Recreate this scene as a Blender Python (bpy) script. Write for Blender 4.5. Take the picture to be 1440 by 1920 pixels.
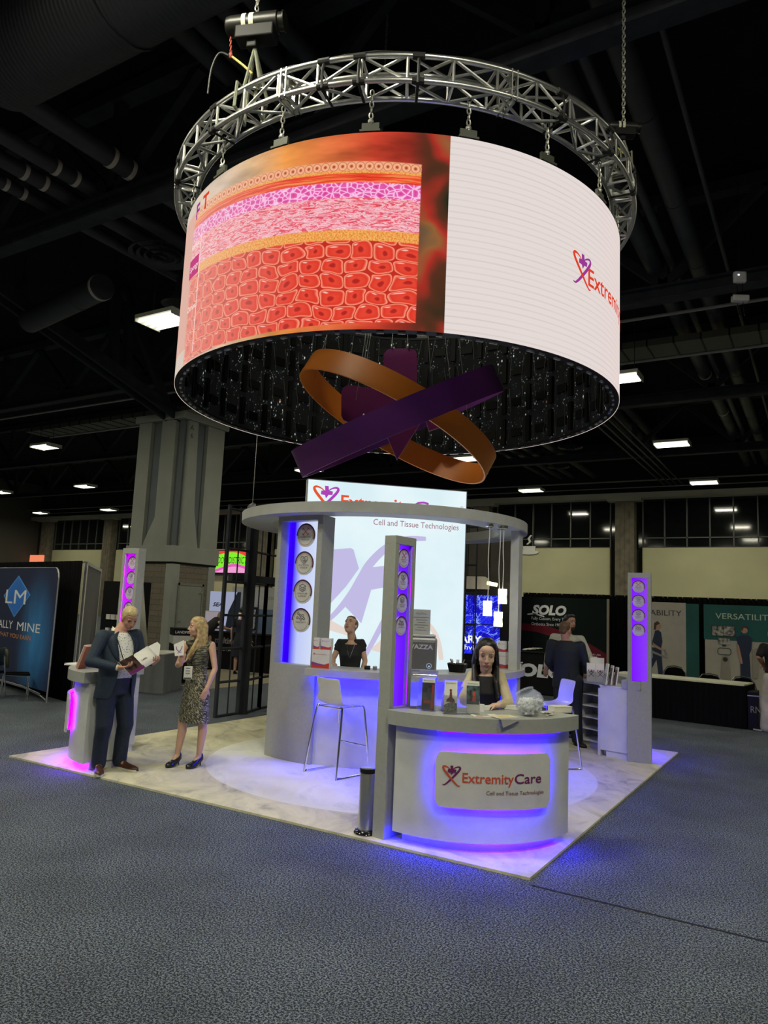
import bpy, bmesh, math, random
from mathutils import Vector, Matrix
PI = math.pi
random.seed(7)
S = bpy.context.scene
COL = S.collection
for o in list(bpy.data.objects): bpy.data.objects.remove(o)

# ---------------------------------------------------------------- camera
cam_d = bpy.data.cameras.new('camera'); cam = bpy.data.objects.new('camera', cam_d); COL.objects.link(cam)
CP = Vector((4.8805, -8.2902, 1.8473))
pit, rol, yaw = .1294, .0438, -.5417
F0 = Vector((math.sin(yaw), math.cos(yaw), 0)); R0 = Vector((math.cos(yaw), -math.sin(yaw), 0)); U0 = Vector((0, 0, 1))
Fw = F0*math.cos(pit)+U0*math.sin(pit); Uw = U0*math.cos(pit)-F0*math.sin(pit)
Rw = R0*math.cos(rol)+Uw*math.sin(rol); Uw = Uw*math.cos(rol)-R0*math.sin(rol)
mw = Matrix((Rw, Uw, -Fw)).transposed().to_4x4(); mw.translation = CP
cam.matrix_world = mw
cam_d.sensor_fit = 'VERTICAL'; cam_d.sensor_height = 36; cam_d.lens = 36*1379.5/1920
cam_d.clip_start = .05; cam_d.clip_end = 300
S.camera = cam

# ---------------------------------------------------------------- world, exposure
wd = bpy.data.worlds.new('world'); S.world = wd; wd.use_nodes = True
wd.node_tree.nodes['Background'].inputs[0].default_value = (.55, .7, .8, 1)
wd.node_tree.nodes['Background'].inputs[1].default_value = .016
S.view_settings.view_transform = 'Standard'; S.view_settings.look = 'None'
S.view_settings.exposure = 0; S.view_settings.gamma = 1; S.view_settings.use_curve_mapping = False

def area(name, loc, size, power, color, direction, sizey=None, spread=180):
    l = bpy.data.lights.new(name, 'AREA'); l.energy = power; l.color = color
    l.size = size
    if sizey: l.shape = 'RECTANGLE'; l.size_y = sizey
    l.spread = math.radians(spread)
    o = bpy.data.objects.new(name, l); COL.objects.link(o)
    o.location = loc; o.rotation_euler = Vector(direction).to_track_quat('-Z', 'Y').to_euler()
    return o
HALL = (1.0, .96, .74)
# hall luminaires on the 30 ft grid (the ones the photo shows and those behind the camera)
GRID = []
for gx in (-55.6, -46.4, -37.1, -27.9, -18.7, -9.6, -.3, 8.9):
    for gy in (-14.0, -4.8, 4.37, 13.6, 22.9, 32.3):
        GRID.append((gx, gy))
for gx, gy in GRID:
    if gx < -30 and gy < 10: continue
    near = gx > -12
    p = 950
    if gx == -.3 and gy == 4.37: continue
    if gy < 0 and gx > -30: p = 1500
    area('hall_light', (gx, gy, 8.86), 1.2, p*.15, HALL, (0, 0, -1), .6)
# two work lights of the hall rig on the camera side of the stand (they pick out truss and counters)
area('rig_light', (7.5, -9.5, 9.5), 1.0, 150, (1, .97, .78), (-6.5, 8.5, -5.5), 1.0, 110)
area('rig_light', (-4.5, -8.5, 9.2), 1.0, 90, (1, .95, .72), (3.5, 7, -5.5), 1.0, 110)

# ---------------------------------------------------------------- materials
MAT = {}
def mat(name, col=(.5, .5, .5), rough=.5, metal=0, emit=None, es=1, noise=None, bump=0, bscale=40, trans=0, alpha=1, spec=.5, sheen=0):
    """principled material; noise=(scale, amount) varies the colour a little"""
    if name in MAT: return MAT[name]
    m = bpy.data.materials.new(name); m.use_nodes = True; t = m.node_tree; b = t.nodes['Principled BSDF']
    b.inputs['Base Color'].default_value = (*col, 1); b.inputs['Roughness'].default_value = rough; b.inputs['Metallic'].default_value = metal
    b.inputs['Specular IOR Level'].default_value = spec
    b.inputs['Transmission Weight'].default_value = trans; b.inputs['Alpha'].default_value = alpha
    if emit: b.inputs['Emission Color'].default_value = (*emit, 1); b.inputs['Emission Strength'].default_value = es
    tc = t.nodes.new('ShaderNodeTexCoord')
    nz = t.nodes.new('ShaderNodeTexNoise'); nz.inputs['Scale'].default_value = noise[0] if noise else 6; nz.inputs['Detail'].default_value = 4
    t.links.new(tc.outputs['Object'], nz.inputs['Vector'])
    a = noise[1] if noise else .06
    rp = t.nodes.new('ShaderNodeValToRGB'); e = rp.color_ramp.elements
    e[0].position = .3; e[1].position = .7
    e[0].color = (*[c*(1-a) for c in col], 1); e[1].color = (*[min(1, c*(1+a)) for c in col], 1)
    t.links.new(nz.outputs['Fac'], rp.inputs['Fac']); t.links.new(rp.outputs['Color'], b.inputs['Base Color'])
    if bump:
        n2 = t.nodes.new('ShaderNodeTexNoise'); n2.inputs['Scale'].default_value = bscale; n2.inputs['Detail'].default_value = 5
        bp = t.nodes.new('ShaderNodeBump'); bp.inputs['Strength'].default_value = bump; bp.inputs['Distance'].default_value = .01
        t.links.new(tc.outputs['Object'], n2.inputs['Vector']); t.links.new(n2.outputs['Fac'], bp.inputs['Height']); t.links.new(bp.outputs['Normal'], b.inputs['Normal'])
    MAT[name] = m; return m
def emat(name, col, strength):
    if name in MAT: return MAT[name]
    m = bpy.data.materials.new(name); m.use_nodes = True; t = m.node_tree; t.nodes.clear()
    e = t.nodes.new('ShaderNodeEmission'); e.inputs[0].default_value = (*col, 1); e.inputs[1].default_value = strength
    o = t.nodes.new('ShaderNodeOutputMaterial'); t.links.new(e.outputs[0], o.inputs[0]); MAT[name] = m; return m
class NT:
    """tiny expression builder for node trees"""
    def __init__(s, name, emission=False, rough=.8):
        s.m = bpy.data.materials.new(name); s.m.use_nodes = True; s.t = s.m.node_tree; s.t.nodes.clear()
        s.out = s.t.nodes.new('ShaderNodeOutputMaterial')
        if emission: s.sh = s.t.nodes.new('ShaderNodeEmission'); s.ci = s.sh.inputs['Color']
        else:
            s.sh = s.t.nodes.new('ShaderNodeBsdfPrincipled'); s.ci = s.sh.inputs['Base Color']; s.sh.inputs['Roughness'].default_value = rough
        s.t.links.new(s.sh.outputs[0], s.out.inputs[0]); s.tc = s.t.nodes.new('ShaderNodeTexCoord'); MAT[name] = s.m
    def _in(s, sock, v):
        if hasattr(v, 'node'): s.t.links.new(v, sock)
        elif isinstance(v, (tuple, list)): sock.default_value = (*v, 1) if len(sock.default_value) == 4 and len(v) == 3 else v
        else: sock.default_value = v
    def ma(s, op, a, b=0, c=0, clamp=False):
        n = s.t.nodes.new('ShaderNodeMath'); n.operation = op; n.use_clamp = clamp
        s._in(n.inputs[0], a); s._in(n.inputs[1], b); s._in(n.inputs[2], c); return n.outputs[0]
    def mix(s, f, a, b, mode='MIX'):
        n = s.t.nodes.new('ShaderNodeMix'); n.data_type = 'RGBA'; n.blend_type = mode
        s._in(n.inputs[0], f); s._in(n.inputs[6], a); s._in(n.inputs[7], b); return n.outputs[2]
    def step(s, x, lo, hi):
        n = s.t.nodes.new('ShaderNodeMapRange'); n.interpolation_type = 'SMOOTHSTEP'; s._in(n.inputs[0], x)
        n.inputs[1].default_value = lo; n.inputs[2].default_value = hi; n.inputs[3].default_value = 0; n.inputs[4].default_value = 1; return n.outputs[0]
    def band(s, x, lo, hi, e=.004):
        return s.ma('MULTIPLY', s.step(x, lo-e, lo+e), s.ma('SUBTRACT', 1, s.step(x, hi-e, hi+e)))
    def vec(s, x, y, z=0):
        n = s.t.nodes.new('ShaderNodeCombineXYZ'); s._in(n.inputs[0], x); s._in(n.inputs[1], y); s._in(n.inputs[2], z); return n.outputs[0]
    def xyz(s, v):
        n = s.t.nodes.new('ShaderNodeSeparateXYZ'); s._in(n.inputs[0], v); return n.outputs
    def noise(s, v, scale, detail=3, rough=.5, dist=0):
        n = s.t.nodes.new('ShaderNodeTexNoise'); s._in(n.inputs['Vector'], v); n.inputs['Scale'].default_value = scale; n.inputs['Detail'].default_value = detail
        n.inputs['Roughness'].default_value = rough; n.inputs['Distortion'].default_value = dist; return n.outputs['Fac']
    def vor(s, v, scale, feat='F1', rnd=1, metric='EUCLIDEAN'):
        n = s.t.nodes.new('ShaderNodeTexVoronoi'); n.feature = feat; 
        if feat != 'DISTANCE_TO_EDGE': n.distance = metric
        s._in(n.inputs['Vector'], v); n.inputs['Scale'].default_value = scale; n.inputs['Randomness'].default_value = rnd; return n
    def ramp(s, f, stops):
        n = s.t.nodes.new('ShaderNodeValToRGB'); e = n.color_ramp.elements
        while len(e) > 1: e.remove(e[-1])
        e[0].position = stops[0][0]; e[0].color = (*stops[0][1], 1)
        for p, c in stops[1:]: k = e.new(p); k.color = (*c, 1)
        s._in(n.inputs[0], f); return n.outputs[0]
    def bump(s, h, st=.3, d=.01):
        b = s.t.nodes.new('ShaderNodeBump'); b.inputs['Strength'].default_value = st; b.inputs['Distance'].default_value = d
        s._in(b.inputs['Height'], h); s.t.links.new(b.outputs[0], s.sh.inputs['Normal'])
    def done(s, col): s._in(s.ci, col); return s.m

# ---------------------------------------------------------------- mesh helpers
def planemap(O, u, n=None, v=(0, 0, 1)):
    O = Vector(O); u = Vector(u).normalized(); v = Vector(v).normalized(); n = Vector(n).normalized() if n else u.cross(v)
    return lambda x, y, d=0: O+u*x+v*y+n*d
def cylmap(c, R, a0, z0):
    """x runs counter-clockwise along the arc from angle a0 (radians), y up, d outwards"""
    return lambda x, y, d=0: Vector((c[0]+(R+d)*math.cos(a0+x/R), c[1]+(R+d)*math.sin(a0+x/R), z0+y))
class MB:
    def __init__(s): s.b = bmesh.new()
    def face(s, pts): return s.b.faces.new([s.b.verts.new(p) for p in pts])
    def box(s, c, d, rz=0, M=None):
        x, y, z = [k/2 for k in d]; R = Matrix.Translation(Vector(c)) @ (M if M else Matrix.Rotation(rz, 4, 'Z'))
        v = [s.b.verts.new(R @ Vector((i*x, j*y, k*z))) for k in (-1, 1) for j in (-1, 1) for i in (-1, 1)]
        for f in ((0, 2, 3, 1), (4, 5, 7, 6), (0, 1, 5, 4), (2, 6, 7, 3), (0, 4, 6, 2), (1, 3, 7, 5)): s.b.faces.new([v[i] for i in f])
        return s
    def bb(s, a, b): return s.box([(a[i]+b[i])/2 for i in range(3)], [abs(b[i]-a[i]) for i in range(3)])
    def loft(s, rings, cap=True, close=True):
        V = [[s.b.verts.new(p) for p in r] for r in rings]; n = len(V[0])
        for a, b in zip(V, V[1:]):
            for i in range(n if close else n-1):
                j = (i+1) % n; s.b.faces.new([a[i], a[j], b[j], b[i]])
        if cap: s.b.faces.new(V[0][::-1]); s.b.faces.new(V[-1])
        return s
    def tube(s, p0, p1, r0, r1=None, n=8, cap=True):
        p0 = Vector(p0); p1 = Vector(p1); r1 = r0 if r1 is None else r1; d = (p1-p0)
        if d.length < 1e-6: return s
        d.normalize(); a = d.orthogonal().normalized(); b = d.cross(a)
        ring = lambda c, r: [c+(a*math.cos(2*PI*i/n)+b*math.sin(2*PI*i/n))*r for i in range(n)]
        return s.loft([ring(p0, r0), ring(p1, r1)], cap)
    def path(s, pts, r, n=8, closed=False, flat=None):
        pts = [Vector(p) for p in pts]; m = len(pts); rings = []; a = None
        for i, p in enumerate(pts):
            d = (pts[(i+1) % m]-pts[i-1]) if closed or 0 < i < m-1 else (pts[1]-pts[0] if i == 0 else pts[-1]-pts[-2])
            d.normalize(); a = d.orthogonal().normalized() if a is None else (a-d*a.dot(d)).normalized(); b = d.cross(a)
            rr = r[i] if isinstance(r, (list, tuple)) else r
            rings.append([p+(a*math.cos(2*PI*k/n)+b*math.sin(2*PI*k/n))*rr for k in range(n)])
        if closed: rings.append(rings[0]); return s.loft(rings, False)
        return s.loft(rings)
    def cap(s, p0, r0, p1, r1, n=12, f=1):
        """tapered capsule with round ends (closed), f squashes it sideways"""
        p0 = Vector(p0); p1 = Vector(p1); d = p1-p0; L = d.length or 1e-4; d.normalize()
        a = d.orthogonal().normalized(); b = d.cross(a); rings = []
        for k in range(1, 5): t = -PI/2+k*PI/10; rings.append((p0+d*r0*math.sin(t), r0*math.cos(t)))
        rings.append((p0, r0)); rings.append((p0.lerp(p1, .5), (r0+r1)/2)); rings.append((p1, r1))
        for k in range(1, 5): t = k*PI/10; rings.append((p1+d*r1*math.sin(t), r1*math.cos(t)))
        return s.loft([[c+(a*math.cos(2*PI*i/n)+b*math.sin(2*PI*i/n)*f)*r for i in range(n)] for c, r in rings])
    def ell(s, c, r, M=None, n=16, m=10):
        c = Vector(c); rings = []
        for k in range(1, m):
            t = -PI/2+PI*k/m
            ring = [Vector((r[0]*math.cos(t)*math.cos(2*PI*i/n), r[1]*math.cos(t)*math.sin(2*PI*i/n), r[2]*math.sin(t))) for i in range(n)]
            rings.append([c+(M @ q if M else q) for q in ring])
        return s.loft(rings)
    def rings(s, L, n=24, sq=2.0):
        """stack of (cx,cy,z,rx,ry[,rot]) superellipses"""
        out = []
        for q in L:
            cx, cy, z, rx, ry = q[:5]; rot = q[5] if len(q) > 5 else 0; R = []
            for i in range(n):
                t = 2*PI*i/n; c, d = math.cos(t), math.sin(t)
                x = rx*math.copysign(abs(c)**(2/sq), c); y = ry*math.copysign(abs(d)**(2/sq), d)
                R.append(Vector((cx+x*math.cos(rot)-y*math.sin(rot), cy+x*math.sin(rot)+y*math.cos(rot), z)))
            out.append(R)
        return s.loft(out)
    def arc(s, c, r0, r1, a0, a1, z0, z1, n=32):
        """curved slab between two radii and two angles (degrees)"""
        full = abs(a1-a0) >= 359.9; R = []
        for i in range(n+1):
            a = math.radians(a0+(a1-a0)*i/n); q = Vector((math.cos(a), math.sin(a), 0)); b = Vector((c[0], c[1], 0))
            R.append([b+q*r0+U0*z0, b+q*r1+U0*z0, b+q*r1+U0*z1, b+q*r0+U0*z1])
        if full: R[-1] = R[0]; V = [[s.b.verts.new(p) for p in r] for r in R[:-1]]; V.append(V[0])
        else: V = [[s.b.verts.new(p) for p in r] for r in R]
        for a, b in zip(V, V[1:]):
            for i in range(4): j = (i+1) % 4; s.b.faces.new([a[i], b[i], b[j], a[j]])
        if not full: s.b.faces.new(V[0]); s.b.faces.new(V[-1][::-1])
        return s
    def lathe(s, prof, c=(0, 0, 0), n=32, M=None):
        c = Vector(c); R = [[c+(M @ Vector((r*math.cos(2*PI*i/n), r*math.sin(2*PI*i/n), z)) if M else Vector((r*math.cos(2*PI*i/n), r*math.sin(2*PI*i/n), z))) for i in range(n)] for r, z in prof]
        return s.loft(R, False)
    def poly(s, f, pts, d0=0, d1=.004, sub=0):
        """polygon drawn through a map f as a thin slab"""
        if sub:
            q = []
            for a, b in zip(pts, pts[1:]+pts[:1]):
                k = max(1, int(math.hypot(b[0]-a[0], b[1]-a[1])/sub)); q += [(a[0]+(b[0]-a[0])*i/k, a[1]+(b[1]-a[1])*i/k) for i in range(k)]
            pts = q
        A = [s.b.verts.new(f(x, y, d1)) for x, y in pts]; s.b.faces.new(A)
        if d1 != d0:
            B = [s.b.verts.new(f(x, y, d0)) for x, y in pts]; n = len(pts)
            for i in range(n): s.b.faces.new([A[i], B[i], B[(i+1) % n], A[(i+1) % n]])
        return s
    def plate(s, f, x0, x1, y0, y1, r, d0, d1, n=40):
        """rounded plate that follows a curved map: thin columns between its top and bottom edge"""
        C_ = []
        for i in range(n+1):
            x = x0+(x1-x0)*i/n; e = min(x-x0, x1-x); k = r-math.sqrt(max(0, r*r-(r-e)**2)) if e < r else 0
            C_.append([f(x, y0+k, d0), f(x, y0+k, d1), f(x, y1-k, d1), f(x, y1-k, d0)])
        return s.loft(C_)
    def ribbon(s, f, pts, w, d=.004):
        """flat stroke of varying width following a smoothed path, drawn through a map"""
        n = len(pts); L = []
        for i, (x, y) in enumerate(pts):
            a = pts[max(0, i-1)]; b = pts[min(n-1, i+1)]; dx, dy = b[0]-a[0], b[1]-a[1]; l = math.hypot(dx, dy) or 1
            ww = (w[i] if isinstance(w, list) else w)/2; L.append([f(x-dy/l*ww, y+dx/l*ww, d), f(x+dy/l*ww, y-dx/l*ww, d)])
        V = [[s.b.verts.new(p) for p in r] for r in L]
        for a, b in zip(V, V[1:]): s.b.faces.new([a[0], a[1], b[1], b[0]])
        return s
    def grid(s, f, x0, x1, y0, y1, nx, ny, d=0):
        V = [[s.b.verts.new(f(x0+(x1-x0)*i/nx, y0+(y1-y0)*j/ny, d)) for i in range(nx+1)] for j in range(ny+1)]
        for j in range(ny):
            for i in range(nx): s.b.faces.new([V[j][i], V[j][i+1], V[j+1][i+1], V[j+1][i]])
        return s
    def build(s, name, m, parent=None, local=False, smooth=False, bevel=0, recalc=True):
        me = bpy.data.meshes.new(name)
        if recalc: bmesh.ops.recalc_face_normals(s.b, faces=s.b.faces)
        if smooth:
            for f in s.b.faces: f.smooth = True
        s.b.to_mesh(me); s.b.free(); me.materials.append(m)
        o = bpy.data.objects.new(name, me); COL.objects.link(o)
        if parent: attach(o, parent, local)
        if bevel:
            md = o.modifiers.new('b', 'BEVEL'); md.width = bevel; md.segments = 2; md.limit_method = 'ANGLE'
        if smooth and len(me.polygons) > 4: auto_sharp(me)
        return o
def auto_sharp(me, ang=.7):
    me.set_sharp_from_angle(angle=ang)
def WM(o): return (WM(o.parent) @ o.matrix_parent_inverse @ o.matrix_basis) if o.parent else o.matrix_basis.copy()
def attach(o, parent, local=False):
    o.parent = parent
    if not local: o.matrix_parent_inverse = WM(parent).inverted()
def tag(o, label=None, cat=None, group=None, kind=None):
    if label: o['label'] = label
    if cat: o['category'] = cat
    if group: o['group'] = group
    if kind: o['kind'] = kind
    return o
def thing(name, label, cat, loc=(0, 0, 0), rz=0, group=None):
    o = bpy.data.objects.new(name, None); COL.objects.link(o); o.location = loc; o.rotation_euler = (0, 0, rz); o.empty_display_size = .1
    return tag(o, label, cat, group)
def struct(o): o['kind'] = 'structure'; return o
def dup(o, loc=None, rz=None, label=None, parent=None):
    c = o.copy(); COL.objects.link(c)
    if parent: c.parent = parent
    for ch in list(o.children): dup(ch, parent=c)
    if loc is not None: c.location = loc
    if rz is not None: c.rotation_euler = (0, 0, rz)
    if label: c['label'] = label
    return c
_tc = {}
def text(body, f, x, y, h, m, parent, width=None, align='LEFT', bold=0, name='lettering', shear=0, d=.004):
    """lettering drawn through a map f: baseline start (x,y), capital height h, optional fitted width"""
    key = (body, bold, shear)
    if key not in _tc:
        cu = bpy.data.curves.new('t', 'FONT'); cu.body = body; cu.size = 1; cu.offset = bold; cu.shear = shear; cu.resolution_u = 3
        ob = bpy.data.objects.new('t', cu); COL.objects.link(ob); dg = bpy.context.evaluated_depsgraph_get(); dg.update()
        me = bpy.data.meshes.new_from_object(ob.evaluated_get(dg)); bpy.data.objects.remove(ob)
        _tc[key] = ([v.co.copy() for v in me.vertices], [list(p.vertices) for p in me.polygons]); bpy.data.meshes.remove(me)
    vs, fs = _tc[key]
    x0 = min(v.x for v in vs); x1 = max(v.x for v in vs); sy = h/.73; sx = (width/(x1-x0)) if width else sy
    ox = {'LEFT': -x0*sx, 'CENTER': -(x0+x1)/2*sx, 'RIGHT': -x1*sx}[align]
    me = bpy.data.meshes.new(name); me.from_pydata([f(x+ox+v.x*sx, y+v.y*sy, d) for v in vs], [], fs); me.materials.append(m)
    o = bpy.data.objects.new(name, me); COL.objects.link(o)
    if parent: attach(o, parent)
    return o
def smoothpts(P, k=6):
    """Catmull-Rom through 2D/3D points"""
    out = []; n = len(P); P = [Vector(p) for p in P]
    for i in range(n-1):
        a, b, c, d = P[max(0, i-1)], P[i], P[i+1], P[min(n-1, i+2)]
        for j in range(k):
            t = j/k; out.append(.5*((2*b)+(c-a)*t+(2*a-5*b+4*c-d)*t*t+(3*b-a-3*c+d)*t**3))
    out.append(P[-1]); return [tuple(p) for p in out]
def rrect(x0, y0, x1, y1, r, k=5):
    P = []
    for cx, cy, a in ((x1-r, y1-r, 0), (x0+r, y1-r, 90), (x0+r, y0+r, 180), (x1-r, y0+r, 270)):
        for i in range(k+1): t = math.radians(a+90*i/k); P.append((cx+r*math.cos(t), cy+r*math.sin(t)))
    return P
def disc(cx, cy, r, n=28): return [(cx+r*math.cos(2*PI*i/n), cy+r*math.sin(2*PI*i/n)) for i in range(n)]
# company emblem: two crossing orbit strokes forming a heart, with a cross held between them
ORB = smoothpts([(.98, .02), (.88, .0), (.74, .10), (.50, .34), (.24, .62), (.08, .82), (.04, .94), (.12, .99), (.28, .95), (.44, .84)], 5)
def emblem(f, x, y, s, parent, mo, mp, d=.004, name='emblem'):
    ff = lambda mir: (lambda a, b, dd=0: f(x+(1-a if mir else a)*s, y+b*s, dd))
    n = len(ORB); w = [s*(.035+.075*math.sin(PI*min(1, i/n*1.05))) for i in range(n)]
    def stroke(mir, m, nm):
        mb = MB(); g = lambda a, b, dd=0: f(a, b, dd)
        pts = [(x+(1-p[0] if mir else p[0])*s, y+p[1]*s) for p in ORB]; mb.ribbon(g, pts, w, d*(1 if mir else 1.2)); return mb.build(nm, m, parent)
    stroke(False, mo, 'orbit_stroke'); stroke(True, mp, 'orbit_stroke')
    mb = MB(); q = lambda P: [(x+a*s, y+b*s) for a, b in P]
    mb.poly(f, q([(.44, 1.04), (.58, 1.04), (.60, .86), (.76, .84), (.74, .70), (.60, .70), (.50, .56), (.46, .68), (.30, .70), (.31, .84), (.46, .86)]), d, d*1.5)
    mb.build('cross_shape', mp, parent)
# ---------------------------------------------------------------- shared materials
white_lam = mat('white_laminate', (.62, .63, .62), .35)
grey_lam = mat('silver_grey_laminate', (.36, .37, .345), .45, noise=(30, .05))
black_m = mat('black_satin', (.006, .006, .007), .55, spec=.2)
black_cloth = mat('black_drape_cloth', (.004, .004, .0045), 1, spec=.08)
alu = mat('aluminium', (.72, .72, .70), .34, 1, noise=(8, .1))
chrome = mat('chrome', (.8, .8, .82), .12, 1)
steel_dark = mat('dark_painted_steel', (.030, .034, .042), .7, spec=.2, noise=(3, .25))
duct_m = mat('dark_duct_metal', (.040, .045, .052), .5, noise=(2, .2))
strap_m = mat('pale_pipe_strap', (.55, .53, .46), .6)
paper = mat('white_paper', (.78, .77, .72), .7)
acrylic = mat('clear_acrylic', (.9, .92, .95), .05, trans=.95, spec=.4)
olive = mat('olive_cream_wall_panel', (.60, .58, .36), .9, noise=(.6, .06), bump=.15, bscale=60)
conc_brown = mat('brown_board_concrete', (.20, .175, .125), .85, noise=(2.5, .25), bump=.3, bscale=12)
cream_m = mat('cream_fascia', (.55, .53, .42), .8, noise=(.7, .1))
orange_ink = mat('orange_red_ink', (.62, .08, .04), .5)
purple_ink = mat('purple_ink', (.16, .012, .12), .5)
ink_dark = mat('dark_ink', (.02, .02, .025), .6)
ink_grey = mat('grey_ink', (.25, .24, .26), .6)
BLUE = (.02, .0, 1.0); VIOLET = (.18, .0, 1.0); MAG = (.62, .0, 1.0)

# ---------------------------------------------------------------- floor
def floor_mat(name, base, fleck):
    n = NT(name, rough=.97); v = n.tc.outputs['Object']
    a = n.noise(v, 85, 2, .9); b = n.noise(v, 1.3, 4); c = n.noise(v, 38, 3, .7)
    k = n.ma('MULTIPLY', n.step(a, .46, .58), n.ma('ADD', .45, n.ma('MULTIPLY', c, 1.1)))
    col = n.mix(k, base, fleck); col = n.mix(1, col, n.ramp(b, [(.3, (.72,)*3), (.7, (1.12,)*3)]), 'MULTIPLY')
    n.bump(a, .9, .012); return n.done(col)
aisle = floor_mat('blue_grey_aisle_carpet', (.009, .012, .021), (.24, .29, .335))
mb = MB(); mb.bb((-63, -18, -.1), (15, 37.3, 0)); struct(mb.build('floor', aisle))
seam = mat('carpet_seam_shadow', (.012, .014, .022), .95)  # dark line along the aisle carpet seam
mb = MB(); mb.bb((3.09, -3.145, 0), (14, -3.125, .003)); mb.bb((-62, -3.145, 0), (-3.07, -3.125, .003)); struct(mb.build('trim_1', seam))

# booth carpet with its printed marble and the lighter disc
n = NT('cream_marble_print_carpet', rough=.95); v = n.tc.outputs['Object']; x, y, z = n.xyz(v)
st = n.vec(n.ma('ADD', n.ma('MULTIPLY', x, 1.6), n.ma('MULTIPLY', y, 1.2)), n.ma('SUBTRACT', n.ma('MULTIPLY', y, 1.0), n.ma('MULTIPLY', x, .55)))
m1 = n.noise(st, 1.3, 7, .62, 1.4); m2 = n.noise(v, 60, 2)
c1 = n.ramp(m1, [(.30, (.36, .34, .26)), (.45, (.58, .55, .38)), (.60, (.70, .66, .44)), (.75, (.62, .59, .47))])
c2 = n.ramp(m1, [(.30, (.60, .60, .54)), (.5, (.76, .75, .66)), (.7, (.72, .70, .56))])
dd = n.ma('SQRT', n.ma('ADD', n.ma('POWER', n.ma('SUBTRACT', x, .475), 2), n.ma('POWER', n.ma('ADD', y, .343), 2)))
col = n.mix(n.step(dd, 2.255, 2.27), c2, c1); n.bump(m2, .5, .006); n.done(col)
mb = MB(); mb.bb((-3.048, -3.048, 0), (3.048, 3.048, .018))
tag(mb.build('booth_carpet', MAT['cream_marble_print_carpet']), 'square cream marbled carpet with a paler disc, under the whole stand', 'carpet')

# ---------------------------------------------------------------- room shell
dark_ceiling = mat('black_painted_deck', (.010, .011, .014), .9, spec=.1, noise=(1.5, .3))
mb = MB(); mb.bb((-63, -18, 12.6), (15, 37.3, 12.8)); struct(mb.build('ceiling', dark_ceiling))
WY = 37.0
mb = MB(); mb.bb((-63, WY+.25, 0), (15, WY+.6, 12.6)); struct(mb.build('wall_back', mat('dark_back_wall', (.02, .022, .02), .9)))
side_m = mat('dark_side_wall', (.10, .10, .085), .9)
mb = MB(); mb.bb((15, -18, 0), (15.2, 37.3, 12.6)); struct(mb.build('wall_right', side_m))
mb = MB(); mb.bb((-63.2, -18, 0), (-63, 37.3, 12.6)); struct(mb.build('wall_left', side_m))
mb = MB(); mb.bb((-63, -18.2, 0), (15, -18, 12.6)); struct(mb.build('wall_front', side_m))
glass = mat('dark_window_glass', (.006, .008, .008), .06, spec=.6)
mull = mat('grey_mullion', (.10, .105, .10), .5)
k = 0; PIL = [-5.28-9.28*i for i in range(-2, 7)]
for i, px in enumerate(PIL):
    mb = MB(); mb.bb((px-.55, WY-.5, 0), (px+.55, WY+.25, 8.96))
    for q in (-.28, 0, .28): mb.bb((px+q-.015, WY-.515, 0), (px+q+.015, WY-.5, 8.96))
    o = struct(mb.build('trim_%d' % (i+2), conc_brown))
for i in range(len(PIL)-1):
    a, b = PIL[i+1]+.95, PIL[i]-.95
    mb = MB(); mb.bb((a, WY-.1, 0), (b, WY+.25, 6.04)); struct(mb.build('wall_panel', olive)); 
    w = thing('window_%d' % (i+1), None, None, ((a+b)/2, WY, 6.04)); struct(w)
    mb = MB(); mb.bb((a-.3, WY+.12, 6.04), (b+.3, WY+.16, 8.96)); mb.build('glass_pane', glass, w)
    mb = MB()
    for q in range(7): xx = a+(b-a)*q/6; mb.bb((xx-.035, WY+.02, 6.04), (xx+.035, WY+.14, 8.96))
    mb.bb((a, WY+.02, 6.60), (b, WY+.14, 6.67)); mb.bb((a, WY+.02, 6.04), (b, WY+.14, 6.1)); mb.build('mullion_frame', mull, w)
mb = MB(); mb.bb((-63, WY-.75, 8.96), (15, WY+.25, 9.28)); 
for px in PIL: mb.bb((px-1.0, WY-.72, 8.82), (px+1.0, WY+.2, 8.97))
struct(mb.build('trim_20', cream_m))
for o in COL.objects:
    if o.name.startswith('wall_panel'): o.name = 'wall_back_panel'+o.name[10:]
# conduits on the fascia
mb = MB(); mb.tube((-63, WY-.9, 9.55), (15, WY-.9, 9.55), .03); mb.tube((-63, WY-1.2, 9.9), (15, WY-1.2, 9.9), .05)
struct(mb.build('trim_21', mat('grey_conduit', (.25, .25, .22), .6)))

# ---------------------------------------------------------------- ceiling structure
def truss(Y, label):
    t = thing('roof_truss', label, 'truss', (0, Y, 9.8), group='dark roof trusses')
    mb = MB(); mb.bb((-62, Y-.18, 9.72), (14.9, Y+.18, 9.78)); mb.bb((-62, Y-.03, 9.78), (14.9, Y+.03, 10.05)); mb.bb((-62, Y-.18, 10.05), (14.9, Y+.18, 10.11)); mb.build('bottom_chord', steel_dark, t)
    mb = MB(); mb.bb((-62, Y-.18, 12.2), (14.9, Y+.18, 12.5)); mb.build('top_chord', steel_dark, t)
    mb = MB(); x = -61.0; k = 0
    while x < 14:
        x2 = x+2.32; a, b = (10.1, 12.25) if k % 2 else (12.25, 10.1)
        d = Vector((x2-x, 0, b-a)); M = Matrix.Rotation(-math.atan2(d.z, d.x), 4, 'Y'); mb.box(((x+x2)/2, Y, (a+b)/2), (d.length, .2, .2), M=M)
        if k % 2 == 0: mb.bb((x2-.11, Y-.1, 10.1), (x2+.11, Y+.1, 12.25))
        x = x2; k += 1
    mb.build('web_members', steel_dark, t)
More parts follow.
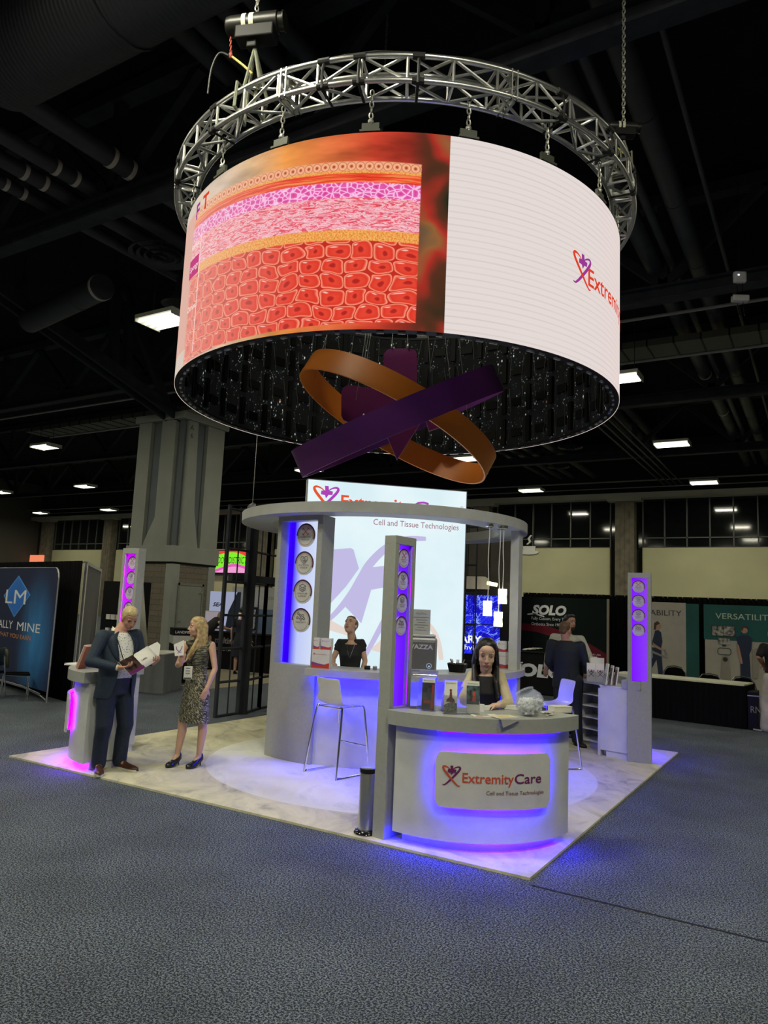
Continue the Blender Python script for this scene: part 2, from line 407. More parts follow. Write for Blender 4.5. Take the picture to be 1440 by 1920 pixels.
for Y, lb in ((-8.2, 'dark steel roof truss nearest the camera, mostly above the photo'), (1.0, 'dark steel roof truss crossing over the round screen'), (10.15, 'dark steel roof truss just behind the round screen, to its right'),
              (19.4, 'dark steel roof truss in the middle distance behind the screen'), (28.6, 'dark steel roof truss farthest away, near the window wall')): truss(Y, lb)
def pipe(name, label, p0, p1, r, cat='pipe', clamps=(), m=None, group=None, strapr=1.05):
    t = thing(name, label, cat, p0, group=group); p0 = Vector(p0); p1 = Vector(p1); d = (p1-p0).normalized()
    mb = MB(); mb.tube(p0, p1, r, n=28)
    k = 3.0
    while k < (p1-p0).length: mb.tube(p0+d*k, p0+d*(k+.06), r*1.04, n=28); k += 3.05
    mb.build('pipe_run', m or duct_m, t, smooth=True)
    for c in clamps:
        mb = MB(); q = p0+d*c; mb.tube(q, q+d*.09, r*strapr, n=28); mb.build('pipe_strap', strap_m, t, smooth=True)
    return t
pipe('spiral_duct', 'widest dark round duct running away above the screen on its right side', (1.45, 1.0, 10.6), (1.45, 36, 10.6), .21, 'duct', (3.4, 9.9, 18.1, 20.6, 23.4))
pipe('ceiling_pipe', 'thin dark pipe running away between the two right-hand ducts', (1.86, 1.0, 10.6), (1.86, 36, 10.6), .10, 'pipe', (18.4,))
pipe('spiral_duct', 'long dark round duct running away at the right of the screen from the top edge', (2.42, 1.0, 10.6), (2.42, 36, 10.6), .21, 'duct')
pipe('ceiling_pipe', 'thinnest dark pipe rightmost under the roof', (3.04, 1.0, 10.6), (3.04, 36, 10.6), .05, 'pipe')
pipe('ceiling_pipe', 'dark pipe at upper left with two pale straps, longest of the left ones', (-6.95, -17, 10.4), (-6.95, 36, 10.4), .2, 'pipe', (17.3, 17.75))
pipe('ceiling_pipe', 'dark pipe at left edge, middle of the three strapped ones', (-8.25, -17, 10.4), (-8.25, 36, 10.4), .16, 'pipe', (17.0, 17.45))
pipe('ceiling_pipe', 'dark pipe at left edge, lowest of the three strapped ones', (-9.0, -17, 10.4), (-9.0, 36, 10.4), .16, 'pipe', (16.8, 17.25))
pipe('ceiling_pipe', 'dark pipe leftmost under the roof at the left edge', (-9.8, -17, 10.4), (-9.8, 36, 10.4), .13, 'pipe', (16.9, 17.3))
for i, (x, lb) in enumerate(((-4.41, 'leftmost'), (-3.91, 'second from left'), (-3.38, 'third from left'), (-2.81, 'rightmost'))):
    pipe('ceiling_duct', 'dark round duct over the chain hoist, %s of four side by side' % lb, (x, -17, 11.6), (x, 36, 11.6), .187, 'duct')
n = NT('ribbed_duct', rough=.55); x, y, z = n.xyz(n.tc.outputs['Object']); n.sh.inputs['Specular IOR Level'].default_value = .3; n.bump(n.ma('SINE', n.ma('MULTIPLY', n.ma('ADD', x, n.ma('MULTIPLY', y, .15)), 75)), .5, .01); n.done((.045, .05, .058))
pipe('large_duct', 'huge dark ribbed round duct crossing the upper left corner', (-6.6, -2.15, 10.5), (14, -2.15, 10.5), .72, 'duct', m=n.m)
pipe('large_duct', 'thick dark duct stub with pale end band beside the left truss', (-15.4, 4.3, 9.9), (-11.2, 3.6, 9.9), .33, 'duct', (4.1,))
for i in range(4):
    pipe('conduit', 'thin grey conduit in the far ceiling right of the screen, %s of four' % ('first', 'second', 'third', 'last')[i], (-2.9+.33*i, 19.5, 9.6), (-2.9+.33*i, 36, 9.6), .045, 'conduit')
# flat walkway duct with joints
t = thing('flat_duct', 'flat dark olive rectangular duct with joints right of the screen', 'duct', (-6, 14.2, 10))
mb = MB(); mb.bb((-30, 13.78, 9.95), (14.5, 14.9, 10.15)); mb.build('duct_body', mat('olive_dark_duct', (.10, .10, .075), .6), t)
for i in range(58): mb = MB(); mb.bb((-29.5+.75*i, 13.76, 9.93), (-29.46+.75*i, 14.92, 10.16)); mb.build('duct_joint', black_m, t)
pipe('conduit', 'pale grey conduit running beside the flat olive duct', (-30, 15.2, 10.0), (14.5, 15.2, 10.0), .05, 'conduit', m=mat('pale_conduit', (.4, .4, .37), .5))
pipe('conduit', 'grey conduit above the flat olive duct, nearer the camera', (-30, 12.2, 10.2), (14.5, 12.2, 10.2), .045, 'conduit', m=MAT['pale_conduit'])
for (x, y, lb, r) in ((-8.62, 3.2, 'dark round air diffuser with rings beside the screen at left', .75), (-7.6, 31, 'dark round air diffuser far off right of the stand', .6), (-5.6, 26.5, 'dark round air diffuser in the far ceiling', .6)):
    t = thing('air_diffuser', lb, 'air diffuser', (x, y, 10.0))
    for k in range(4):
        mb = MB(); rr = r*(1-.24*k); mb.lathe([(rr, .0-.03*k), (rr*.86, .05-.03*k), (rr*.86, .08-.03*k), (rr, .03-.03*k), (rr, -.03*k)]); mb.build('diffuser_ring', duct_m, t, local=True, smooth=True)
    mb = MB(); mb.tube((0, 0, .05), (0, 0, 2.6), .04, n=12); mb.build('hanger_tube', duct_m, t, local=True)
t = thing('horn_speaker', 'dark bell shaped pendant hanging above the lit panel at left', 'speaker', (-9.7, 4.8, 9.6))
mb = MB(); mb.lathe([(.05, .9), (.06, .6), (.1, .4), (.25, .1), (.42, 0), (.40, 0), (.2, .15), (.02, .4)]); mb.build('bell', duct_m, t, local=True, smooth=True)
mb = MB(); mb.tube((0, 0, .85), (0, 0, 3.2), .02); mb.build('stem', duct_m, t, local=True)
# sloping haunch from the column to the roof
t = thing('column_brace', 'dark steel brace sloping up from the grey column to the roof', 'brace', (-15.9, 10, 8.7))
mb = MB()
for dx in (-.25, .25):
    a = Vector((-15.9+dx, 10.9, 8.55)); b = Vector((-15.9+dx, 2.5, 11.0)); d = b-a; M = d.to_track_quat('Y', 'Z').to_matrix().to_4x4(); mb.box((a+b)/2, (.12, d.length, .42), M=M)
mb.build('brace_beam', steel_dark, t)
for (a, b) in (((-15.9, 7.8, 9.5), (-15.9, 7.6, 12.5)), ((-15.9, 8.4, 9.4), (-15.9, 8.2, 12.5)), ((-15.9, 10.3, 8.9), (-15.9, 8.0, 12.5)), ((-15.9, 4.3, 10.5), (-15.9, 4.0, 12.5))):
    a = Vector(a); b = Vector(b); d = b-a; mb = MB(); mb.box((a+b)/2, (.3, d.length, .2), M=d.to_track_quat('Y', 'X').to_matrix().to_4x4()); mb.build('brace_strut', steel_dark, t)

# hall luminaires: one built with parts, the rest copied
tube_e = emat('lamp_tube_light', (1, .98, .80), 4)
L0 = thing('hall_luminaire', None, 'ceiling light', (0, 0, 8.98))
mb = MB(); mb.bb((-.68, -.42, .02), (.68, .42, .12)); mb.bb((-.68, -.42, -.06), (-.65, .42, .02)); mb.bb((.65, -.42, -.06), (.68, .42, .02)); mb.build('housing', mat('luminaire_white', (.6, .6, .5), .5), L0, local=True)
for i in range(4):
    mb = MB(); mb.tube((-.62, -.3+.2*i, -.02), (.62, -.3+.2*i, -.02), .035, n=8); mb.build('lamp_tube', tube_e, L0, local=True)
for q in (-.5, .5): mb = MB(); mb.tube((q, 0, .12), (q, 0, 3.62), .012, n=6); mb.build('hanger_rod', steel_dark, L0, local=True)
LB = {(-9.6, 4.37): 'large lit ceiling panel just left of the round screen', (-27.9, 13.6): 'lit ceiling panel left of the grey column, the largest there', (-37.1, 22.9): 'lit ceiling panel left of the grey column, halfway down',
 (-46.4, 22.9): 'lit ceiling panel at the left edge of the photo', (-46.4, 32.3): 'small lit ceiling panel nearest the left side of the grey column', (-55.6, 32.3): 'small lit ceiling panel over the blue banner', (-.3, 13.6): 'lit ceiling panel showing at the right side of the round screen',
 (-.3, 22.9): 'lit ceiling panel right of the screen, middle of the right-hand row', (-.3, 32.3): 'lit ceiling panel at right closest to the window wall', (-9.6, 32.3): 'lit ceiling panel right of the stand close to the window wall', (-18.7, 22.9): 'lit ceiling panel below the left end of the purple band',
 (-9.6, 22.9): 'lit ceiling panel seen under the orange loop'}
first = True
for g, lb in LB.items():
    if first: o = L0; o.location = (g[0], g[1], 8.98); o['label'] = lb; o['group'] = 'hall ceiling lights'; first = False
    else: dup(L0, (g[0], g[1], 8.98), label=lb)

# wireless box and its lower unit
t = thing('wireless_unit', 'white rounded wireless box hanging above a flat white unit, upper right', 'antenna', (3.51, 8.34, 9.2))
wu = mat('white_plastic', (.65, .64, .62), .4)
mb = MB(); mb.box((0, 0, 0), (.27, .12, .25), .5); mb.build('antenna_box', wu, t, local=True, bevel=.04)
mb = MB(); mb.tube((0, -.06, .03), (-.03, -.075, .03), .02); mb.build('status_light', emat('blue_status_light', (.4, .5, 1), 3), t, local=True)
mb = MB(); mb.box((0, 0, -.48), (.34, .16, .13), .5); mb.build('lower_unit', wu, t, local=True, bevel=.02)
mb = MB()
for dx in (-.05, .05): mb.tube((dx, 0, -.55), (dx+.03, 0, -.86), .012); mb.tube((dx, 0, -.1), (dx, 0, -.42), .008)
mb.tube((0, 0, .12), (0, 0, 3.4), .008); mb.build('antenna_rods', chrome, t, local=True)

# ---------------------------------------------------------------- grey structural column A6
n = NT('column_brick', rough=.9); v = n.tc.outputs['Object']; x, y, z = n.xyz(v); uv = n.vec(n.ma('ADD', x, y), z)
br = n.t.nodes.new('ShaderNodeTexBrick'); n.t.links.new(uv, br.inputs['Vector']); br.inputs['Scale'].default_value = 1; br.inputs['Brick Width'].default_value = .8; br.inputs['Row Height'].default_value = .2
br.inputs['Mortar Size'].default_value = .008; br.inputs['Color1'].default_value = (.17, .15, .11, 1); br.inputs['Color2'].default_value = (.22, .19, .14, 1); br.inputs['Mortar'].default_value = (.09, .08, .06, 1)
nz = n.noise(v, 26, 4, .7); n.bump(nz, .8, .03); n.done(n.mix(1, br.outputs['Color'], n.ramp(nz, [(.3, (.6,)*3), (.7, (1.35,)*3)]), 'MULTIPLY'))
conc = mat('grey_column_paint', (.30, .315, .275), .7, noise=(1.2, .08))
conc_b = mat('blue_grey_recess_paint', (.13, .15, .16), .8, noise=(1.2, .08))  # shade of the slots put into the core's darker colour
colm = thing('structural_column', 'tall grey concrete column marked A6 on a brick base, left of the stand', 'column', (-16.4, 11.6, 0))
x0, x1, y0, y1 = -17.6, -15.2, 10.55, 12.7
mb = MB(); mb.bb((x0+.03, y0+.03, 0), (x1-.03, y1-.03, 3.1)); mb.build('brick_base', MAT['column_brick'], colm)
mb = MB()
for cx, cy in ((x0, y0), (x1, y0), (x1, y1), (x0, y1)): mb.box((cx+(.17 if cx == x0 else -.17), cy+(.17 if cy == y0 else -.17), 1.55), (.36, .36, 3.1))
mb.bb((x0-.08, y0-.08, 3.16), (x1+.08, y1+.08, 3.75)); mb.build('base_trim', conc, colm, bevel=.02)
mb = MB(); mb.bb((x0-.02, y0-.02, 3.1), (x1+.02, y1+.02, 3.16)); mb.build('shadow_gap', black_m, colm)
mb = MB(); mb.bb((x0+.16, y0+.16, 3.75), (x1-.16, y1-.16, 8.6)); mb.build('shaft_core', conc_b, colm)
W = x1-x0; D = y1-y0
def taper_strip(f, a0, a1, slot, m):
    """raised strip between a0..a1 with the slot beside it closing towards the base"""
    mb = MB(); mb.poly(f, [(a0, 3.75), (a1+slot*.95, 3.75), (a1, 5.0), (a1, 8.45), (a0, 8.45)], 0, .16); return mb.build('raised_strip', m, colm)
fl = planemap((x0, y0+.16, 0), (1, 0, 0), (0, -1, 0)); fr = planemap((x1-.16, y0, 0), (0, 1, 0), (1, 0, 0)); W2 = W; 
taper_strip(fl, 0, .68, 0, conc); taper_strip(fl, 1.25, 1.97, 0, conc); mb = MB(); mb.poly(fl, [(.68, 3.75), (1.25, 3.75), (1.25, 4.9), (.72, 3.9)], -.02, .12); mb.build('sloped_strip', conc, colm)
taper_strip(fr, .30, .72, 0, conc); mb = MB(); mb.poly(fr, [(.72, 3.75), (1.15, 3.75), (.85, 5.1), (.72, 8.45)], 0, .15); mb.build('sloped_strip', conc, colm); taper_strip(fr, 1.25, D, 0, conc)
mb = MB(); mb.bb((x0-.12, y0-.12, 8.45), (x1+.12, y1+.12, 8.72)); mb.build('capital', conc, colm, bevel=.03)
text('A', planemap((x1+.006, y0, 0), (0, 1, 0), (1, 0, 0)), .40, 8.1, .2, ink_dark, colm, align='CENTER'); text('6', planemap((x1+.006, y0, 0), (0, 1, 0), (1, 0, 0)), .42, 7.8, .2, ink_dark, colm, align='CENTER')
dr = MB(); dr.bb((x1-.03, y0+.38, 0), (x1+.03, y0+1.5, 2.34)); dr = dr.build('service_door', mat('door_grey_green', (.25, .26, .22), .5), colm)
mb = MB(); mb.bb((x1-.03, y0+.30, 0), (x1+.05, y0+.38, 2.42)); mb.bb((x1-.03, y0+1.5, 0), (x1+.05, y0+1.58, 2.42)); mb.bb((x1-.03, y0+.3, 2.34), (x1+.05, y0+1.58, 2.42)); mb.build('door_frame', mat('door_frame_grey', (.2, .205, .18), .5), colm)
mb = MB(); mb.tube((x1+.03, y0+1.42, 2.1), (x1+.12, y0+1.42, 2.1), .03); mb.tube((x1+.03, y0+.48, 1.05), (x1+.1, y0+.48, 1.05), .03); mb.build('door_handle', chrome, dr)
# ---------------------------------------------------------------- round video screen
LC = (.197, -.333); LR = 2.751; LZ0, LZ1 = 4.382, 6.346
n = NT('video_screen_picture', emission=True); v = n.tc.outputs['Object']; x, y, z = n.xyz(v)
ang = n.ma('MULTIPLY', n.ma('ARCTAN2', y, x), 180/PI)
t_ = n.ma('ADD', ang, 58.0)                                   # tilt of the layers towards the left
zz = n.ma('ADD', z, n.ma('MULTIPLY', t_, .0026)); s_ = n.ma('MULTIPLY', ang, .048)   # s_ = metres along the arc
uv = n.vec(s_, zz)
# background behind the tissue block
bgu = n.ramp(n.ma('DIVIDE', n.ma('ADD', ang, 125), 75), [(0, (.58, .48, .38)), (.28, (.66, .50, .37)), (.40, (.70, .44, .22)), (.53, (.76, .28, .05)), (.64, (.76, .20, .06)), (.79, (.62, .06, .03)), (.9, (.33, .03, .02)), (1, (.03, .012, .01))])
bn = n.noise(n.vec(n.ma('MULTIPLY', s_, 1.0), n.ma('MULTIPLY', zz, 3)), 1.6, 3)
bg = n.mix(1, bgu, n.ramp(bn, [(.3, (.6,)*3), (.7, (1.3,)*3)]), 'MULTIPLY')
blur = n.noise(uv, 1.6, 2, .4, .4); dk = n.ramp(blur, [(.30, (.015, .025, .012)), (.43, (.10, .03, .015)), (.52, (.42, .03, .02)), (.62, (.30, .12, .04)), (.72, (.13, .10, .05))])
col = n.mix(n.step(ang, -60, -54), bg, dk)
wob = n.ma('MULTIPLY', n.ma('SUBTRACT', n.noise(n.vec(s_, 0), 3, 2), .5), .05); wz = n.ma('ADD', zz, wob)
# red cell layer
jx = n.ma('MULTIPLY', n.ma('SUBTRACT', n.noise(uv, 4.2, 1), .5), .8); jy = n.ma('MULTIPLY', n.ma('SUBTRACT', n.noise(n.vec(n.ma('ADD', s_, 7.3), zz), 3.0, 1), .5), 1.0)
rv = n.ma('ADD', n.ma('MULTIPLY', n.ma('SUBTRACT', zz, 4.45), 6.7), jy); row = n.ma('FLOOR', rv)
ru = n.ma('ADD', n.ma('ADD', n.ma('MULTIPLY', s_, 4.3), n.ma('MULTIPLY', row, .437)), n.ma('ADD', jx, n.ma('MULTIPLY', n.ma('SINE', n.ma('MULTIPLY', row, 2.7)), .3)))
fu = n.ma('SUBTRACT', n.ma('FRACT', ru), .5); fv = n.ma('SUBTRACT', n.ma('FRACT', rv), .5)
e = n.ma('POWER', n.ma('ADD', n.ma('POWER', n.ma('MULTIPLY', n.ma('ABSOLUTE', fu), 2), 4.5), n.ma('POWER', n.ma('MULTIPLY', n.ma('ABSOLUTE', fv), 2), 4.5)), .222)
f1 = n.ma('SQRT', n.ma('ADD', n.ma('POWER', n.ma('MULTIPLY', fu, 1.2), 2), n.ma('POWER', fv, 2)))
cell = n.ramp(e, [(0, (.84, .085, .05)), (.55, (.80, .055, .03)), (.74, (.72, .045, .025)), (.84, (.90, .15, .085)), (.915, (.97, .36, .24)), (.955, (.80, .16, .09)), (.975, (.58, .04, .02)), (1, (.55, .03, .018))])
cell = n.mix(n.ma('MULTIPLY', n.ma('SUBTRACT', 1, n.step(f1, .09, .20)), .8), cell, (.36, .008, .01))
hv = n.ma('SQRT', n.ma('ADD', n.ma('POWER', n.ma('MULTIPLY', n.ma('ADD', fu, .22), 1.0), 2), n.ma('POWER', n.ma('MULTIPLY', n.ma('SUBTRACT', fv, .31), 2.6), 2)))
cell = n.mix(n.ma('MULTIPLY', n.ma('SUBTRACT', 1, n.step(hv, .05, .17)), .75), cell, (1, .66, .58))
# layers
gr = n.noise(uv, 60, 2); oran = n.ramp(gr, [(.35, (.75, .22, .04)), (.6, (.95, .48, .12))])
fb = n.noise(n.vec(n.ma('MULTIPLY', s_, 3.0), n.ma('MULTIPLY', wz, 15)), 1.5, 5, .6, 1.8)
fib = n.ramp(fb, [(.25, (.60, .02, .02)), (.40, (.85, .12, .16)), (.455, (.90, .30, .38)), (.48, (1, .85, .86)), (.50, (.86, .16, .24)), (.525, (1, .80, .84)), (.55, (.80, .12, .20)), (.62, (.80, .07, .10)), (.7, (.95, .6, .66))])
pv = n.vor(n.vec(n.ma('MULTIPLY', s_, 16), n.ma('MULTIPLY', wz, 21)), 1, 'DISTANCE_TO_EDGE', 1).outputs['Distance']
pur = n.ramp(pv, [(0, (1, .66, .86)), (.06, (.95, .40, .68)), (.13, (.80, .12, .44)), (.5, (.66, .03, .24))])
rb = n.noise(n.vec(n.ma('MULTIPLY', s_, .8), n.ma('MULTIPLY', wz, 30)), 1.6, 4, .6, .5)
red = n.ramp(rb, [(.35, (.62, .02, .015)), (.5, (.88, .08, .03)), (.6, (.90, .28, .08))])
su = n.ma('SUBTRACT', n.ma('FRACT', n.ma('MULTIPLY', s_, 11.4)), .5); sv = n.ma('DIVIDE', n.ma('SUBTRACT', zz, 5.975), .046*2)
rd = n.ma('SQRT', n.ma('ADD', n.ma('POWER', su, 2), n.ma('POWER', sv, 2)))
bead = n.ramp(rd, [(0, (.40, .07, .02)), (.14, (.5, .10, .04)), (.2, (.86, .36, .18)), (.38, (.95, .52, .32)), (.47, (.62, .16, .07)), (.55, (.86, .42, .22))])
T = n.band(ang, -140, -56.4, .15)
for lay, lo, hi in ((cell, 4.45, 5.235), (oran, 5.225, 5.335), (fib, 5.33, 5.665), (pur, 5.655, 5.82), (red, 5.81, 5.915), (oran, 5.905, 5.935), (bead, 5.93, 6.025)):
    col = n.mix(n.ma('MULTIPLY', T, n.band(zz, lo, hi, .006) if lo > 4.5 else n.ma('MULTIPLY', n.step(n.ma('SUBTRACT', z, n.ma('MULTIPLY', t_, .0011)), 4.448, 4.46), n.ma('SUBTRACT', 1, n.step(zz, hi-.006, hi+.006)))), col, lay)
# fade of the block towards the left and the slide's left part
col = n.mix(n.ma('MULTIPLY', n.ma('SUBTRACT', 1, n.step(ang, -125, -75)), .30), col, (1, .86, .74))
fr_ = n.ma('MULTIPLY', n.band(ang, -112.9, -112.5, .08), n.band(z, 4.48, 5.9, .01)); col = n.mix(n.ma('MULTIPLY', fr_, .7), col, (1, .9, .85))
left = n.mix(n.ma('MULTIPLY', n.band(zz, 4.42, 6.03), .35), (.72, .62, .52), (.85, .2, .14)); col = n.mix(n.ma('SUBTRACT', 1, n.step(ang, -119.5, -117)), col, left)
# plain white slide with faint scan lines
ln = n.ma('FRACT', n.ma('MULTIPLY', z, 15.5)); lw = n.ma('MULTIPLY', n.band(ln, .40, .60, .08), n.noise(n.vec(n.ma('MULTIPLY', s_, .7), n.ma('MULTIPLY', z, 8)), 1.5, 2))
wh = n.mix(n.ma('MULTIPLY', lw, .62), (.80, .715, .685), (.50, .46, .45)); fine = n.ma('FRACT', n.ma('MULTIPLY', z, 150))
wh = n.mix(n.ma('MULTIPLY', n.step(ang, -20, 15), .25), wh, (.9, .62, .6))
col = n.mix(n.step(ang, -50.85, -50.75), col, wh)
mod = n.ma('ADD', .93, n.ma('MULTIPLY', n.band(fine, .3, .7, .2), .10)); n.sh.inputs['Strength'].default_value = 1.0
n.done(n.mix(1, col, n.vec(mod, mod, mod), 'MULTIPLY'))
scr = thing('round_video_screen', 'huge round hanging video screen, tissue picture at left, white with red lettering at right', 'video screen', (LC[0], LC[1], LZ0))
mb = MB(); R = []
for i in range(181):
    a = 2*PI*i/180; R.append(a)
for a, b in zip(R, R[1:]): mb.face([(LR*math.cos(q), LR*math.sin(q), h) for q, h in ((a, LZ0), (b, LZ0), (b, LZ1), (a, LZ1))])
bmesh.ops.remove_doubles(mb.b, verts=mb.b.verts, dist=1e-4)
o = mb.build('screen_face', MAT['video_screen_picture'], scr, smooth=True); o.matrix_parent_inverse = Matrix.Identity(4); o.location = (0, 0, -LZ0)
# back of the modules, seen from below
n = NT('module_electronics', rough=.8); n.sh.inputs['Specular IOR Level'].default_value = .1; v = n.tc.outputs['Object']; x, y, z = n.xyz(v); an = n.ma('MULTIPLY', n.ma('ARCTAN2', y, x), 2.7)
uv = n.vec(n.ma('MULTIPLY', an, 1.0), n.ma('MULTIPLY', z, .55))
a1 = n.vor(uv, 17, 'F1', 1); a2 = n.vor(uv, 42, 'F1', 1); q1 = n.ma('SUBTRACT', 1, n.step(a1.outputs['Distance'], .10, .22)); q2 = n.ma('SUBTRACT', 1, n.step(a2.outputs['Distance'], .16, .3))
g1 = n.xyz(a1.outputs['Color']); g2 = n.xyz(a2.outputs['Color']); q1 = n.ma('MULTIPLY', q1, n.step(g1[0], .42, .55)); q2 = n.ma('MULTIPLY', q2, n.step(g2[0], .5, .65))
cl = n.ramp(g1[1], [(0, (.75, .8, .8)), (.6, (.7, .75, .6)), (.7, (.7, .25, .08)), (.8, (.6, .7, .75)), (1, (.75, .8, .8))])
c_ = n.mix(q1, (.006, .007, .007), cl); c_ = n.mix(n.ma('MULTIPLY', q2, .7), c_, (.4, .45, .4)); c_ = n.mix(n.ma('SUBTRACT', 1, n.step(n.noise(n.vec(n.ma('MULTIPLY', an, 3), z), 3, 2), .44, .60)), c_, (.005, .005, .005)); n.t.links.new(c_, n.sh.inputs['Emission Color']); n.sh.inputs['Emission Strength'].default_value = .55; n.done(c_)  # speck colours also emit, added to brighten the dim inside of the ring
mb = MB(); 
for a, b in zip(R, R[1:]): mb.face([(2.66*math.cos(q), 2.66*math.sin(q), h) for q, h in ((b, LZ0+.01), (a, LZ0+.01), (a, LZ1-.01), (b, LZ1-.01))])
o = mb.build('module_backs', MAT['module_electronics'], scr, recalc=False); o.matrix_parent_inverse = Matrix.Identity(4); o.location = (0, 0, -LZ0)
mb = MB(); mb.arc(LC, 2.64, LR-.004, 0, 360, LZ0+.004, LZ0+.02, 160); mb.arc(LC, 2.64, LR-.004, 0, 360, LZ1-.03, LZ1+.004, 160); mb.build('screen_rim', black_m, scr)
mb = MB()
for i in range(36):
    a = 2*PI*i/36
    for j in range(4):
        z0 = LZ0+.03+.49*j; M = Matrix.Rotation(a, 4, 'Z'); c = Vector((LC[0]+2.62*math.cos(a), LC[1]+2.62*math.sin(a), z0+.23)); mb.box(c, (.05, .07, .40), M=M)
        c = Vector((LC[0]+2.63*math.cos(a+.087), LC[1]+2.63*math.sin(a+.087), z0+.2)); mb.box(c, (.04, .18, .12), M=Matrix.Rotation(a+.087, 4, 'Z'))
mb.build('module_power_units', mat('module_box', (.004, .004, .004), .6, spec=.15), scr)
mb = MB()
for i in range(72):
    a = 2*PI*(i+.5)/72
    for j in range(4): q = .03*(random.random()-.5); mb.tube((LC[0]+2.60*math.cos(a+q), LC[1]+2.60*math.sin(a+q), LZ0+.05+.49*j), (LC[0]+2.60*math.cos(a-q), LC[1]+2.60*math.sin(a-q), LZ0+.45+.49*j), .004, n=5)
mb.build('data_cables', mat('pale_cable', (.05, .05, .045), .5), scr)
for i in range(90):
    a = 2*PI*(i+.35*random.random())/90; l = random.uniform(.04, .09); mb = MB(); mb.box((LC[0]+2.68*math.cos(a), LC[1]+2.68*math.sin(a), LZ0-.004), (.025, l, .02), M=Matrix.Rotation(a, 4, 'Z'))
    mb.build('rim_latch', mat('pale_latch', (.35, .37, .37), .5, noise=(30, .5)), scr)
HANG = [-146, -126, -106, -87, -67, -47, -28, -8, 12, 32, 52, 72, 92, 112, 132, 152, 172, 192]
chain_m = mat('galvanised_chain', (.42, .42, .38), .45, .8)
def chain(mb, p0, p1, link=.055, r=.006):
    p0 = Vector(p0); p1 = Vector(p1); L = (p1-p0).length; n_ = max(1, int(L/(link*.75))); d = (p1-p0).normalized(); a = d.orthogonal().normalized(); b = d.cross(a)
    for i in range(n_):
        c = p0+d*(L*(i+.5)/n_); s = a if i % 2 else b
        mb.path([c+d*(link*.5*math.cos(t))+s*(link*.26*math.sin(t)) for t in [2*PI*k/8 for k in range(8)]], r, 5, closed=True)
for h in HANG:
    a = math.radians(h); p = Vector((LC[0]+2.72*math.cos(a), LC[1]+2.72*math.sin(a), LZ1))
    mb = MB(); M = Matrix.Rotation(a, 4, 'Z'); mb.box(p+Vector((0, 0, .055)), (.03, .17, .11), M=M); mb.box(p+Vector((0, 0, .02)), (.08, .20, .02), M=M); mb.build('lifting_bracket', mat('dark_bracket', (.05, .055, .04), .5), scr)
    mb = MB(); chain(mb, p+Vector((0, 0, .10)), p+Vector((.0, 0, .46)), .07, .008); mb.ell(p+Vector((0, 0, .13)), (.03, .03, .03), n=8, m=6); mb.build('lifting_chain', chain_m, scr)
red_led = emat('screen_red', (.72, .05, .02), 1.0); pur_led = emat('screen_purple', (.32, .04, .30), 1.0)
fL = lambda x, y, d=0: cylmap(LC, LR, 0, 0)(x, y, d)
rad = math.radians
text('ExtremityCare', fL, rad(-14.6)*LR, 5.262, .20, red_led, scr, width=1.72, bold=.012)
emblem(fL, rad(-20.3)*LR, 5.215, .33, scr, red_led, pur_led)
text('F', fL, rad(-117.2)*LR, 6.07, .18, pur_led, scr, bold=.03); text('T', fL, rad(-113.2)*LR, 6.09, .18, red_led, scr, bold=.03)
wl = emat('screen_white', (1, .9, .85), 1.0)
text('Amnion', fL, rad(-118.6)*LR, 5.72, .07, wl, scr, width=.24); text('Spongy', fL, rad(-118.6)*LR, 5.46, .07, wl, scr, width=.26); text('Chorion', fL, rad(-118.2)*LR, 4.98, .07, wl, scr, width=.24)
mb = MB(); mb.grid(fL, rad(-119.2)*LR, rad(-113.0)*LR, 5.38, 5.60, 8, 1, .0025); mb.build('caption_box', emat('screen_magenta', (.55, .06, .22), 1.0), scr)

# ---------------------------------------------------------------- circular box truss with its hoists
TC = (.146, -.24); RO, RI, Z0, Z1 = 2.95, 2.69, 6.812, 7.071
tr = thing('circular_truss', 'silver circular box truss hanging above the round video screen', 'truss', (TC[0], TC[1], Z0))
def tp(a, r, zc): return Vector((TC[0]+r*math.cos(a), TC[1]+r*math.sin(a), zc))
for r, zc in ((RO, Z0), (RO, Z1), (RI, Z0), (RI, Z1)):
    mb = MB(); mb.path([tp(2*PI*i/144, r, zc) for i in range(144)], .026, 10, closed=True); mb.build('truss_chord', alu, tr, smooth=True)
NB = 42
for nm, A, B in (('outer_lattice', (RO, Z0), (RO, Z1)), ('inner_lattice', (RI, Z0), (RI, Z1)), ('bottom_lattice', (RO, Z0), (RI, Z0)), ('top_lattice', (RO, Z1), (RI, Z1))):
    mb = MB()
    for i in range(NB):
        a = 2*PI*i/NB; b = 2*PI*(i+1)/NB
        mb.tube(tp(a, *A), tp(a, *B), .0155, n=7)
        mb.tube(*((tp(a, *A), tp(b, *B)) if i % 2 else (tp(a, *B), tp(b, *A))), .0155, n=7)
    mb.build(nm, alu, tr, smooth=True)
for k in range(8):
    a = 2*PI*(k+.15)/8-.02; c = tp(a, (RO+RI)/2, (Z0+Z1)/2); mb = MB(); M = Matrix.Rotation(a, 4, 'Z')
    for q in (-.03, .03):
        cc = c+Vector((-math.sin(a)*q, math.cos(a)*q, 0))
        for dx, dz, w, h in ((.13, 0, .05, .31), (-.13, 0, .05, .31), (0, .13, .3, .05), (0, -.13, .3, .05)): mb.box(cc+M @ Vector((dx, 0, dz)), (w, .012, h), M=M)
    mb.build('joint_plate', alu, tr)
cb = mat('black_cable_sleeve', (.01, .01, .011), .6)
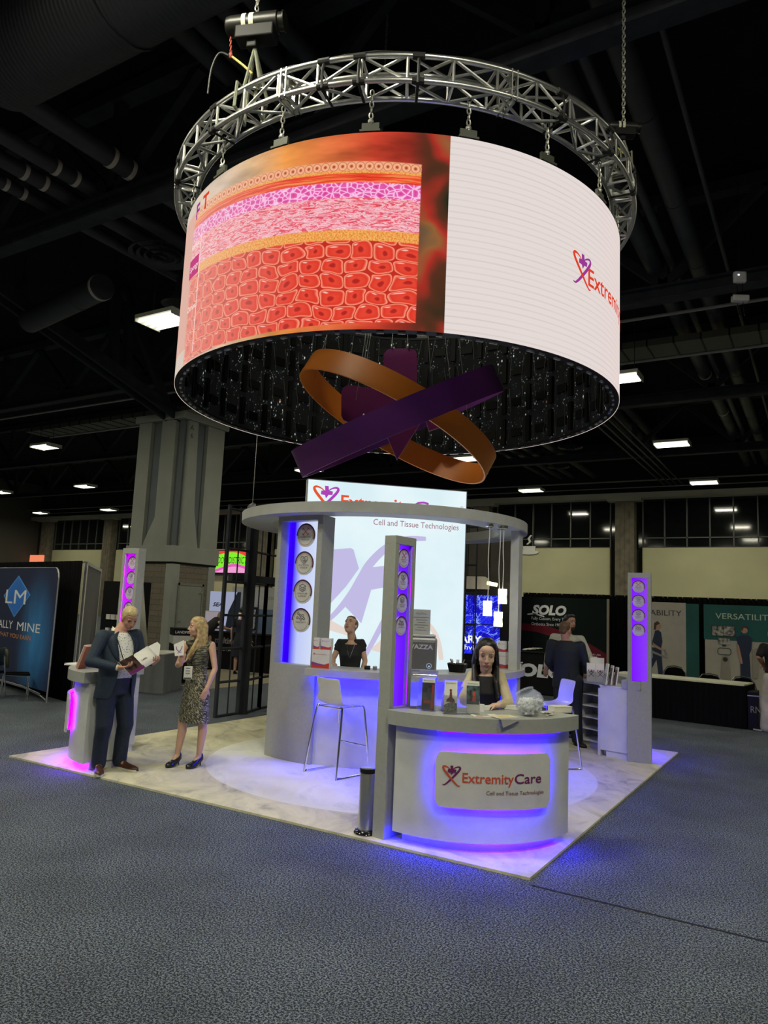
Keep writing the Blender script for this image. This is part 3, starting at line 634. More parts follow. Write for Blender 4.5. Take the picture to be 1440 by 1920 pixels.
for a_ in (-127, -104, -76, -69, -58, -28, -12, 5):
    a = math.radians(a_); mb = MB()
    mb.path([tp(a, RO, Z1), tp(a, RO+.035, (Z0+Z1)/2), tp(a, RO+.03, Z0-.03), tp(a, RI, Z0-.03), tp(a, RI-.03, Z1)], .014, 6); mb.tube(tp(a-.02, RO, Z1), tp(a+.02, RO, Z1), .036, n=10); mb.tube(tp(a-.02, RO, Z0), tp(a+.02, RO, Z0), .034, n=10); mb.build('black_tie', cb, tr)
mb = MB(); mb.path([tp(2*PI*i/60, RO-.02, Z1+.045+.012*math.sin(i*1.7)) for i in range(60)], .014, 6, closed=True); mb.build('power_cable', cb, tr)
def hoist(a_, zc, label, rz, sc=1):
    a = math.radians(a_); c = tp(a, 2.82, zc); t = thing('chain_hoist', label, 'chain hoist', tuple(c), rz)
    hm = mat('hoist_black', (.010, .010, .008), .38, spec=.35)
    mb = MB(); M = Matrix.Rotation(PI/2, 4, 'Y')
    mb.lathe([(.001, -.34), (.07, -.335), (.105, -.31), (.115, -.26), (.115, -.02), (.12, -.02), (.12, .30), (.10, .31), (.10, .36), (.115, .365), (.115, .38), (.001, .38)], n=28, M=M); mb.build('motor_body', hm, t, local=True, smooth=True)
    mb = MB(); mb.box((.04, 0, -.14), (.46, .2, .16)); mb.box((.0, .0, -.25), (.12, .1, .12)); mb.build('gear_box', black_m, t, local=True, bevel=.015)
    for x, w in ((-.09, .05), (.0, .055)):
        mb = MB(); M2 = Matrix.Rotation(PI/2, 4, 'Y'); mb.lathe([(.121, x-w/2), (.121, x+w/2)], n=28, M=M2); mb.build('paper_label', mat('label_cream', (.6, .6, .45), .6), t, local=True)
    mb = MB(); chain(mb, (.02, 0, .11), (.02, 0, (12.55-zc)/sc), .075/sc, .008/sc); mb.build('load_chain', chain_m, t, local=True)
    mb = MB(); chain(mb, (-.28, 0, -.12), (-.26, 0, -.32), .04, .005); mb.ell((-.26, 0, -.36), (.025, .025, .04), n=8, m=6); mb.build('hand_chain', mat('hook_red', (.35, .06, .04), .5), t, local=True)
    mb = MB()
    dz = Z1-zc
    for s in (-1, 1):
        mb.path([(.03, 0, -.30), (.03+.10*s, 0, dz+.06), (.03+.12*s, -.14, dz+.03), (.03+.12*s, -.17, dz-.28), (.03+.12*s, .14, dz-.30), (.03+.12*s, .16, dz+.03), (.03, 0, -.30)], .02, 6)
    mb.build('sling', mat('grey_sling', (.17, .18, .13), .8), t, local=True)
    mb = MB(); mb.path(smoothpts([(-.26, -.05, -.40), (-.38, -.05, -.36), (-.46, -.05, -.55), (-.48, -.05, -.86)], 5), .012, 6); mb.build('control_cable', cb, t, local=True)
    mb = MB(); mb.path(smoothpts([(-.24, 0, -.38), (-.1, 0, -.5), (.02, 0, -.62)], 4), .014, 6); mb.build('striped_cable', mat('yellow_stripe', (.5, .42, .12), .6), t, local=True)
    t.scale = (sc, sc, sc)
    return t
hoist(-96, 7.92, 'black chain hoist above the left front of the circular truss, two cream labels', .35, .92)
hoist(8, 7.75, 'small dark chain hoist above the right side of the circular truss', .55, .55)
hoist(130, 7.8, 'dark chain hoist behind the left rim of the circular truss', .2, .6)

# ---------------------------------------------------------------- hanging emblem sculpture
SC = Vector((.149, -.19, 4.27))
orange_p = mat('orange_satin_paint', (.95, .28, .03), .42, noise=(1.2, .05)); purple_p = mat('purple_satin_paint', (.17, .030, .22), .45, noise=(1.2, .05)); plum_p = mat('plum_satin_paint', (.16, .012, .11), .5)
pale_edge = mat('pale_board_edge', (.6, .52, .55), .5)
sculp = thing('hanging_emblem', 'hanging orange and purple loop sculpture with a plum cross under the round screen', 'sculpture', tuple(SC))
def loop(name, ang, phi, A, B, w, m, off=0, dz=0):
    ang = math.radians(ang); phi = math.radians(phi); a = Rw*math.cos(ang)+Uw*math.sin(ang); up = Uw*math.cos(ang)-Rw*math.sin(ang)
    b = (-Fw)*math.cos(phi)+up*math.sin(phi); nn = a.cross(b).normalized(); c = SC+Fw*off+Uw*dz; R = []
    for i in range(97):
        t = 2*PI*i/96; q = a*math.cos(t)+b*math.sin(t); p = c+a*A*math.cos(t)+b*B*math.sin(t); nr = (a*math.cos(t)/A+b*math.sin(t)/B).normalized(); th = .022
        R.append([p-nn*w/2-nr*th/2, p-nn*w/2+nr*th/2, p+nn*w/2+nr*th/2, p+nn*w/2-nr*th/2])
    mb = MB(); mb.loft(R, False); bmesh.ops.remove_doubles(mb.b, verts=mb.b.verts, dist=1e-5); return mb.build(name, m, sculp, smooth=True)
loop('orange_loop', -29.8, 17.5, 1.37, .80, .325, orange_p, 0, .04)
loop('purple_loop', 23.2, -2.5, 1.40, .82, .36, purple_p, -.12, -.02)
fS = lambda x, y, d=0: SC+Rw*(x*1.03/143.7)+Uw*((y*1.03+17)/143.7)-Fw*d
for P, nm in (([(-25, 112), (-19, 120), (-12, 123), (26, 123), (34, 120), (37, 112), (38, 62), (0, 40), (-25, 30)], 'cross_arm'), ([(-104, 42), (-101, 50), (-92, 55), (20, 40), (20, -10), (-45, -10), (-70, -14), (-90, -14), (-100, -10), (-104, -2)], 'cross_arm'),
              ([(-40, 10), (45, 30), (50, -5), (0, -84)], 'cross_arm'), ([(40, 40), (108, 35), (112, 28), (112, -12), (60, -30)], 'cross_arm')):
    mb = MB(); mb.poly(fS, P, -.30, -.22); mb.build(nm, plum_p, sculp)
    mb = MB(); mb.poly(fS, [(x_*1.0, y_-1.2) for x_, y_ in P], -.302, -.29); mb.build('cross_edge', pale_edge, sculp)
mb = MB()
for x_, y_, zt in ((-60, 90, 6.3), (-55, 95, 6.3), (-10, 123, 6.3), (20, 123, 6.3), (60, 70, 6.3), (-75, 20, 6.2), (95, 60, 6.3), (-150, 60, 6.3), (130, -40, 6.3)):
    p = fS(x_, y_, .1 if abs(x_) > 40 else -.26); mb.tube(p, (p.x*.7, p.y*.7, zt), .003, n=5)
mb.build('suspension_wires', mat('thin_wire', (.3, .3, .3), .4, .6), sculp)
mb = MB()
for x_, y_ in ((-10, 127), (20, 127), (-62, -3)): p = fS(x_, y_, -.2); mb.ell(p, (.02, .02, .035), n=8, m=6)
mb.build('wire_clips', alu, sculp)
# ---------------------------------------------------------------- LED strips
def strip_mat(name, stops, strength, scale=.9, seed=0):
    n = NT(name, emission=True); v = n.tc.outputs['Object']; q = n.noise(v, scale, 1, .3)
    n.sh.inputs['Strength'].default_value = strength; n.done(n.ramp(q, stops)); return MAT[name]
def grad_strip(name, stops, strength, x0, x1):
    n = NT(name, emission=True); x, y, z = n.xyz(n.tc.outputs['Object']); n.sh.inputs['Strength'].default_value = strength
    n.done(n.ramp(n.ma('DIVIDE', n.ma('SUBTRACT', x, x0), x1-x0), stops)); return MAT[name]
glow_base = grad_strip('rgb_strip_base', [(0, (.014, 0, 1)), (.30, (.002, 0, 1)), (.55, (.002, .0, 1)), (.78, (.014, 0, 1)), (1, (.008, 0, 1))], 250, 1.1, 3.1)
glow_sign = grad_strip('rgb_strip_sign', [(0, (.01, 0, 1)), (.35, (.02, 0, 1)), (.6, (.03, 0, 1)), (1, (.016, 0, 1))], 260, 2.2, 3.0)
glow_violet = emat('strip_violet', (.13, 0, 1), 9); glow_mag = emat('strip_magenta', (.42, 0, 1), 12); glow_blue = emat('strip_blue', (.002, 0, 1), 250); glow_pv = emat('strip_purple', (.15, 0, 1), 9)
glow_mag2 = emat('strip_magenta_floor', (.13, 0, 1), 150)
glow_mag3 = emat('strip_magenta_sign', (.30, 0, 1), 45)
glow_under = grad_strip('rgb_under_top', [(0, (.01, 0, 1)), (.4, (.02, 0, 1)), (.6, (.06, 0, 1)), (1, (.04, 0, 1))], 7, 1.1, 3.1)
badge_w = mat('badge_white', (.62, .61, .58), .5); badge_ring = mat('badge_ring_plum', (.09, .012, .045), .5)
icon_c = mat('icon_grey', (.16, .14, .15), .6); icon_r = mat('icon_red', (.45, .06, .04), .6); icon_b = mat('icon_blue', (.10, .2, .35), .6)
NAMES = [('COMBINATIVE', 'WOUND CARE'), ('PLACENTAL', 'TISSUE'), ('ACELLULAR', 'DERMIS'), ('XENOGRAFTS', None)]
def badge(f, cx, cy, r, kind, parent, local=False, mring=badge_ring):
    """round product badge: thick disc, plum arc around the upper right, line icon and caption"""
    k = dict(parent=parent); sub = .02 if r > .1 else 0
    mb = MB(); mb.poly(f, disc(cx, cy, r), 0, .02, 0); b = mb.build('badge', badge_w, parent)
    mb = MB(); R = [(cx+r*math.cos(t), cy+r*math.sin(t)) for t in [math.radians(-20+200*i/20) for i in range(21)]]; mb.ribbon(f, R, r*.14, .023); mb.build('badge_arc', mring, b)
    mb = MB(); R = [(cx+r*.84*math.cos(t), cy+r*.84*math.sin(t)) for t in [math.radians(360*i/28) for i in range(29)]]; mb.ribbon(f, R, r*.025, .022)
    w = r*.06; g = lambda P: mb.ribbon(f, [(cx+a*r, cy+b_*r) for a, b_ in P], w, .023)
    if kind == 0: g([(-.3, .62), (.28, .08)]); g([(.3, .62), (-.28, .08)]); g([(-.42, .5), (-.2, .7)]); g([(.42, .5), (.2, .7)]); g([(-.4, .18), (-.2, .0)]); g([(.4, .18), (.2, .0)])
    if kind == 1: g(smoothpts([(0, -.02), (-.35, .3), (-.36, .55), (-.18, .64), (0, .5), (.18, .64), (.36, .55), (.35, .3), (0, -.02)], 4)); g(smoothpts([(-.18, .36), (-.04, .5), (.08, .34), (-.04, .2), (-.16, .3)], 4)); g(smoothpts([(.02, .2), (.2, .26), (.2, .44)], 4))
    if kind == 2:
        for dz in (0, -.16, -.3): g([(-.38, .5+dz), (0, .34+dz), (.38, .5+dz)])
        g([(-.38, .5), (0, .68), (.38, .5)])
    if kind == 3:
        for a, b_ in ((-.3, .58), (-.05, .42), (-.4, .22), (.0, .12), (.34, .18), (.22, .44)): g([(a+.1*math.cos(t), b_+.1*math.sin(t)) for t in [2*PI*i/8 for i in range(9)]])
        g([(-.25, .55), (-.12, .46)]); g([(-.3, .22), (-.1, .16)]); g([(.02, .34), (.0, .2)]); g([(.08, .14), (.24, .18)])
    mb.build('badge_icon', (icon_r, icon_c, icon_c, icon_c)[kind], b)
    a, c = NAMES[kind]; q = text(a, f, cx, cy-.2*r, r*.14, icon_c, b, width=r*1.15, align='CENTER', name='caption', d=.023)
    if c: text(c, f, cx, cy-.42*r, r*.14, icon_c, b, width=r*.85, align='CENTER', name='caption', d=.023)

# ---------------------------------------------------------------- slim towers
def baked_wash(name, ca, cb, st):  # wash of the LED strips baked into the panel's emission over a dark base
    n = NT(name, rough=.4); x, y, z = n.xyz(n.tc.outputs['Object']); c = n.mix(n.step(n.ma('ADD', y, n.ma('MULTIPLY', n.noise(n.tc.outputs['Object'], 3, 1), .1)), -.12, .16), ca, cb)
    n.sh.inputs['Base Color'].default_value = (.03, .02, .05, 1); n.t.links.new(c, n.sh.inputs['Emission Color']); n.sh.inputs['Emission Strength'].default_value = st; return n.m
def tower(loc, rz, label, strip, panelm, mring=badge_ring):
    t = thing('light_tower', label, 'tower', (*loc, 0), rz, 'slim grey towers of the stand')
    X, Y, H = .059, .147, 2.455
    M = Matrix.Translation(Vector((*loc, 0))) @ Matrix.Rotation(rz, 4, 'Z')
    mb = MB(); mb.bb((-X, -Y, .018), (X, Y, 1.04)); mb.bb((-X, -Y, 2.385), (X, Y, H)); mb.bb((-X, -Y, 1.04), (X, -Y+.038, 2.385)); mb.bb((-X, Y-.038, 1.04), (X, Y, 2.385)); mb.build('tower_frame', grey_lam, t, local=True, bevel=.002)
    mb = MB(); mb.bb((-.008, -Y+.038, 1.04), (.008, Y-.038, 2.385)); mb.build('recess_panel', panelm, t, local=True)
    for s in (-1, 1):
        for q in (-1, 1):
            yy = q*(Y-.038); mb = MB(); mb.bb((s*.044, yy-q*.001, 1.05), (s*.050, yy-q*.007, 2.375)); mb.build('led_strip', strip, t, local=True)
            mb = MB(); mb.bb((s*.052, yy, 1.04), (s*.059, yy-q*.012, 2.385)); mb.build('recess_lip', grey_lam, t, local=True)
        f0 = planemap((s*.010, 0, 0), (0, s, 0), (s, 0, 0)); f = lambda x, y, d=0, f0=f0: M @ f0(x, y, d)
        for k in range(4): badge(f, .012*s, 2.272-.19*k, .078, k, t, mring=mring)
    return t
tower((1.772, -2.822), math.radians(-7), 'nearest slim grey tower with violet recess, left of the lettered counter', glow_violet, baked_wash('lit_violet_acrylic', (.22, .03, .95), (.12, .0, .95), 1))
tower((-2.62, -1.91), math.radians(-90), 'slim pale tower with magenta recess, behind the man in the suit', glow_mag, baked_wash('lit_magenta_acrylic', (.62, .0, .95), (.52, .0, .95), 1))
tower((2.765, 1.905), math.radians(98), 'slim grey tower with violet recess at the right corner of the stand', glow_pv, baked_wash('lit_purple_acrylic', (.24, .04, .75), (.19, .0, 1), 1))

# ---------------------------------------------------------------- curved corner counters
def counter(c, rz, label, interior=False):
    """rz rotates the front counter (opening angles -100..-5) around its circle centre"""
    t = thing('curved_counter', label, 'counter', (*c, 0), 0, 'curved corner counters of the stand'); a0, a1 = -100+rz, -5+rz; o = (c[0], c[1])
    if not interior:
        mb = MB(); mb.arc(o, .56, .98, a0, a1, .10, .925, 48); mb.build('counter_body', white_lam, t, smooth=True)
    else:
        mb = MB(); mb.arc(o, .94, .98, a0, a1, .10, .925, 48)
        for q in (a0+.1, a0+20, a0+33, a1-2.4): mb.arc(o, .50, .95, q, q+2.3, .10, .925, 2)
        mb.arc(o, .50, .95, a0, a1, .10, .125, 40); mb.arc(o, .50, .95, a0, a1, .90, .925, 40); mb.build('counter_body', white_lam, t, smooth=True)
        for k in range(1, 5): mb = MB(); mb.arc(o, .505, .95, a0+35, a1-2.4, .10+.16*k, .118+.16*k, 16); mb.build('shelf', white_lam, t, smooth=True)
        mb = MB(); mb.arc(o, .49, .505, a0+21, a0+34, .13, .89, 10); d = mb.build('cabinet_door', mat('door_white', (.58, .58, .62), .4), t, smooth=True)
        mb = MB(); mb.arc(o, .470, .49, a0+31, a0+33, .60, .68, 3); mb.build('door_lock', chrome, d)
        mb = MB(); mb.arc(o, .47, .505, a0, a0+20, .02, .90, 12); mb.build('end_panel', mat('door_white'), t, smooth=True)
    mb = MB(); mb.arc(o, .80 if interior else .50, 1.06, a0-1.5, a1+.5, .925, 1.04, 48); mb.build('counter_top', grey_lam, t, smooth=True, bevel=.003)
    if interior: mb = MB(); mb.arc(o, .49, .80, a0-.5, a1+.5, .925, .945, 40); mb.build('work_top', mat('worktop_white', (.66, .65, .62), .35), t, smooth=True)
    mb = MB(); mb.arc(o, .58, .88, a0+1.5, a1-2, .018, .10, 40); mb.build('toe_kick', white_lam, t, smooth=True)
    mb = MB(); mb.arc(o, .885, .90, a0+3, a1-3, .085, .098, 60); mb.build('floor_glow_strip', glow_mag2 if rz == -90 else glow_base, t)
    mb = MB(); mb.arc(o, 1.0, 1.012, a0+22, a1-12, .912, .922, 40); mb.build('under_top_strip', glow_under, t)
    am = math.radians(-51.75+rz); f = cylmap(o, 1.035, am, .57); w = .47
    mb = MB()
    P = rrect(-w, -.205, w, .205, .055)
    mb.plate(f, -w, w, -.205, .205, .055, -.008, .010); pl = mb.build('sign_plate', mat('sign_white', (.64, .64, .60), .45), t)
    mb = MB(); Q = rrect(-w+.03, -.175, w-.03, .175, .04, 4); Q2 = []
    for a, b in zip(Q, Q[1:]+Q[:1]):
        kk = max(1, int(math.hypot(b[0]-a[0], b[1]-a[1])/.04)); Q2 += [(a[0]+(b[0]-a[0])*i/kk, a[1]+(b[1]-a[1])*i/kk) for i in range(kk)]
    mb.path([f(x, y, -.028) for x, y in Q2], .006, 5, closed=True); mb.build('sign_backlight', glow_mag3 if rz == -90 else glow_sign, t)
    emblem(f, -.415, .045-.085, .14, t, orange_ink, purple_ink, .013)
    text('Extremity', f, -.262, -.012, .075, orange_ink, t, width=.395, bold=.012, d=.014); text('Care', f, .140, -.012, .075, purple_ink, t, width=.235, bold=.012, d=.014)
    text('Cell and Tissue Technologies', f, .40, -.095, .030, mat('ink_wine', (.16, .03, .07), .6), t, width=.48, align='RIGHT', d=.014)
    return t
counter((2.05, -2.0), 0, 'curved white front counter with large lettered glowing sign')
counter((-1.72, -2.06), -90, 'curved white counter with magenta side glow, behind the man in the suit')
cnt3 = counter((1.75, 2.04), 90, 'curved white counter seen from its shelf side, beside the right-hand tower', True)

# ---------------------------------------------------------------- round central kiosk
KC = (-.451, .603); k = thing('round_kiosk', 'round grey kiosk with ring canopy, lit badge wall and blue-lit bar', 'kiosk', (*KC, 0))
mb = MB(); mb.arc(KC, 1.60, 1.99, 0, 360, 2.925, 3.054, 120); mb.build('ring_canopy', mat('canopy_grey', (.44, .45, .43), .5), k, smooth=True, bevel=.003)
A0, A1 = -109.0, -84.1
mb = MB(); mb.arc(KC, 1.45, 1.60, A0, A1, .018, 2.925, 16); mb.arc(KC, 1.60, 1.75, A0, A1, .018, 1.13, 16); mb.arc(KC, 1.60, 1.75, A0, A1, 2.865, 2.925, 16)
mb.arc(KC, 1.60, 1.75, A0, A0+2.6, 1.13, 2.865, 3); mb.arc(KC, 1.60, 1.75, A1-2.3, A1, 1.13, 2.865, 3); mb.build('badge_wall', grey_lam, k, smooth=True)
n = NT('frosted_lit_panel', emission=True); n.sh.inputs['Strength'].default_value = .92; x, y, z = n.xyz(n.tc.outputs['Object']); an = n.ma('MULTIPLY', n.ma('ARCTAN2', n.ma('SUBTRACT', y, KC[1]), n.ma('SUBTRACT', x, KC[0])), 180/PI)
n.done(n.ramp(n.ma('DIVIDE', n.ma('ADD', an, 106.5), 20.5), [(0, (.03, 0, 1)), (.16, (.04, 0, 1)), (.26, (.22, .22, 1)), (.42, (.56, .64, 1)), (1, (.76, .84, 1))]))  # blue edge light and its fade to white are set in the emission ramp
mb = MB(); mb.arc(KC, 1.60, 1.606, A0+2.6, A1-2.3, 1.13, 2.865, 16); mb.build('lit_back_panel', MAT['frosted_lit_panel'], k, smooth=True)
mb = MB(); mb.arc(KC, 1.612, 1.625, A0+2.7, A0+3.2, 1.14, 2.85, 2); mb.build('blue_edge_strip', emat('strip_blue_soft', (.004, 0, 1), 14), k)
fK = cylmap(KC, 1.62, 0, 0)
for i in range(4): badge(fK, rad(-95.3)*1.62, 2.690-.3465*i, .142, i, k)
for a, b, nm in ((7.5, 26, 'front_post'), (112, 128, 'back_post')):
    mb = MB(); mb.arc(KC, 1.82, 1.93, a, b, .018, 2.925, 10); mb.build(nm, mat('post_pale_grey', (.50, .51, .49), .5), k, smooth=True)
mb = MB(); mb.arc(KC, 1.40, 1.99, A1, 26, 1.045, 1.127, 60); mb.build('bar_top', mat('bar_top_grey', (.45, .45, .44), .4), k, smooth=True, bevel=.003)
mb = MB(); mb.arc(KC, 1.66, 1.70, A1, 26, .018, 1.045, 60); mb.build('bar_front', white_lam, k, smooth=True)
mb = MB(); mb.arc(KC, 1.77, 1.80, A1+.5, 25, 1.030, 1.043, 60); mb.build('bar_glow_strip', glow_blue, k)
# pendants
lamp_g = emat('opal_lamp_glass', (1, .97, .72), 3.2)
for i, (x, y, zt, lb) in enumerate(((1.376, .054, 1.985, 'opal glass pendant lamp hanging left of the other two'), (1.47, .293, 2.14, 'opal glass pendant lamp highest of the three'), (1.43, .27, 1.86, 'opal glass pendant lamp lowest of the three'))):
    t = thing('pendant_lamp', lb, 'pendant lamp', (x, y, zt-.18), group='opal pendant lamps under the ring canopy')
    mb = MB(); mb.lathe([(.001, .18), (.052, .18), (.054, .175), (.054, .12), (.050, .09), (.055, .03), (.054, 0), (.05, 0)], n=24); mb.build('glass_shade', lamp_g, t, local=True, smooth=True)
    mb = MB(); mb.path(smoothpts([(0, 0, .18), (.006, 0, .45), (-.005, 0, .7), (.004, 0, 1.0), (0, 0, 2.925-zt+.18)], 5), .006, 6); mb.build('lamp_cord', mat('white_cord', (.75, .75, .72), .5), t, local=True)
    mb = MB(); zc = 2.925-zt+.18; mb.lathe([(.001, zc), (.05, zc), (.05, zc-.035), (.02, zc-.05), (.001, zc-.05)], n=16); mb.build('ceiling_rose', chrome, t, local=True, smooth=True)
# ---------------------------------------------------------------- tall lightbox behind the bar
LBO = Vector((-1.30, -.13, 0)); LU = Vector((.726, .688, 0)); LN = Vector((.688, -.726, 0)); LW, LH = 2.355, 3.60
lb = thing('lightbox_wall', 'tall white backlit wall with the company name rising through the ring canopy', 'lightbox', tuple(LBO+LU*LW/2))
M = Matrix.Rotation(math.atan2(LU.y, LU.x), 4, 'Z'); c = LBO+LU*LW/2-LN*.09
mb = MB(); mb.box(c+U0*(LH/2+.009), (LW, .16, LH-.018), M=M); mb.build('lightbox_case', mat('case_white', (.6, .62, .62), .5), lb)
fB = planemap(LBO-LN*.004, LU, LN)
n = NT('lightbox_fabric', emission=True); q = n.noise(n.tc.outputs['Object'], 1.1, 3); n.sh.inputs['Strength'].default_value = 1.04
n.done(n.ramp(q, [(.35, (.66, .83, .88)), (.65, (.78, .90, .93))]))
mb = MB(); mb.grid(fB, .012, LW-.012, .02, LH-.012, 2, 2, 0); mb.build('lit_fabric', MAT['lightbox_fabric'], lb)
pp = emat('lit_pale_purple', (.58, .54, .84), .93); pk = emat('lit_pale_peach', (.84, .72, .66), .93); po = emat('lit_orange_red', (.84, .10, .035), .93); ppu = emat('lit_purple', (.45, .06, .50), .93); pw = emat('lit_wine', (.34, .12, .19), .93)
def shp(P, m, nm='printed_shape', d=.003): mb = MB(); mb.poly(fB, P, d, d+.0001); mb.build(nm, m, lb)
def strk(P, w, m, nm='printed_stroke', d=.003): mb = MB(); mb.ribbon(fB, smoothpts(P, 8), w, d); mb.build(nm, m, lb)
shp([(.05, 2.42), (.06, 2.56), (.38, 2.62), (.66, 2.66), (.70, 2.64), (.79, 2.38), (.70, 2.24), (.62, 2.12), (.52, 2.0), (.40, 1.86), (.20, 1.84), (.22, 2.16), (.05, 2.20)], pp)
strk([(1.75, 2.86), (1.45, 2.83), (1.17, 2.69), (.95, 2.46), (.83, 2.25), (.70, 2.02), (.52, 1.78), (.30, 1.55)], [.02+.10*math.sin(PI*min(1, .12+i/70)) for i in range(57)], pp)
shp([(.93, 2.40), (1.12, 2.43), (1.30, 2.46), (1.5, 2.40), (1.45, 2.12), (1.177, 2.135), (.98, 2.09), (.86, 1.62), (.60, 1.86), (.72, 2.10)], pp, d=.0035)
shp([(.90, 1.17), (1.22, 1.84), (1.45, 2.3), (1.56, 2.25), (1.40, 1.85), (1.165, 1.54), (.95, 1.13)], pp)
shp([(.35, 1.70), (.46, 1.63), (.76, 1.49), (.70, 1.44), (.45, 1.5), (.35, 1.52)], pk); shp([(1.0, 1.26), (1.17, 1.42), (1.26, 1.35), (1.28, 1.2)], pk)
strk([(1.60, 1.80), (1.78, 1.68), (1.92, 1.54), (2.0, 1.36), (2.04, 1.15)], .07, pk)
emblem(fB, .085, 3.13, .37, lb, po, ppu, .004)
text('Extremity', fB, .486, 3.235, .175, po, lb, width=1.03, bold=.02); text('Care', fB, 1.545, 3.235, .165, ppu, lb, width=.69, bold=.02); text('®', fB, 2.26, 3.33, .04, pw, lb)
text('Cell and Tissue Technologies', fB, .968, 3.012, .088, pw, lb, width=1.27)

# ---------------------------------------------------------------- things on the bar
def boxprint(name, label, c, d, rz, group, rows=1):
    """white carton with red and purple swoosh and small lettering on the front (-y side of its frame)"""
    t = thing(name, label, 'box', c, rz, group); w, dp, h = d
    mb = MB(); mb.bb((-w/2, -dp/2, 0), (w/2, dp/2, h)); mb.build('carton', mat('carton_white', (.74, .72, .74), .5), t, local=True, bevel=.002)
    Mx = Matrix.Translation(Vector(c)) @ Matrix.Rotation(rz, 4, 'Z'); g0 = planemap((0, -dp/2-.001, 0), (1, 0, 0), (0, -1, 0)); f = lambda x, y, d=0: Mx @ g0(x, y, d)
    cr_ = mat('carton_red', (.58, .05, .035), .5); cp_ = mat('carton_purple', (.28, .05, .33), .5)
    P = [(-w/2, 0), (w/2, 0), (w/2, h*.30)]+[(w/2-w*i/8, h*(.30-.13*math.sin(PI*i/8))) for i in range(1, 8)]+[(-w/2, h*.30)]
    mb = MB(); mb.poly(f, P, 0, .001); mb.build('red_swoosh', cr_, t)
    P = [(-w/2, h*.18), (0, h*.13), (w*.3, h*.17)]+[(w*.3-w*.8*i/6, h*(.20+.14*(i/6)**1.5)) for i in range(7)]
    mb = MB(); mb.poly(f, P, .001, .0015); mb.build('purple_swoosh', cp_, t)
    text('ExtremityCare', f, -w*.33, h*.72, h*.055, orange_ink, t, width=w*.66, d=.002)
    emblem(f, -w*.42, h*.70, h*.10, t, orange_ink, purple_ink, .002)
    return t
zB = 1.127
def onbar(a, r): return (KC[0]+r*math.cos(rad(a)), KC[1]+r*math.sin(rad(a)), zB)
p = onbar(-80.6, 1.80); boxprint('product_carton', 'larger white carton with red swoosh at the left end of the bar', p, (.215, .10, .21), .30, 'cartons on the bar')
q = (p[0]-.055, p[1]+.005, zB+.21); boxprint('product_carton', 'narrow upper white carton, left of two, at the left end of the bar', (q[0]-.018, q[1]-.006, q[2]), (.068, .08, .13), .30, 'cartons on the bar')
boxprint('product_carton', 'wider upper white carton, right of two, at the left end of the bar', (q[0]+.095, q[1]+.03, q[2]), (.125, .08, .13), .30, 'cartons on the bar')
p = onbar(16.5, 1.72); rz = math.radians(30)
boxprint('product_carton', 'larger white carton with red swoosh at the right end of the bar', (p[0]-.04, p[1]-.02, zB), (.22, .12, .21), rz, 'cartons on the bar')
boxprint('product_carton', 'white carton half behind the larger one at the right end of the bar', (p[0]+.10, p[1]+.12, zB), (.10, .10, .21), rz, 'cartons on the bar')
boxprint('product_carton', 'upper white carton, left of two, at the right end of the bar', (p[0]-.04, p[1]-.0, zB+.21), (.12, .09, .14), rz, 'cartons on the bar')
boxprint('product_carton', 'upper white carton, right of two, at the right end of the bar', (p[0]+.075, p[1]+.07, zB+.21), (.09, .09, .14), rz, 'cartons on the bar')
# coffee machine
cm = onbar(-40, 1.66); t = thing('coffee_machine', 'grey square coffee machine on the bar, in front of the lightbox', 'coffee machine', (cm[0]-.11, cm[1]+.02, zB), math.radians(30))
mg = mat('machine_grey', (.12, .12, .13), .4); Mx = Matrix.Translation(t.location) @ Matrix.Rotation(t.rotation_euler.z, 4, 'Z'); f0 = planemap((0, -.171, 0), (1, 0, 0), (0, -1, 0)); fM = lambda x, y, d=0: Mx @ f0(x, y, d)
mb = MB(); mb.bb((-.22, -.15, .0), (.22, .17, .40)); mb.build('machine_body', mat('machine_silver', (.36, .37, .38), .4, .3), t, local=True, bevel=.03)
mb = MB(); mb.bb((-.205, -.170, .02), (.195, -.14, .355)); mb.build('front_panel', mg, t, local=True, bevel=.012)
mb = MB(); mb.bb((-.22, -.15, .40), (.20, .15, .43)); mb.build('bean_tray', mat('tray_silver', (.45, .45, .45), .4, .3), t, local=True, bevel=.01)
text('LAVAZZA', fM, -.19, .265, .052, mat('silver_letter', (.55, .55, .56), .4), t, width=.36, bold=.03, d=.003)
mb = MB(); mb.ribbon(fM, [(.13+.028*math.cos(a_), .075+.028*math.sin(a_)) for a_ in [2*PI*i/20 for i in range(21)]], .004, .003); mb.poly(fM, disc(.13, .07, .009, 10)+[(.13, .10)][:0], .003, .004); mb.build('power_button', emat('button_glow', (.5, .75, 1), .8), t)
# certificate in a stand behind the machine
t = thing('framed_notice', 'grey framed notice with small print standing on the coffee machine', 'sign', (cm[0]-.09, cm[1]+.04, zB+.43), math.radians(30))
Mx2 = Matrix.Translation(t.location) @ Matrix.Rotation(t.rotation_euler.z, 4, 'Z'); f1 = planemap((0, -.012, 0), (1, 0, 0), (0, -1, 0)); fN = lambda x, y, d=0: Mx2 @ f1(x, y, d)
mb = MB(); mb.bb((-.14, -.01, 0), (.11, .01, .29)); mb.build('notice_panel', mat('notice_grey', (.42, .44, .46), .6), t, local=True)
text('NOTICE', fN, 0, .235, .02, ink_grey, t, width=.12, align='CENTER')
mb = MB()
for i, (a_, b_) in enumerate(((-.09, .09), (-.06, .07), (-.05, .05), (-.08, .08), (-.04, .04), (-.07, .06))): mb.poly(fN, [(a_, .195-.03*i), (b_, .195-.03*i), (b_, .201-.03*i), (a_, .201-.03*i)], .001, .002)
mb.build('small_print', ink_grey, t)
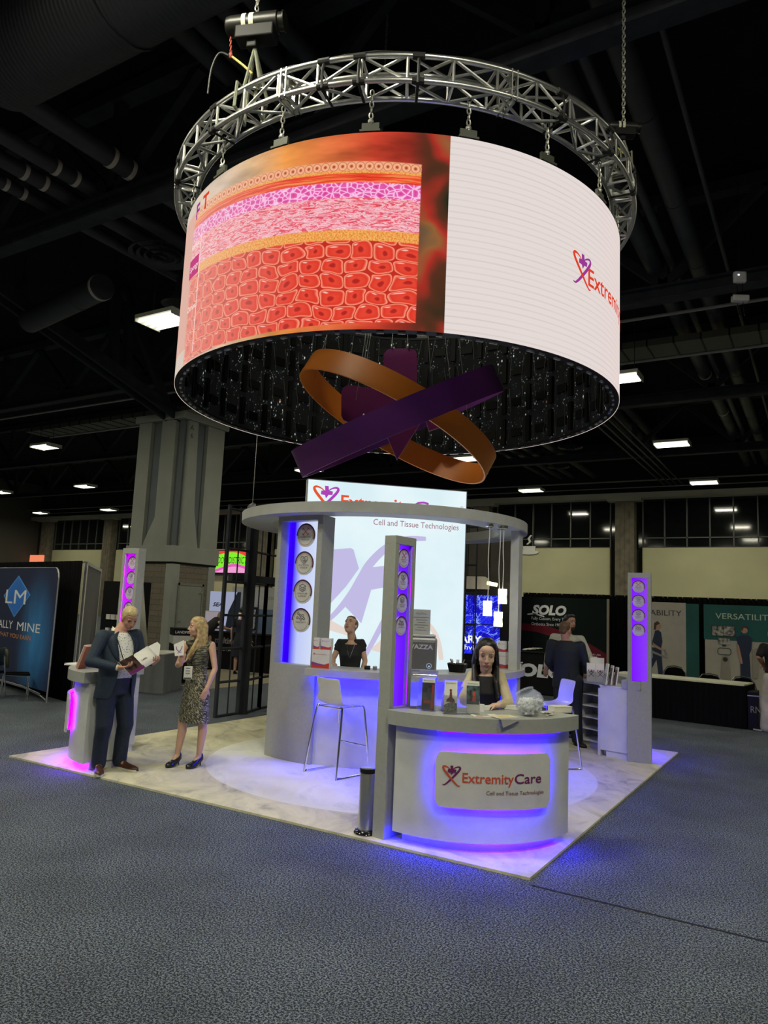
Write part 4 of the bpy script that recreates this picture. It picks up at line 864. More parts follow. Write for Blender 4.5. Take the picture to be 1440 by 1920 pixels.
# black wire basket, napkin holder, small boxes on the bar
p = onbar(-26, 1.72); t = thing('black_basket', 'small black basket of sticks on the bar right of the coffee machine', 'basket', p)
mb = MB(); mb.rings([(0, 0, 0, .09, .07), (0, 0, .10, .115, .085)], 20, 4); mb.build('basket_body', black_m, t, local=True)
mb = MB(); mb.path([(.118*math.cos(a), .088*math.sin(a), .10) for a in [2*PI*i/24 for i in range(24)]], .006, 5, closed=True); mb.build('basket_rim', mat('dark_chrome', (.2, .2, .2), .2, 1), t, local=True)
mb = MB()
for i in range(9): a = random.random()*6.28; mb.tube((.05*math.cos(a), .04*math.sin(a), .05), (.09*math.cos(a), .07*math.sin(a), .15), .006)
mb.build('wrapped_sticks', mat('stick_tan', (.4, .3, .2), .6), t, local=True)
p = onbar(-60.5, 1.62)
for i, (dx, w, lb, m) in enumerate(((-.09, .07, 'small black tin on the bar beside the staff woman', black_m), (.0, .05, 'small grey tin on the bar beside the staff woman', mat('tin_grey', (.3, .3, .3), .3, .6)), (.09, .07, 'small silver tin on the bar beside the nearest tower', mat('tin_silver', (.5, .5, .5), .3, .8)))):
    t = thing('small_tin', lb, 'tin', (p[0]+dx*.85, p[1]+dx*.5, zB), .55, 'small tins on the bar'); mb = MB(); mb.bb((-w/2, -.03, 0), (w/2, .03, .042)); mb.build('tin_body', m, t, local=True, bevel=.004)
    mb = MB(); mb.bb((-w/2-.001, -.031, .03), (w/2+.001, .031, .034)); mb.build('tin_lid_edge', chrome, t, local=True)
p = onbar(15.5, 1.86); t = thing('cup_rack', 'small white and chrome rack of cups at the right end of the bar', 'rack', p, rz)
mb = MB()
for i in range(5): mb.tube((-.08+.04*i, -.05, 0), (-.08+.04*i+.012, -.05, .09), .004); mb.tube((-.08+.04*i, -.05, .09), (-.06+.04*i, .04, .09), .004)
mb.tube((-.1, -.05, .09), (.1, -.05, .09), .005); mb.tube((-.1, -.05, .005), (.1, -.05, .005), .005); mb.build('wire_frame', chrome, t, local=True)
mb = MB(); 
for i in range(3): mb.lathe([(.02, 0), (.03, .07), (.028, .07), (.018, .004)], c=(-.06+.06*i, .0, .002), n=14)
mb.build('cups', paper, t, local=True)
p = onbar(11, 1.55); boxprint('product_carton', 'flat pale carton behind the others at the right end of the bar', (p[0], p[1], zB), (.22, .05, .25), rz, 'cartons on the bar')
# ---------------------------------------------------------------- bar stools
stool_w = mat('stool_cream_shell', (.62, .62, .52), .22, noise=(3, .03))
def stool(loc, rz, label):
    t = thing('bar_stool', label, 'stool', (*loc, .018), rz, 'cream bar stools of the stand')          # sitter faces +y
    P = [(.17, -.015, .20), (.10, -.005, .20), (0, -.012, .20), (-.10, -.004, .205), (-.17, .03, .20), (-.195, .10, .19), (-.205, .17, .185), (-.225, .235, .19), (-.235, .275, .185)]
    mb = MB(); R = []
    for y, z, w in P:
        row = []
        for i in range(9): u = -1+2*i/8; row.append(Vector((u*w, y+(.03*u*u if y < -.18 else 0), .735+z*1.10+(.018*u*u if y > -.18 else 0))))
        R.append(row)
    V = [[mb.b.verts.new(p) for p in r] for r in R]
    for a, b in zip(V, V[1:]):
        for i in range(8): mb.b.faces.new([a[i], a[i+1], b[i+1], b[i]])
    o = mb.build('seat_shell', stool_w, t, local=True, smooth=True); md = o.modifiers.new('s', 'SOLIDIFY'); md.thickness = .012; md2 = o.modifiers.new('u', 'SUBSURF'); md2.levels = 1; md2.render_levels = 2
    for s in (-1, 1):
        mb = MB(); mb.path(smoothpts([(s*.17, .17, .715), (s*.205, .19, .67), (s*.255, .245, .04), (s*.255, .225, .012), (s*.255, 0, .011), (s*.255, -.225, .012), (s*.255, -.245, .04), (s*.205, -.16, .67), (s*.17, -.14, .715)], 4), .0115, 8); mb.build('sled_leg', chrome, t, local=True, smooth=True)
    mb = MB(); mb.tube((-.235, .222, .30), (.235, .222, .30), .009); mb.build('footrest', chrome, t, local=True, smooth=True)
    mb = MB(); mb.tube((-.17, .17, .715), (.17, .17, .715), .010); mb.tube((-.17, -.14, .715), (.17, -.14, .715), .010)
    for s in (-1, 1): mb.tube((s*.15, -.14, .722), (s*.15, .17, .722), .008)
    mb.build('seat_support', chrome, t, local=True, smooth=True)
    return t
s1 = stool((.19, -1.27), math.radians(-12), 'cream bar stool with chrome sled legs at the blue-lit bar')
dup(s1, (1.95, .86, .018), math.radians(135), label='cream bar stool showing only its back, behind the lettered counter at right')
# ---------------------------------------------------------------- floor cylinder
t = thing('floor_cylinder', 'brushed steel cylinder with black collar and black foot on the carpet beside the nearest tower', 'air purifier', (1.60, -2.91, .018))
mb = MB(); mb.lathe([(.001, 0), (.095, 0), (.098, .008), (.09, .022), (.066, .035), (.001, .036)], n=32); mb.build('foot_ring', mat('gloss_black', (.01, .01, .01), .12), t, local=True, smooth=True)
mb = MB(); mb.lathe([(.062, .03), (.064, .04), (.064, .475), (.062, .48)], n=32); mb.build('steel_body', mat('brushed_steel', (.55, .56, .57), .32, .9, noise=(90, .05)), t, local=True, smooth=True)
mb = MB(); mb.lathe([(.062, .475), (.070, .48), (.072, .505), (.062, .512), (.05, .512)], n=32); mb.build('black_collar', MAT['gloss_black'], t, local=True, smooth=True)
mb = MB(); mb.lathe([(.001, .520), (.045, .520), (.060, .513), (.060, .508)], n=32); mb.build('lid', alu, t, local=True, smooth=True)
mb = MB()
for i in range(9): a = 2*PI*i/9; mb.ell((.082*math.cos(a), .082*math.sin(a), .026), (.008, .008, .004), n=8, m=5)
mb.build('foot_screws', chrome, t, local=True)

# ---------------------------------------------------------------- things on the front counter
ZC = 1.04
def facing(x, y): return math.atan2(CP.y-y, CP.x-x)+PI/2      # rz that turns a -y front to the aisle in front
def leaflet(loc, rz, label, kind, h=.25, w=.11):
    t = thing('brochure_holder', label, 'brochure holder', loc, rz, 'leaflet holders on the counters'); Mx = Matrix.Translation(Vector(loc)) @ Matrix.Rotation(rz, 4, 'Z') @ Matrix.Rotation(-.14, 4, 'X')
    f = lambda x, y, d=0: Mx @ Vector((x, -.012-d, y+.006)); k = w/.11
    if kind != 'clear':
        mb = MB(); mb.poly(f, [(-w/2+.004, 0), (w/2-.004, 0), (w/2-.004, h), (-w/2+.004, h)], -.015, 0); lf = mb.build('leaflet', paper, t)
        if kind == 'dark':
            mb = MB(); mb.poly(f, [(-w/2+.004, 0), (w/2-.004, 0), (w/2-.004, h-.035), (-w/2+.004, h-.035)], 0, .001); mb.build('dark_photo', mat('leaflet_dark', (.03, .035, .05), .4, noise=(25, .7)), lf)
            mb = MB(); mb.poly(f, [(.02*k, .01), (.045*k, .01), (.045*k, h-.05), (.03*k, h-.05)], .001, .002); mb.poly(f, [(-.035*k, .05), (.02*k, .05), (.02*k, .075), (-.035*k, .075)], .001, .002); mb.build('red_stripe', mat('leaflet_red', (.35, .03, .02), .5), lf)
        if kind == 'dancer':
            mb = MB(); mb.poly(f, [(-w/2+.004, 0), (w/2-.004, 0), (w/2-.004, .075), (.01, .09), (-w/2+.004, .06)], 0, .001); mb.build('rock_photo', mat('leaflet_rock', (.16, .17, .15), .5, noise=(60, .9)), lf)
            mb = MB(); mb.poly(f, [(-.035, .085), (.035, .085), (.03, .105), (.012, .12), (.008, .165), (-.006, .165), (-.010, .12), (-.03, .105)], .001, .002); mb.poly(f, disc(0, .175, .01, 10), .001, .002); mb.build('dancer_print', mat('leaflet_maroon', (.14, .02, .025), .5), lf)
        if kind == 'couple':
            mb = MB(); mb.poly(f, [(-w/2+.004, .07), (w/2-.004, .07), (w/2-.004, h-.035), (-w/2+.004, h-.035)], 0, .001); mb.build('street_photo', mat('leaflet_teal', (.05, .10, .11), .5, noise=(30, .8)), lf)
            mb = MB(); mb.poly(f, [(-.01, .09), (.025, .09), (.02, .13), (.018, .17), (0, .17), (-.003, .13)], .001, .002); mb.build('red_dress_print', mat('leaflet_coral', (.6, .07, .06), .5), lf)
            mb = MB(); mb.poly(f, disc(.012, .185, .012, 10), .001, .002); mb.poly(f, [(-.03, .13), (-.012, .12), (-.01, .18), (-.028, .18)], .001, .002); mb.build('figures_print', ink_dark, lf)
        if kind == 'heart':
            for q in (-w/4, w/4): emblem(f, q-w*.17, h*.30, w*.36, lf, mat('leaflet_plum', (.12, .01, .10), .5), MAT['leaflet_plum'], .002)
            mb = MB(); mb.poly(f, [(-.001, 0), (.001, 0), (.001, h), (-.001, h)], .001, .002); mb.build('fold_line', ink_grey, lf)
        if kind in ('dark', 'dancer', 'couple'): text('ExtremityCare', f, 0, h-.024, .010, ink_dark, lf, width=.08, align='CENTER', d=.002)
        if kind == 'grey':
            mb = MB(); mb.poly(f, [(-w/2+.012, h*.55), (w/2-.012, h*.55), (w/2-.012, h*.68), (-w/2+.012, h*.68)], 0, .001); mb.build('title_bar', ink_grey, lf)
    mb = MB(); mb.poly(f, [(-w/2, -.004), (w/2, -.004), (w/2, h*.55), (-w/2, h*.55)], .003, .005); mb.poly(f, [(-w/2, -.004), (w/2, -.004), (w/2, h+.004), (-w/2, h+.004)], -.019, -.017); mb.poly(f, [(-w/2, -.005), (w/2, -.005), (w/2, -.003), (-w/2, -.003)], -.03, .03)
    mb.build('clear_holder', acrylic, t)
    return t
leaflet((2.10, -2.85, ZC), .42, 'leaflet holder with dark cover at the left of the front counter', 'dark')
leaflet((2.31, -2.87, ZC), .45, 'leaflet holder with a dancer on rocks, second on the front counter', 'dancer')
leaflet((2.375, -2.80, ZC), .55, 'empty clear holder between two leaflet holders on the front counter', 'clear', .2, .08)
leaflet((2.45, -2.75, ZC), .55, 'leaflet holder with a woman in a red dress, nearest the woman', 'couple')
leaflet((2.02, -2.72, ZC), .2, 'tall clear holder close to the violet tower', 'clear', .30, .16)
leaflet((2.20, -2.74, ZC), -.7, 'narrow holder edge-on behind the dark leaflet', 'grey', .22, .10)
t = thing('acrylic_stand', 'bent clear acrylic stand with curved top in front of the violet tower', 'stand', (1.99, -2.74, ZC), .5)
mb = MB(); R = [[Vector((sx*.11, y, z)) for sx in (-1, 1)] for y, z in ((-.06, 0), (-.05, .22), (-.03, .28), (.03, .31), (.12, .30), (.12, .295), (.03, .304), (-.025, .275), (-.045, .22), (-.055, 0))]
V = [[mb.b.verts.new(p) for p in r] for r in R]
for a, b in zip(V, V[1:]): mb.b.faces.new([a[0], a[1], b[1], b[0]])
mb.build('bent_sheet', acrylic, t, local=True, smooth=True); mb = MB(); mb.bb((-.1, -.07, 0), (.1, .08, .004)); mb.build('stand_base', acrylic, t, local=True)
def flat(name, label, loc, rz, w, h, m, cat='paper', group=None, th=.003, extra=None):
    t = thing(name, label, cat, loc, rz, group); mb = MB(); mb.bb((-w/2, -h/2, 0), (w/2, h/2, th)); mb.build('sheets', m, t, local=True)
    for (x0, y0, x1, y1, mm) in (extra or []): mb = MB(); mb.bb((x0, y0, th), (x1, y1, th+.0008)); mb.build('printed_patch', mm, t, local=True)
    return t
flat('magazine', 'open magazine with red corner lying on the front counter before the woman', (2.55, -2.74, ZC), .75, .22, .16, paper, 'magazine', None, .004, [(-.08, -.05, .03, .04, mat('print_sage', (.35, .4, .3), .6)), (-.10, -.075, -.04, -.055, orange_ink), (.02, -.075, .09, -.05, orange_ink)])
flat('magazine', 'second magazine overlapping the first, towards the counter edge', (2.69, -2.71, ZC+.005), .9, .2, .14, mat('cream_paper', (.7, .66, .5), .7), 'magazine', None, .003, [(-.05, -.03, .05, .02, mat('print_gold', (.6, .45, .15), .6))])
t = flat('hanging_sheet', 'grey sheet of paper bent over the front edge of the counter', (2.755, -2.77, ZC+.001), .75, .16, .10, mat('grey_sheet', (.38, .38, .36), .7))
mb = MB(); mb.poly(lambda x, y, d=0: Matrix.Translation(t.location) @ Matrix.Rotation(.75, 4, 'Z') @ Vector((x, -.055-d, y)), [(-.08, 0), (.08, 0), (-.06, -.06)], 0, .001); mb.build('bent_corner', MAT['grey_sheet'], t)
for i, (dx, dy, lb) in enumerate(((0, 0, 'stack of white cards under the hands of the woman at the front counter'), (.16, .12, 'stack of white cards between the woman and the glass bowl'))):
    t = thing('card_stack', lb, 'cards', (2.40+dx, -2.44+dy*1.9, ZC), .5); mb = MB()
    for k_ in range(4): mb.box((.003*k_, .002*k_, .006+.008*k_), (.11, .07, .007), .06*k_)
    mb.build('cards', paper, t, local=True)
t = thing('price_card', 'small white upright card lying beside the magazines on the front counter', 'card', (2.41, -2.55, ZC), .4); mb = MB(); mb.box((0, 0, .03), (.10, .004, .06)); mb.build('card_face', paper, t, local=True)
# glass fish bowl with white tubes
bl = Vector((2.82, -2.46, ZC)); t = thing('fish_bowl', 'tilted clear glass bowl filled with small white tubes on the front counter', 'bowl', tuple(bl), .4)
tilt = Matrix.Rotation(-.45, 4, 'Y') @ Matrix.Rotation(.15, 4, 'X')
prof = [(.001, -.075), (.06, -.075), (.10, -.05), (.118, 0), (.112, .045), (.085, .085), (.070, .10), (.078, .112), (.075, .112), (.066, .10), (.081, .083), (.108, .044), (.114, 0), (.096, -.048), (.058, -.071), (.001, -.071)]
mb = MB(); mb.lathe(prof, (0, 0, .095), 32, tilt); mb.build('glass_bowl', mat('bowl_glass', (.7, .76, 1), .03, alpha=.24, spec=.8), t, local=True, smooth=True)
mb = MB(); random.seed(3)
for i in range(150):
    while True:
        p = Vector((random.uniform(-.1, .1), random.uniform(-.1, .1), random.uniform(-.068, .035)))
        if p.length < .095: break
    d = Vector((random.uniform(-1, 1), random.uniform(-1, 1), random.uniform(-1, 1))).normalized()*.022; c = Vector((0, 0, .093))+p; mb.tube(c-d, c+d, .0095, n=7)
tag(mb.build('white_tubes', mat('tube_white', (.82, .83, .74), .4), t, local=True), kind='stuff')
t = thing('white_box', 'flat white box at the right end of the front counter', 'box', (2.93, -2.03, ZC), .9); mb = MB(); mb.bb((-.085, -.05, 0), (.085, .05, .045)); mb.build('box_body', mat('cream_card', (.72, .70, .58), .6), t, local=True, bevel=.002); mb = MB(); mb.bb((-.087, -.052, .045), (.087, .052, .052)); mb.build('box_lid', mat('cream_card'), t, local=True)
for i, (dx, dy, lb) in enumerate(((0, 0, 'loose silver sachets on the counter between bowl and white box'), (.05, -.1, 'loose pale sachets at the counter edge before the white box'))):
    t = thing('sachet_pile', lb, 'sachets', (2.88+dx*.6, -2.25+dy*.5, ZC)); mb = MB()
    for k_ in range(9): mb.box((random.uniform(-.05, .05), random.uniform(-.04, .04), .004+.003*k_), (.05, .025, .003), random.uniform(0, 3))
    tag(mb.build('sachets', mat('sachet_silver', (.5, .52, .5), .3, .5) if i == 0 else paper, t, local=True), kind='stuff')
# ---------------------------------------------------------------- left counter: leaning booklets, cups and papers
for i in range(6):
    t = thing('booklet', ('plum', 'white', 'pale grey', 'deep red', 'white and red', 'rust red')[i]+' booklet in the leaning row on the left counter, '+('leftmost', 'second', 'third', 'fourth', 'fifth', 'nearest the man')[i], 'booklet', (-2.36+.045*i, -2.72-.03*i, 1.04), .5, 'leaning booklets on the left counter')
    mb = MB(); mb.box((0, 0, .125), (.012+.004*(i % 2), .18, .25), M=Matrix.Rotation(.30, 4, 'Y')); mb.build('cover', mat(('bk_plum', 'bk_white', 'bk_grey', 'bk_red', 'bk_white', 'bk_rust')[i], ((.12, .01, .05), (.7, .66, .6), (.5, .5, .5), (.30, .03, .03), (.7, .66, .6), (.40, .10, .05))[i], .5), t, local=True)
    mb = MB(); mb.box((.0, .002, .125), (.006, .184, .244), M=Matrix.Rotation(.30, 4, 'Y')); mb.build('pages', paper, t, local=True)
for i in range(3):
    t = thing('paper_cup', 'white paper cup on the left counter, '+('leftmost', 'middle', 'right')[i]+' of three', 'cup', (-2.50+.065*i, -2.62-.03*i, 1.052), 0, 'cups on the left counter'); mb = MB(); mb.lathe([(.001, 0), (.024, 0), (.030, .085), (.033, .09), (.029, .088), (.022, .003)], n=18); mb.build('cup_wall', paper, t, local=True, smooth=True)
    mb = MB(); mb.lathe([(.001, .092), (.031, .092), (.033, .086)], n=18); mb.build('cup_lid', mat('lid_white', (.7, .7, .66), .4), t, local=True, smooth=True)
flat('paper_stack', 'white sheets sticking out over the left end of the left counter', (-2.52, -2.62, 1.04), .35, .3, .2, paper, 'paper', None, .012)
flat('paper_stack', 'thin upper sheet fanned over the papers on the left counter', (-2.55, -2.60, 1.052), .1, .3, .2, paper, 'paper', None, .004)
# ---------------------------------------------------------------- right counter
RC = Vector((1.94, 2.15, 0))
def onr(a, r, z=1.01): return (RC.x+r*math.cos(rad(a)), RC.y+r*math.sin(rad(a)), z)
leaflet((2.11, 2.21, .945), .42, 'double leaflet holder with two plum heart emblems on the right counter', 'heart', .26, .24)
leaflet((2.11, 2.31, .945), .42, 'taller pale leaflets standing behind the heart leaflets', 'grey', .33, .20)
leaflet((1.91, 2.84, 1.04), .35, 'pale leaflet holder standing on the raised grey ledge of the right counter', 'grey', .22, .12)
for i in range(3):
    leaflet((2.30+.06*i, 1.97+.03*i, .945), -1.1, 'slanted leaflet on the right counter against the tower, '+('front', 'middle', 'back')[i]+' of three', 'dark' if i else 'heart', .28-.02*i, .14)
# ================================================================ neighbouring stands
def drape(name, label, x0, x1, y, h=2.42, fold=.11, y1=None, cat='drape', m=black_cloth):
    """hanging cloth with folds; stands in a shallow zigzag on the floor"""
    y1 = y if y1 is None else y1; L = math.hypot(x1-x0, y1-y); u = Vector(((x1-x0)/L, (y1-y)/L, 0)); nn = Vector((-u.y, u.x, 0)); t = thing(name, label, cat, (x0, y, 0)); mb = MB(); N = int(L/fold*6); V = []
    for i in range(N+1):
        q = Vector((x0, y, 0))+u*(L*i/N)+nn*(.022*math.sin(6.283*i/6)+.008*math.sin(i*.37)); V.append([mb.b.verts.new(q+U0*z) for z in (0.004, h*.5, h)])
    for a, b in zip(V, V[1:]):
        for j in (0, 1): mb.b.faces.new([a[j], b[j], b[j+1], a[j+1]])
    o = mb.build('cloth', m, t, smooth=True); md = o.modifiers.new('s', 'SOLIDIFY'); md.thickness = .006
    mb = MB(); mb.tube(Vector((x0, y, h-.02))+nn*.03, Vector((x1, y1, h-.02))+nn*.03, .02); mb.build('top_rail', alu, t)
    return t
# --- blue banner stand at the left edge
d = drape('black_drape', 'tall black drape behind the blue banner, at the left edge', -12.3, -6.36, 1.36, 2.44, y1=.15)
BO = Vector((-6.53, -.19, 0)); bu = Vector((2.26, -.6, 0)).normalized(); bn_ = Vector((-.6, -2.26, 0)).normalized()
bt = thing('blue_banner', 'dark blue banner with a bright diamond, rounded corner and silver edge at the far left', 'banner', tuple(BO))
f = planemap(BO, bu, bn_)
n = NT('blue_banner_print', rough=.6); v = n.tc.outputs['Object']; x, y, z = n.xyz(v)
gx = n.ma('SQRT', n.ma('ADD', n.ma('POWER', n.ma('MULTIPLY', n.ma('ADD', x, 7.3), 1.3), 2), n.ma('POWER', n.ma('MULTIPLY', n.ma('SUBTRACT', z, .95), .9), 2)))
g2 = n.noise(n.vec(n.ma('MULTIPLY', x, 3), 0, n.ma('MULTIPLY', z, .9)), 1.6, 3)
n.done(n.mix(n.ma('MULTIPLY', n.ma('SUBTRACT', 1, n.step(gx, .1, 1.3)), n.ma('ADD', .3, g2)), (.008, .014, .055), (.03, .22, .55)))
mb = MB(); Pb = [(-3.4, .18), (0, .18), (0, 2.12), (-.02, 2.2), (-.07, 2.26), (-.15, 2.29), (-3.4, 2.31)]; mb.poly(f, Pb, -.04, 0); mb.build('banner_fabric', MAT['blue_banner_print'], bt)
mb = MB(); mb.path([f(*p, -.02) for p in [(0, 0), (0, .18), (0, 2.12), (-.02, 2.2), (-.07, 2.26), (-.15, 2.29), (-1, 2.3), (-3.4, 2.31)]], .014, 8); mb.path([f(-3.4, .14, .02), f(-1, .15, .03), f(-.2, .1, .02), f(0, .05, .0)], .012, 6); mb.path([f(-3.4, .17, .05), f(-1, .18, .05), f(-.2, .13, .03)], .010, 6)
mb.build('banner_frame', mat('silver_frame', (.6, .6, .62), .3, .8), bt)
bb_ = mat('banner_bright_blue', (.03, .17, .62), .5); bl_ = mat('banner_light_blue', (.10, .35, .8), .5); bw = mat('banner_white', (.75, .78, .8), .5); bo = mat('banner_orange', (.62, .26, .10), .5)
dia = [(-1.95, 2.16), (-1.22, 1.80), (-1.97, 1.36), (-2.70, 1.76)]
mb = MB(); mb.poly(f, dia, .002, .003); mb.build('diamond_border', bl_, bt)
mb = MB(); mb.poly(f, [(-1.96+(a+1.96)*.93, 1.765+(b-1.765)*.93) for a, b in dia], .004, .005); mb.build('diamond_shape', bb_, bt)
text('LM', f, -2.55, 1.62, .28, bw, bt, width=1.12, d=.007); text('LEGALLY', f, -3.42, 1.02+.12, .16, bw, bt, width=1.42+.0, d=.004); text('MINE', f, -1.75, 1.135, .165, bw, bt, width=1.18, d=.004)
text('KEEP WHAT YOU EARN', f, -3.42, .98, .085, bo, bt, width=2.45, d=.004)
# chair by the banner
def side_chair(loc, rz, label, cb_, cs, group=None, frame=chrome):
    t = thing('side_chair', label, 'chair', loc, rz, group)
    mb = MB(); mb.b.verts.ensure_lookup_table(); R = []
    for i in range(9): u = -1+2*i/8; R.append((u*.20, .03*u*u))
    V = [[mb.b.verts.new(Vector((x, .20+.08*(z-.55)-yy, z))) for x, yy in R] for z in (.56, .66, .76, .86)]
    for a, b in zip(V, V[1:]):
        for i in range(8): mb.b.faces.new([a[i], a[i+1], b[i+1], b[i]])
    o = mb.build('backrest', cb_, t, local=True, smooth=True); md = o.modifiers.new('s', 'SOLIDIFY'); md.thickness = .03
    mb = MB(); mb.bb((-.21, -.2, .42), (.21, .2, .46)); mb.build('seat', cs, t, local=True, bevel=.015)
    for s in (-1, 1):
        mb = MB(); mb.path([(s*.21, -.19, 0), (s*.21, -.19, .42), (s*.215, .19, .44), (s*.21, .22, .75)], .011, 7); mb.build('leg', frame, t, local=True); mb = MB(); mb.path([(s*.21, .20, .43), (s*.21, .25, 0)], .011, 7); mb.build('leg', frame, t, local=True)
    return t
side_chair((-7.15, -.35, 0), 2.6, 'dark chair with silver legs in front of the blue banner', mat('chair_dark_olive', (.035, .035, .02), .5), black_cloth)
# --- grey framed wall panel and leaning white board
t = thing('grey_wall_panel', 'tall grey fabric panel with white edges, right of the black drape', 'display panel', (-6.5, .36, 0))
f = planemap((-6.5, .36, 0), (-.745, .667, 0), (.667, .745, 0)); mb = MB(); mb.poly(f, [(0, 0), (3.9, 0), (3.9, 2.44), (0, 2.44)], -.04, 0); mb.build('panel_fabric', mat('panel_grey_fabric', (.16, .16, .15), .9), t)
mb = MB(); mb.bb((-.0, 0, 0), (.0, 0, 0)); mb.b.clear()
for a, b in ((0, .09), (3.8, 3.9)): mb.poly(f, [(a, 0), (b, 0), (b, 2.44), (a, 2.44)], -.05, .012)
mb.poly(f, [(0, 2.38), (3.9, 2.38), (3.9, 2.44), (0, 2.44)], -.05, .010); mb.build('white_edges', mat('edge_white', (.62, .62, .56), .5), t)
t = thing('white_board_stand', 'white leaning display board behind the magenta tower', 'display board', (-8.6, 3.2, 0))
f = planemap((-8.65, 3.15, 0), (.81, .58, 0), (.5, -.7, 0)); mb = MB(); mb.poly(f, [(-.42, 0), (.62, 0), (.30, 2.15), (.14, 2.15)], -.05, 0); mb.build('board', mat('board_cream', (.5, .5, .40), .7), t)
mb = MB(); mb.ribbon(f, [(-.05, 0), (.19, 2.12)], .012, .004); mb.build('board_seam', ink_grey, t)
# --- grey cloth table
t = thing('cloth_table', 'white topped table with pleated grey cloth behind the man', 'table', (-7.0, 2.7, 0))
A, B, C3, D3 = Vector((-6.30, 2.15, 0)), Vector((-6.75, 3.1, 0)), Vector((-8.1, 2.45, 0)), Vector((-7.7, 1.75, 0))
mb = MB(); mb.poly(lambda x, y, d=0: Vector((x, y, .74+d)), [(A.x, A.y), (B.x, B.y), (C3.x, C3.y), (D3.x, D3.y)], 0, .02); mb.build('table_top', mat('table_white', (.62, .62, .55), .6), t)
mb = MB(); V = []; Q = [D3, A, B, C3, D3]
for a, b in zip(Q, Q[1:]):
    L = (b-a).length; N = int(L/.03); u = (b-a)/N; nn = Vector((u.y, -u.x, 0)).normalized()
    for i in range(N): p = a+u*i+nn*(.02+.007*math.sin(i*.9)+.010*math.sin(i*.31)); V.append([mb.b.verts.new(Vector((p.x+nn.x*k*.02, p.y+nn.y*k*.02, .745-.742*k))) for k in (0, .5, 1)])
for a, b in zip(V, V[1:]+V[:1]):
    for j in (0, 1): mb.b.faces.new([a[j], b[j], b[j+1], a[j+1]])
mb.build('table_cloth', mat('grey_table_cloth', (.17, .18, .18), .85), t, smooth=True)
mb = MB(); mb.bb((-12, 3.3, 0), (-6.2, 7.5, .012)); tag(mb.build('booth_carpet', mat('tan_carpet', (.28, .25, .17), .95)), 'tan carpet strip under the neighbouring stand behind the grey cloth table', 'carpet')
# --- waste bin
t = thing('waste_bin', 'white and black waste bin with white lettering beside the woman in the tweed dress', 'waste bin', (-7.55, 3.95, 0), .95)
mb = MB(); mb.bb((-.33, -.3, 0), (.33, .3, .98)); mb.build('bin_body', black_m, t, local=True, bevel=.01); mb = MB(); mb.bb((-.335, -.31, .86), (.335, -.29, 1.04)); mb.bb((-.335, -.30, .86), (-.30, .3, 1.04)); mb.build('white_band', mat('bin_white', (.6, .6, .55), .5), t, local=True)
mb = MB(); mb.bb((-.335, -.31, 1.04), (.335, .3, 1.20)); mb.build('sign_head', black_m, t, local=True); Mx = Matrix.Translation(t.location) @ Matrix.Rotation(.95, 4, 'Z'); f0 = planemap((0, -.312, 0), (1, 0, 0), (0, -1, 0))
text('LANDFILL ONLY', lambda x, y, d=0: Mx @ f0(x, y, d), 0, 1.09, .06, bw, t, width=.6, align='CENTER', bold=.02); text('waste', lambda x, y, d=0: Mx @ f0(x, y, d), 0, .92, .05, ink_dark, t, width=.2, align='CENTER')
# --- black steel frame tower behind the kiosk
t = thing('steel_frame_wall', 'tall black steel lattice frame between the woman in the dress and the kiosk', 'frame', (-3.5, 1.2, 0))
def frame_panel(P0, P1, H, thick0, thick1, mids=1, bars=(.02, .55, 1.08, 1.62, 2.16, 2.70, 3.36)):
    P0 = Vector(P0); P1 = Vector(P1); mb = MB(); mb.bb((P0.x-thick0, P0.y-thick0, 0), (P0.x+thick0, P0.y+thick0, H)); mb.build('frame_post', steel_dark, t); mb = MB(); mb.bb((P1.x-thick1, P1.y-thick1, 0), (P1.x+thick1, P1.y+thick1, H)); mb.build('frame_post', steel_dark, t)
    mb = MB()
    for z in bars: mb.tube(P0+U0*z, P1+U0*z, .022, n=6)
    mb.build('cross_bars', steel_dark, t); mb = MB()
    for i in range(mids): p = P0.lerp(P1, (i+1)/(mids+1)); mb.tube(p, p+U0*H, .012, n=6)
    mb.build('thin_bars', steel_dark, t)
frame_panel((-3.49, .70, 0), (-3.51, 1.27, 0), 3.42, .025, .04)
frame_panel((-3.45, 1.33, 0), (-3.65, 1.95, 0), 3.42, .04, .025); frame_panel((-3.65, 1.95, 0), (-3.75, 2.7, 0), 3.42, .025, .03)
mb = MB(); mb.bb((-3.70, 1.0, 2.18), (-3.60, 2.6, 2.30)); mb.build('mid_beam', steel_dark, t)
mb = MB(); mb.tube((-3.51, 1.27, 3.42), (-3.51, 1.27, 9.5), .006, n=5); mb.build('hanging_wire', MAT['thin_wire'], t)
mb = MB(); mb.tube((-3.5, 1.2, 3.44), (-3.65, 1.45, 3.52), .05, n=10); mb.tube((-3.55, 1.6, 3.46), (-3.7, 1.8, 3.4), .05, n=10); mb.build('spot_lamps', alu, t)
t = thing('steel_frame_wall', 'black steel lattice frame seen between the lightbox and the right kiosk post', 'frame', (-1.9, 5.0, 0))
Y5 = 5.0
for X, th in ((-1.50, .012), (-1.21, .035), (-2.0, .035), (-.95, .012)): mb = MB(); mb.bb((X-th, Y5-th, 0), (X+th, Y5+th, 3.6)); mb.build('frame_post', steel_dark, t)
mb = MB()
for z in (.05, .9, 1.6, 2.2, 2.75, 3.5): mb.tube((-2.0, Y5, z), (-.95, Y5, z), .018, n=6)
mb.build('cross_bars', steel_dark, t)
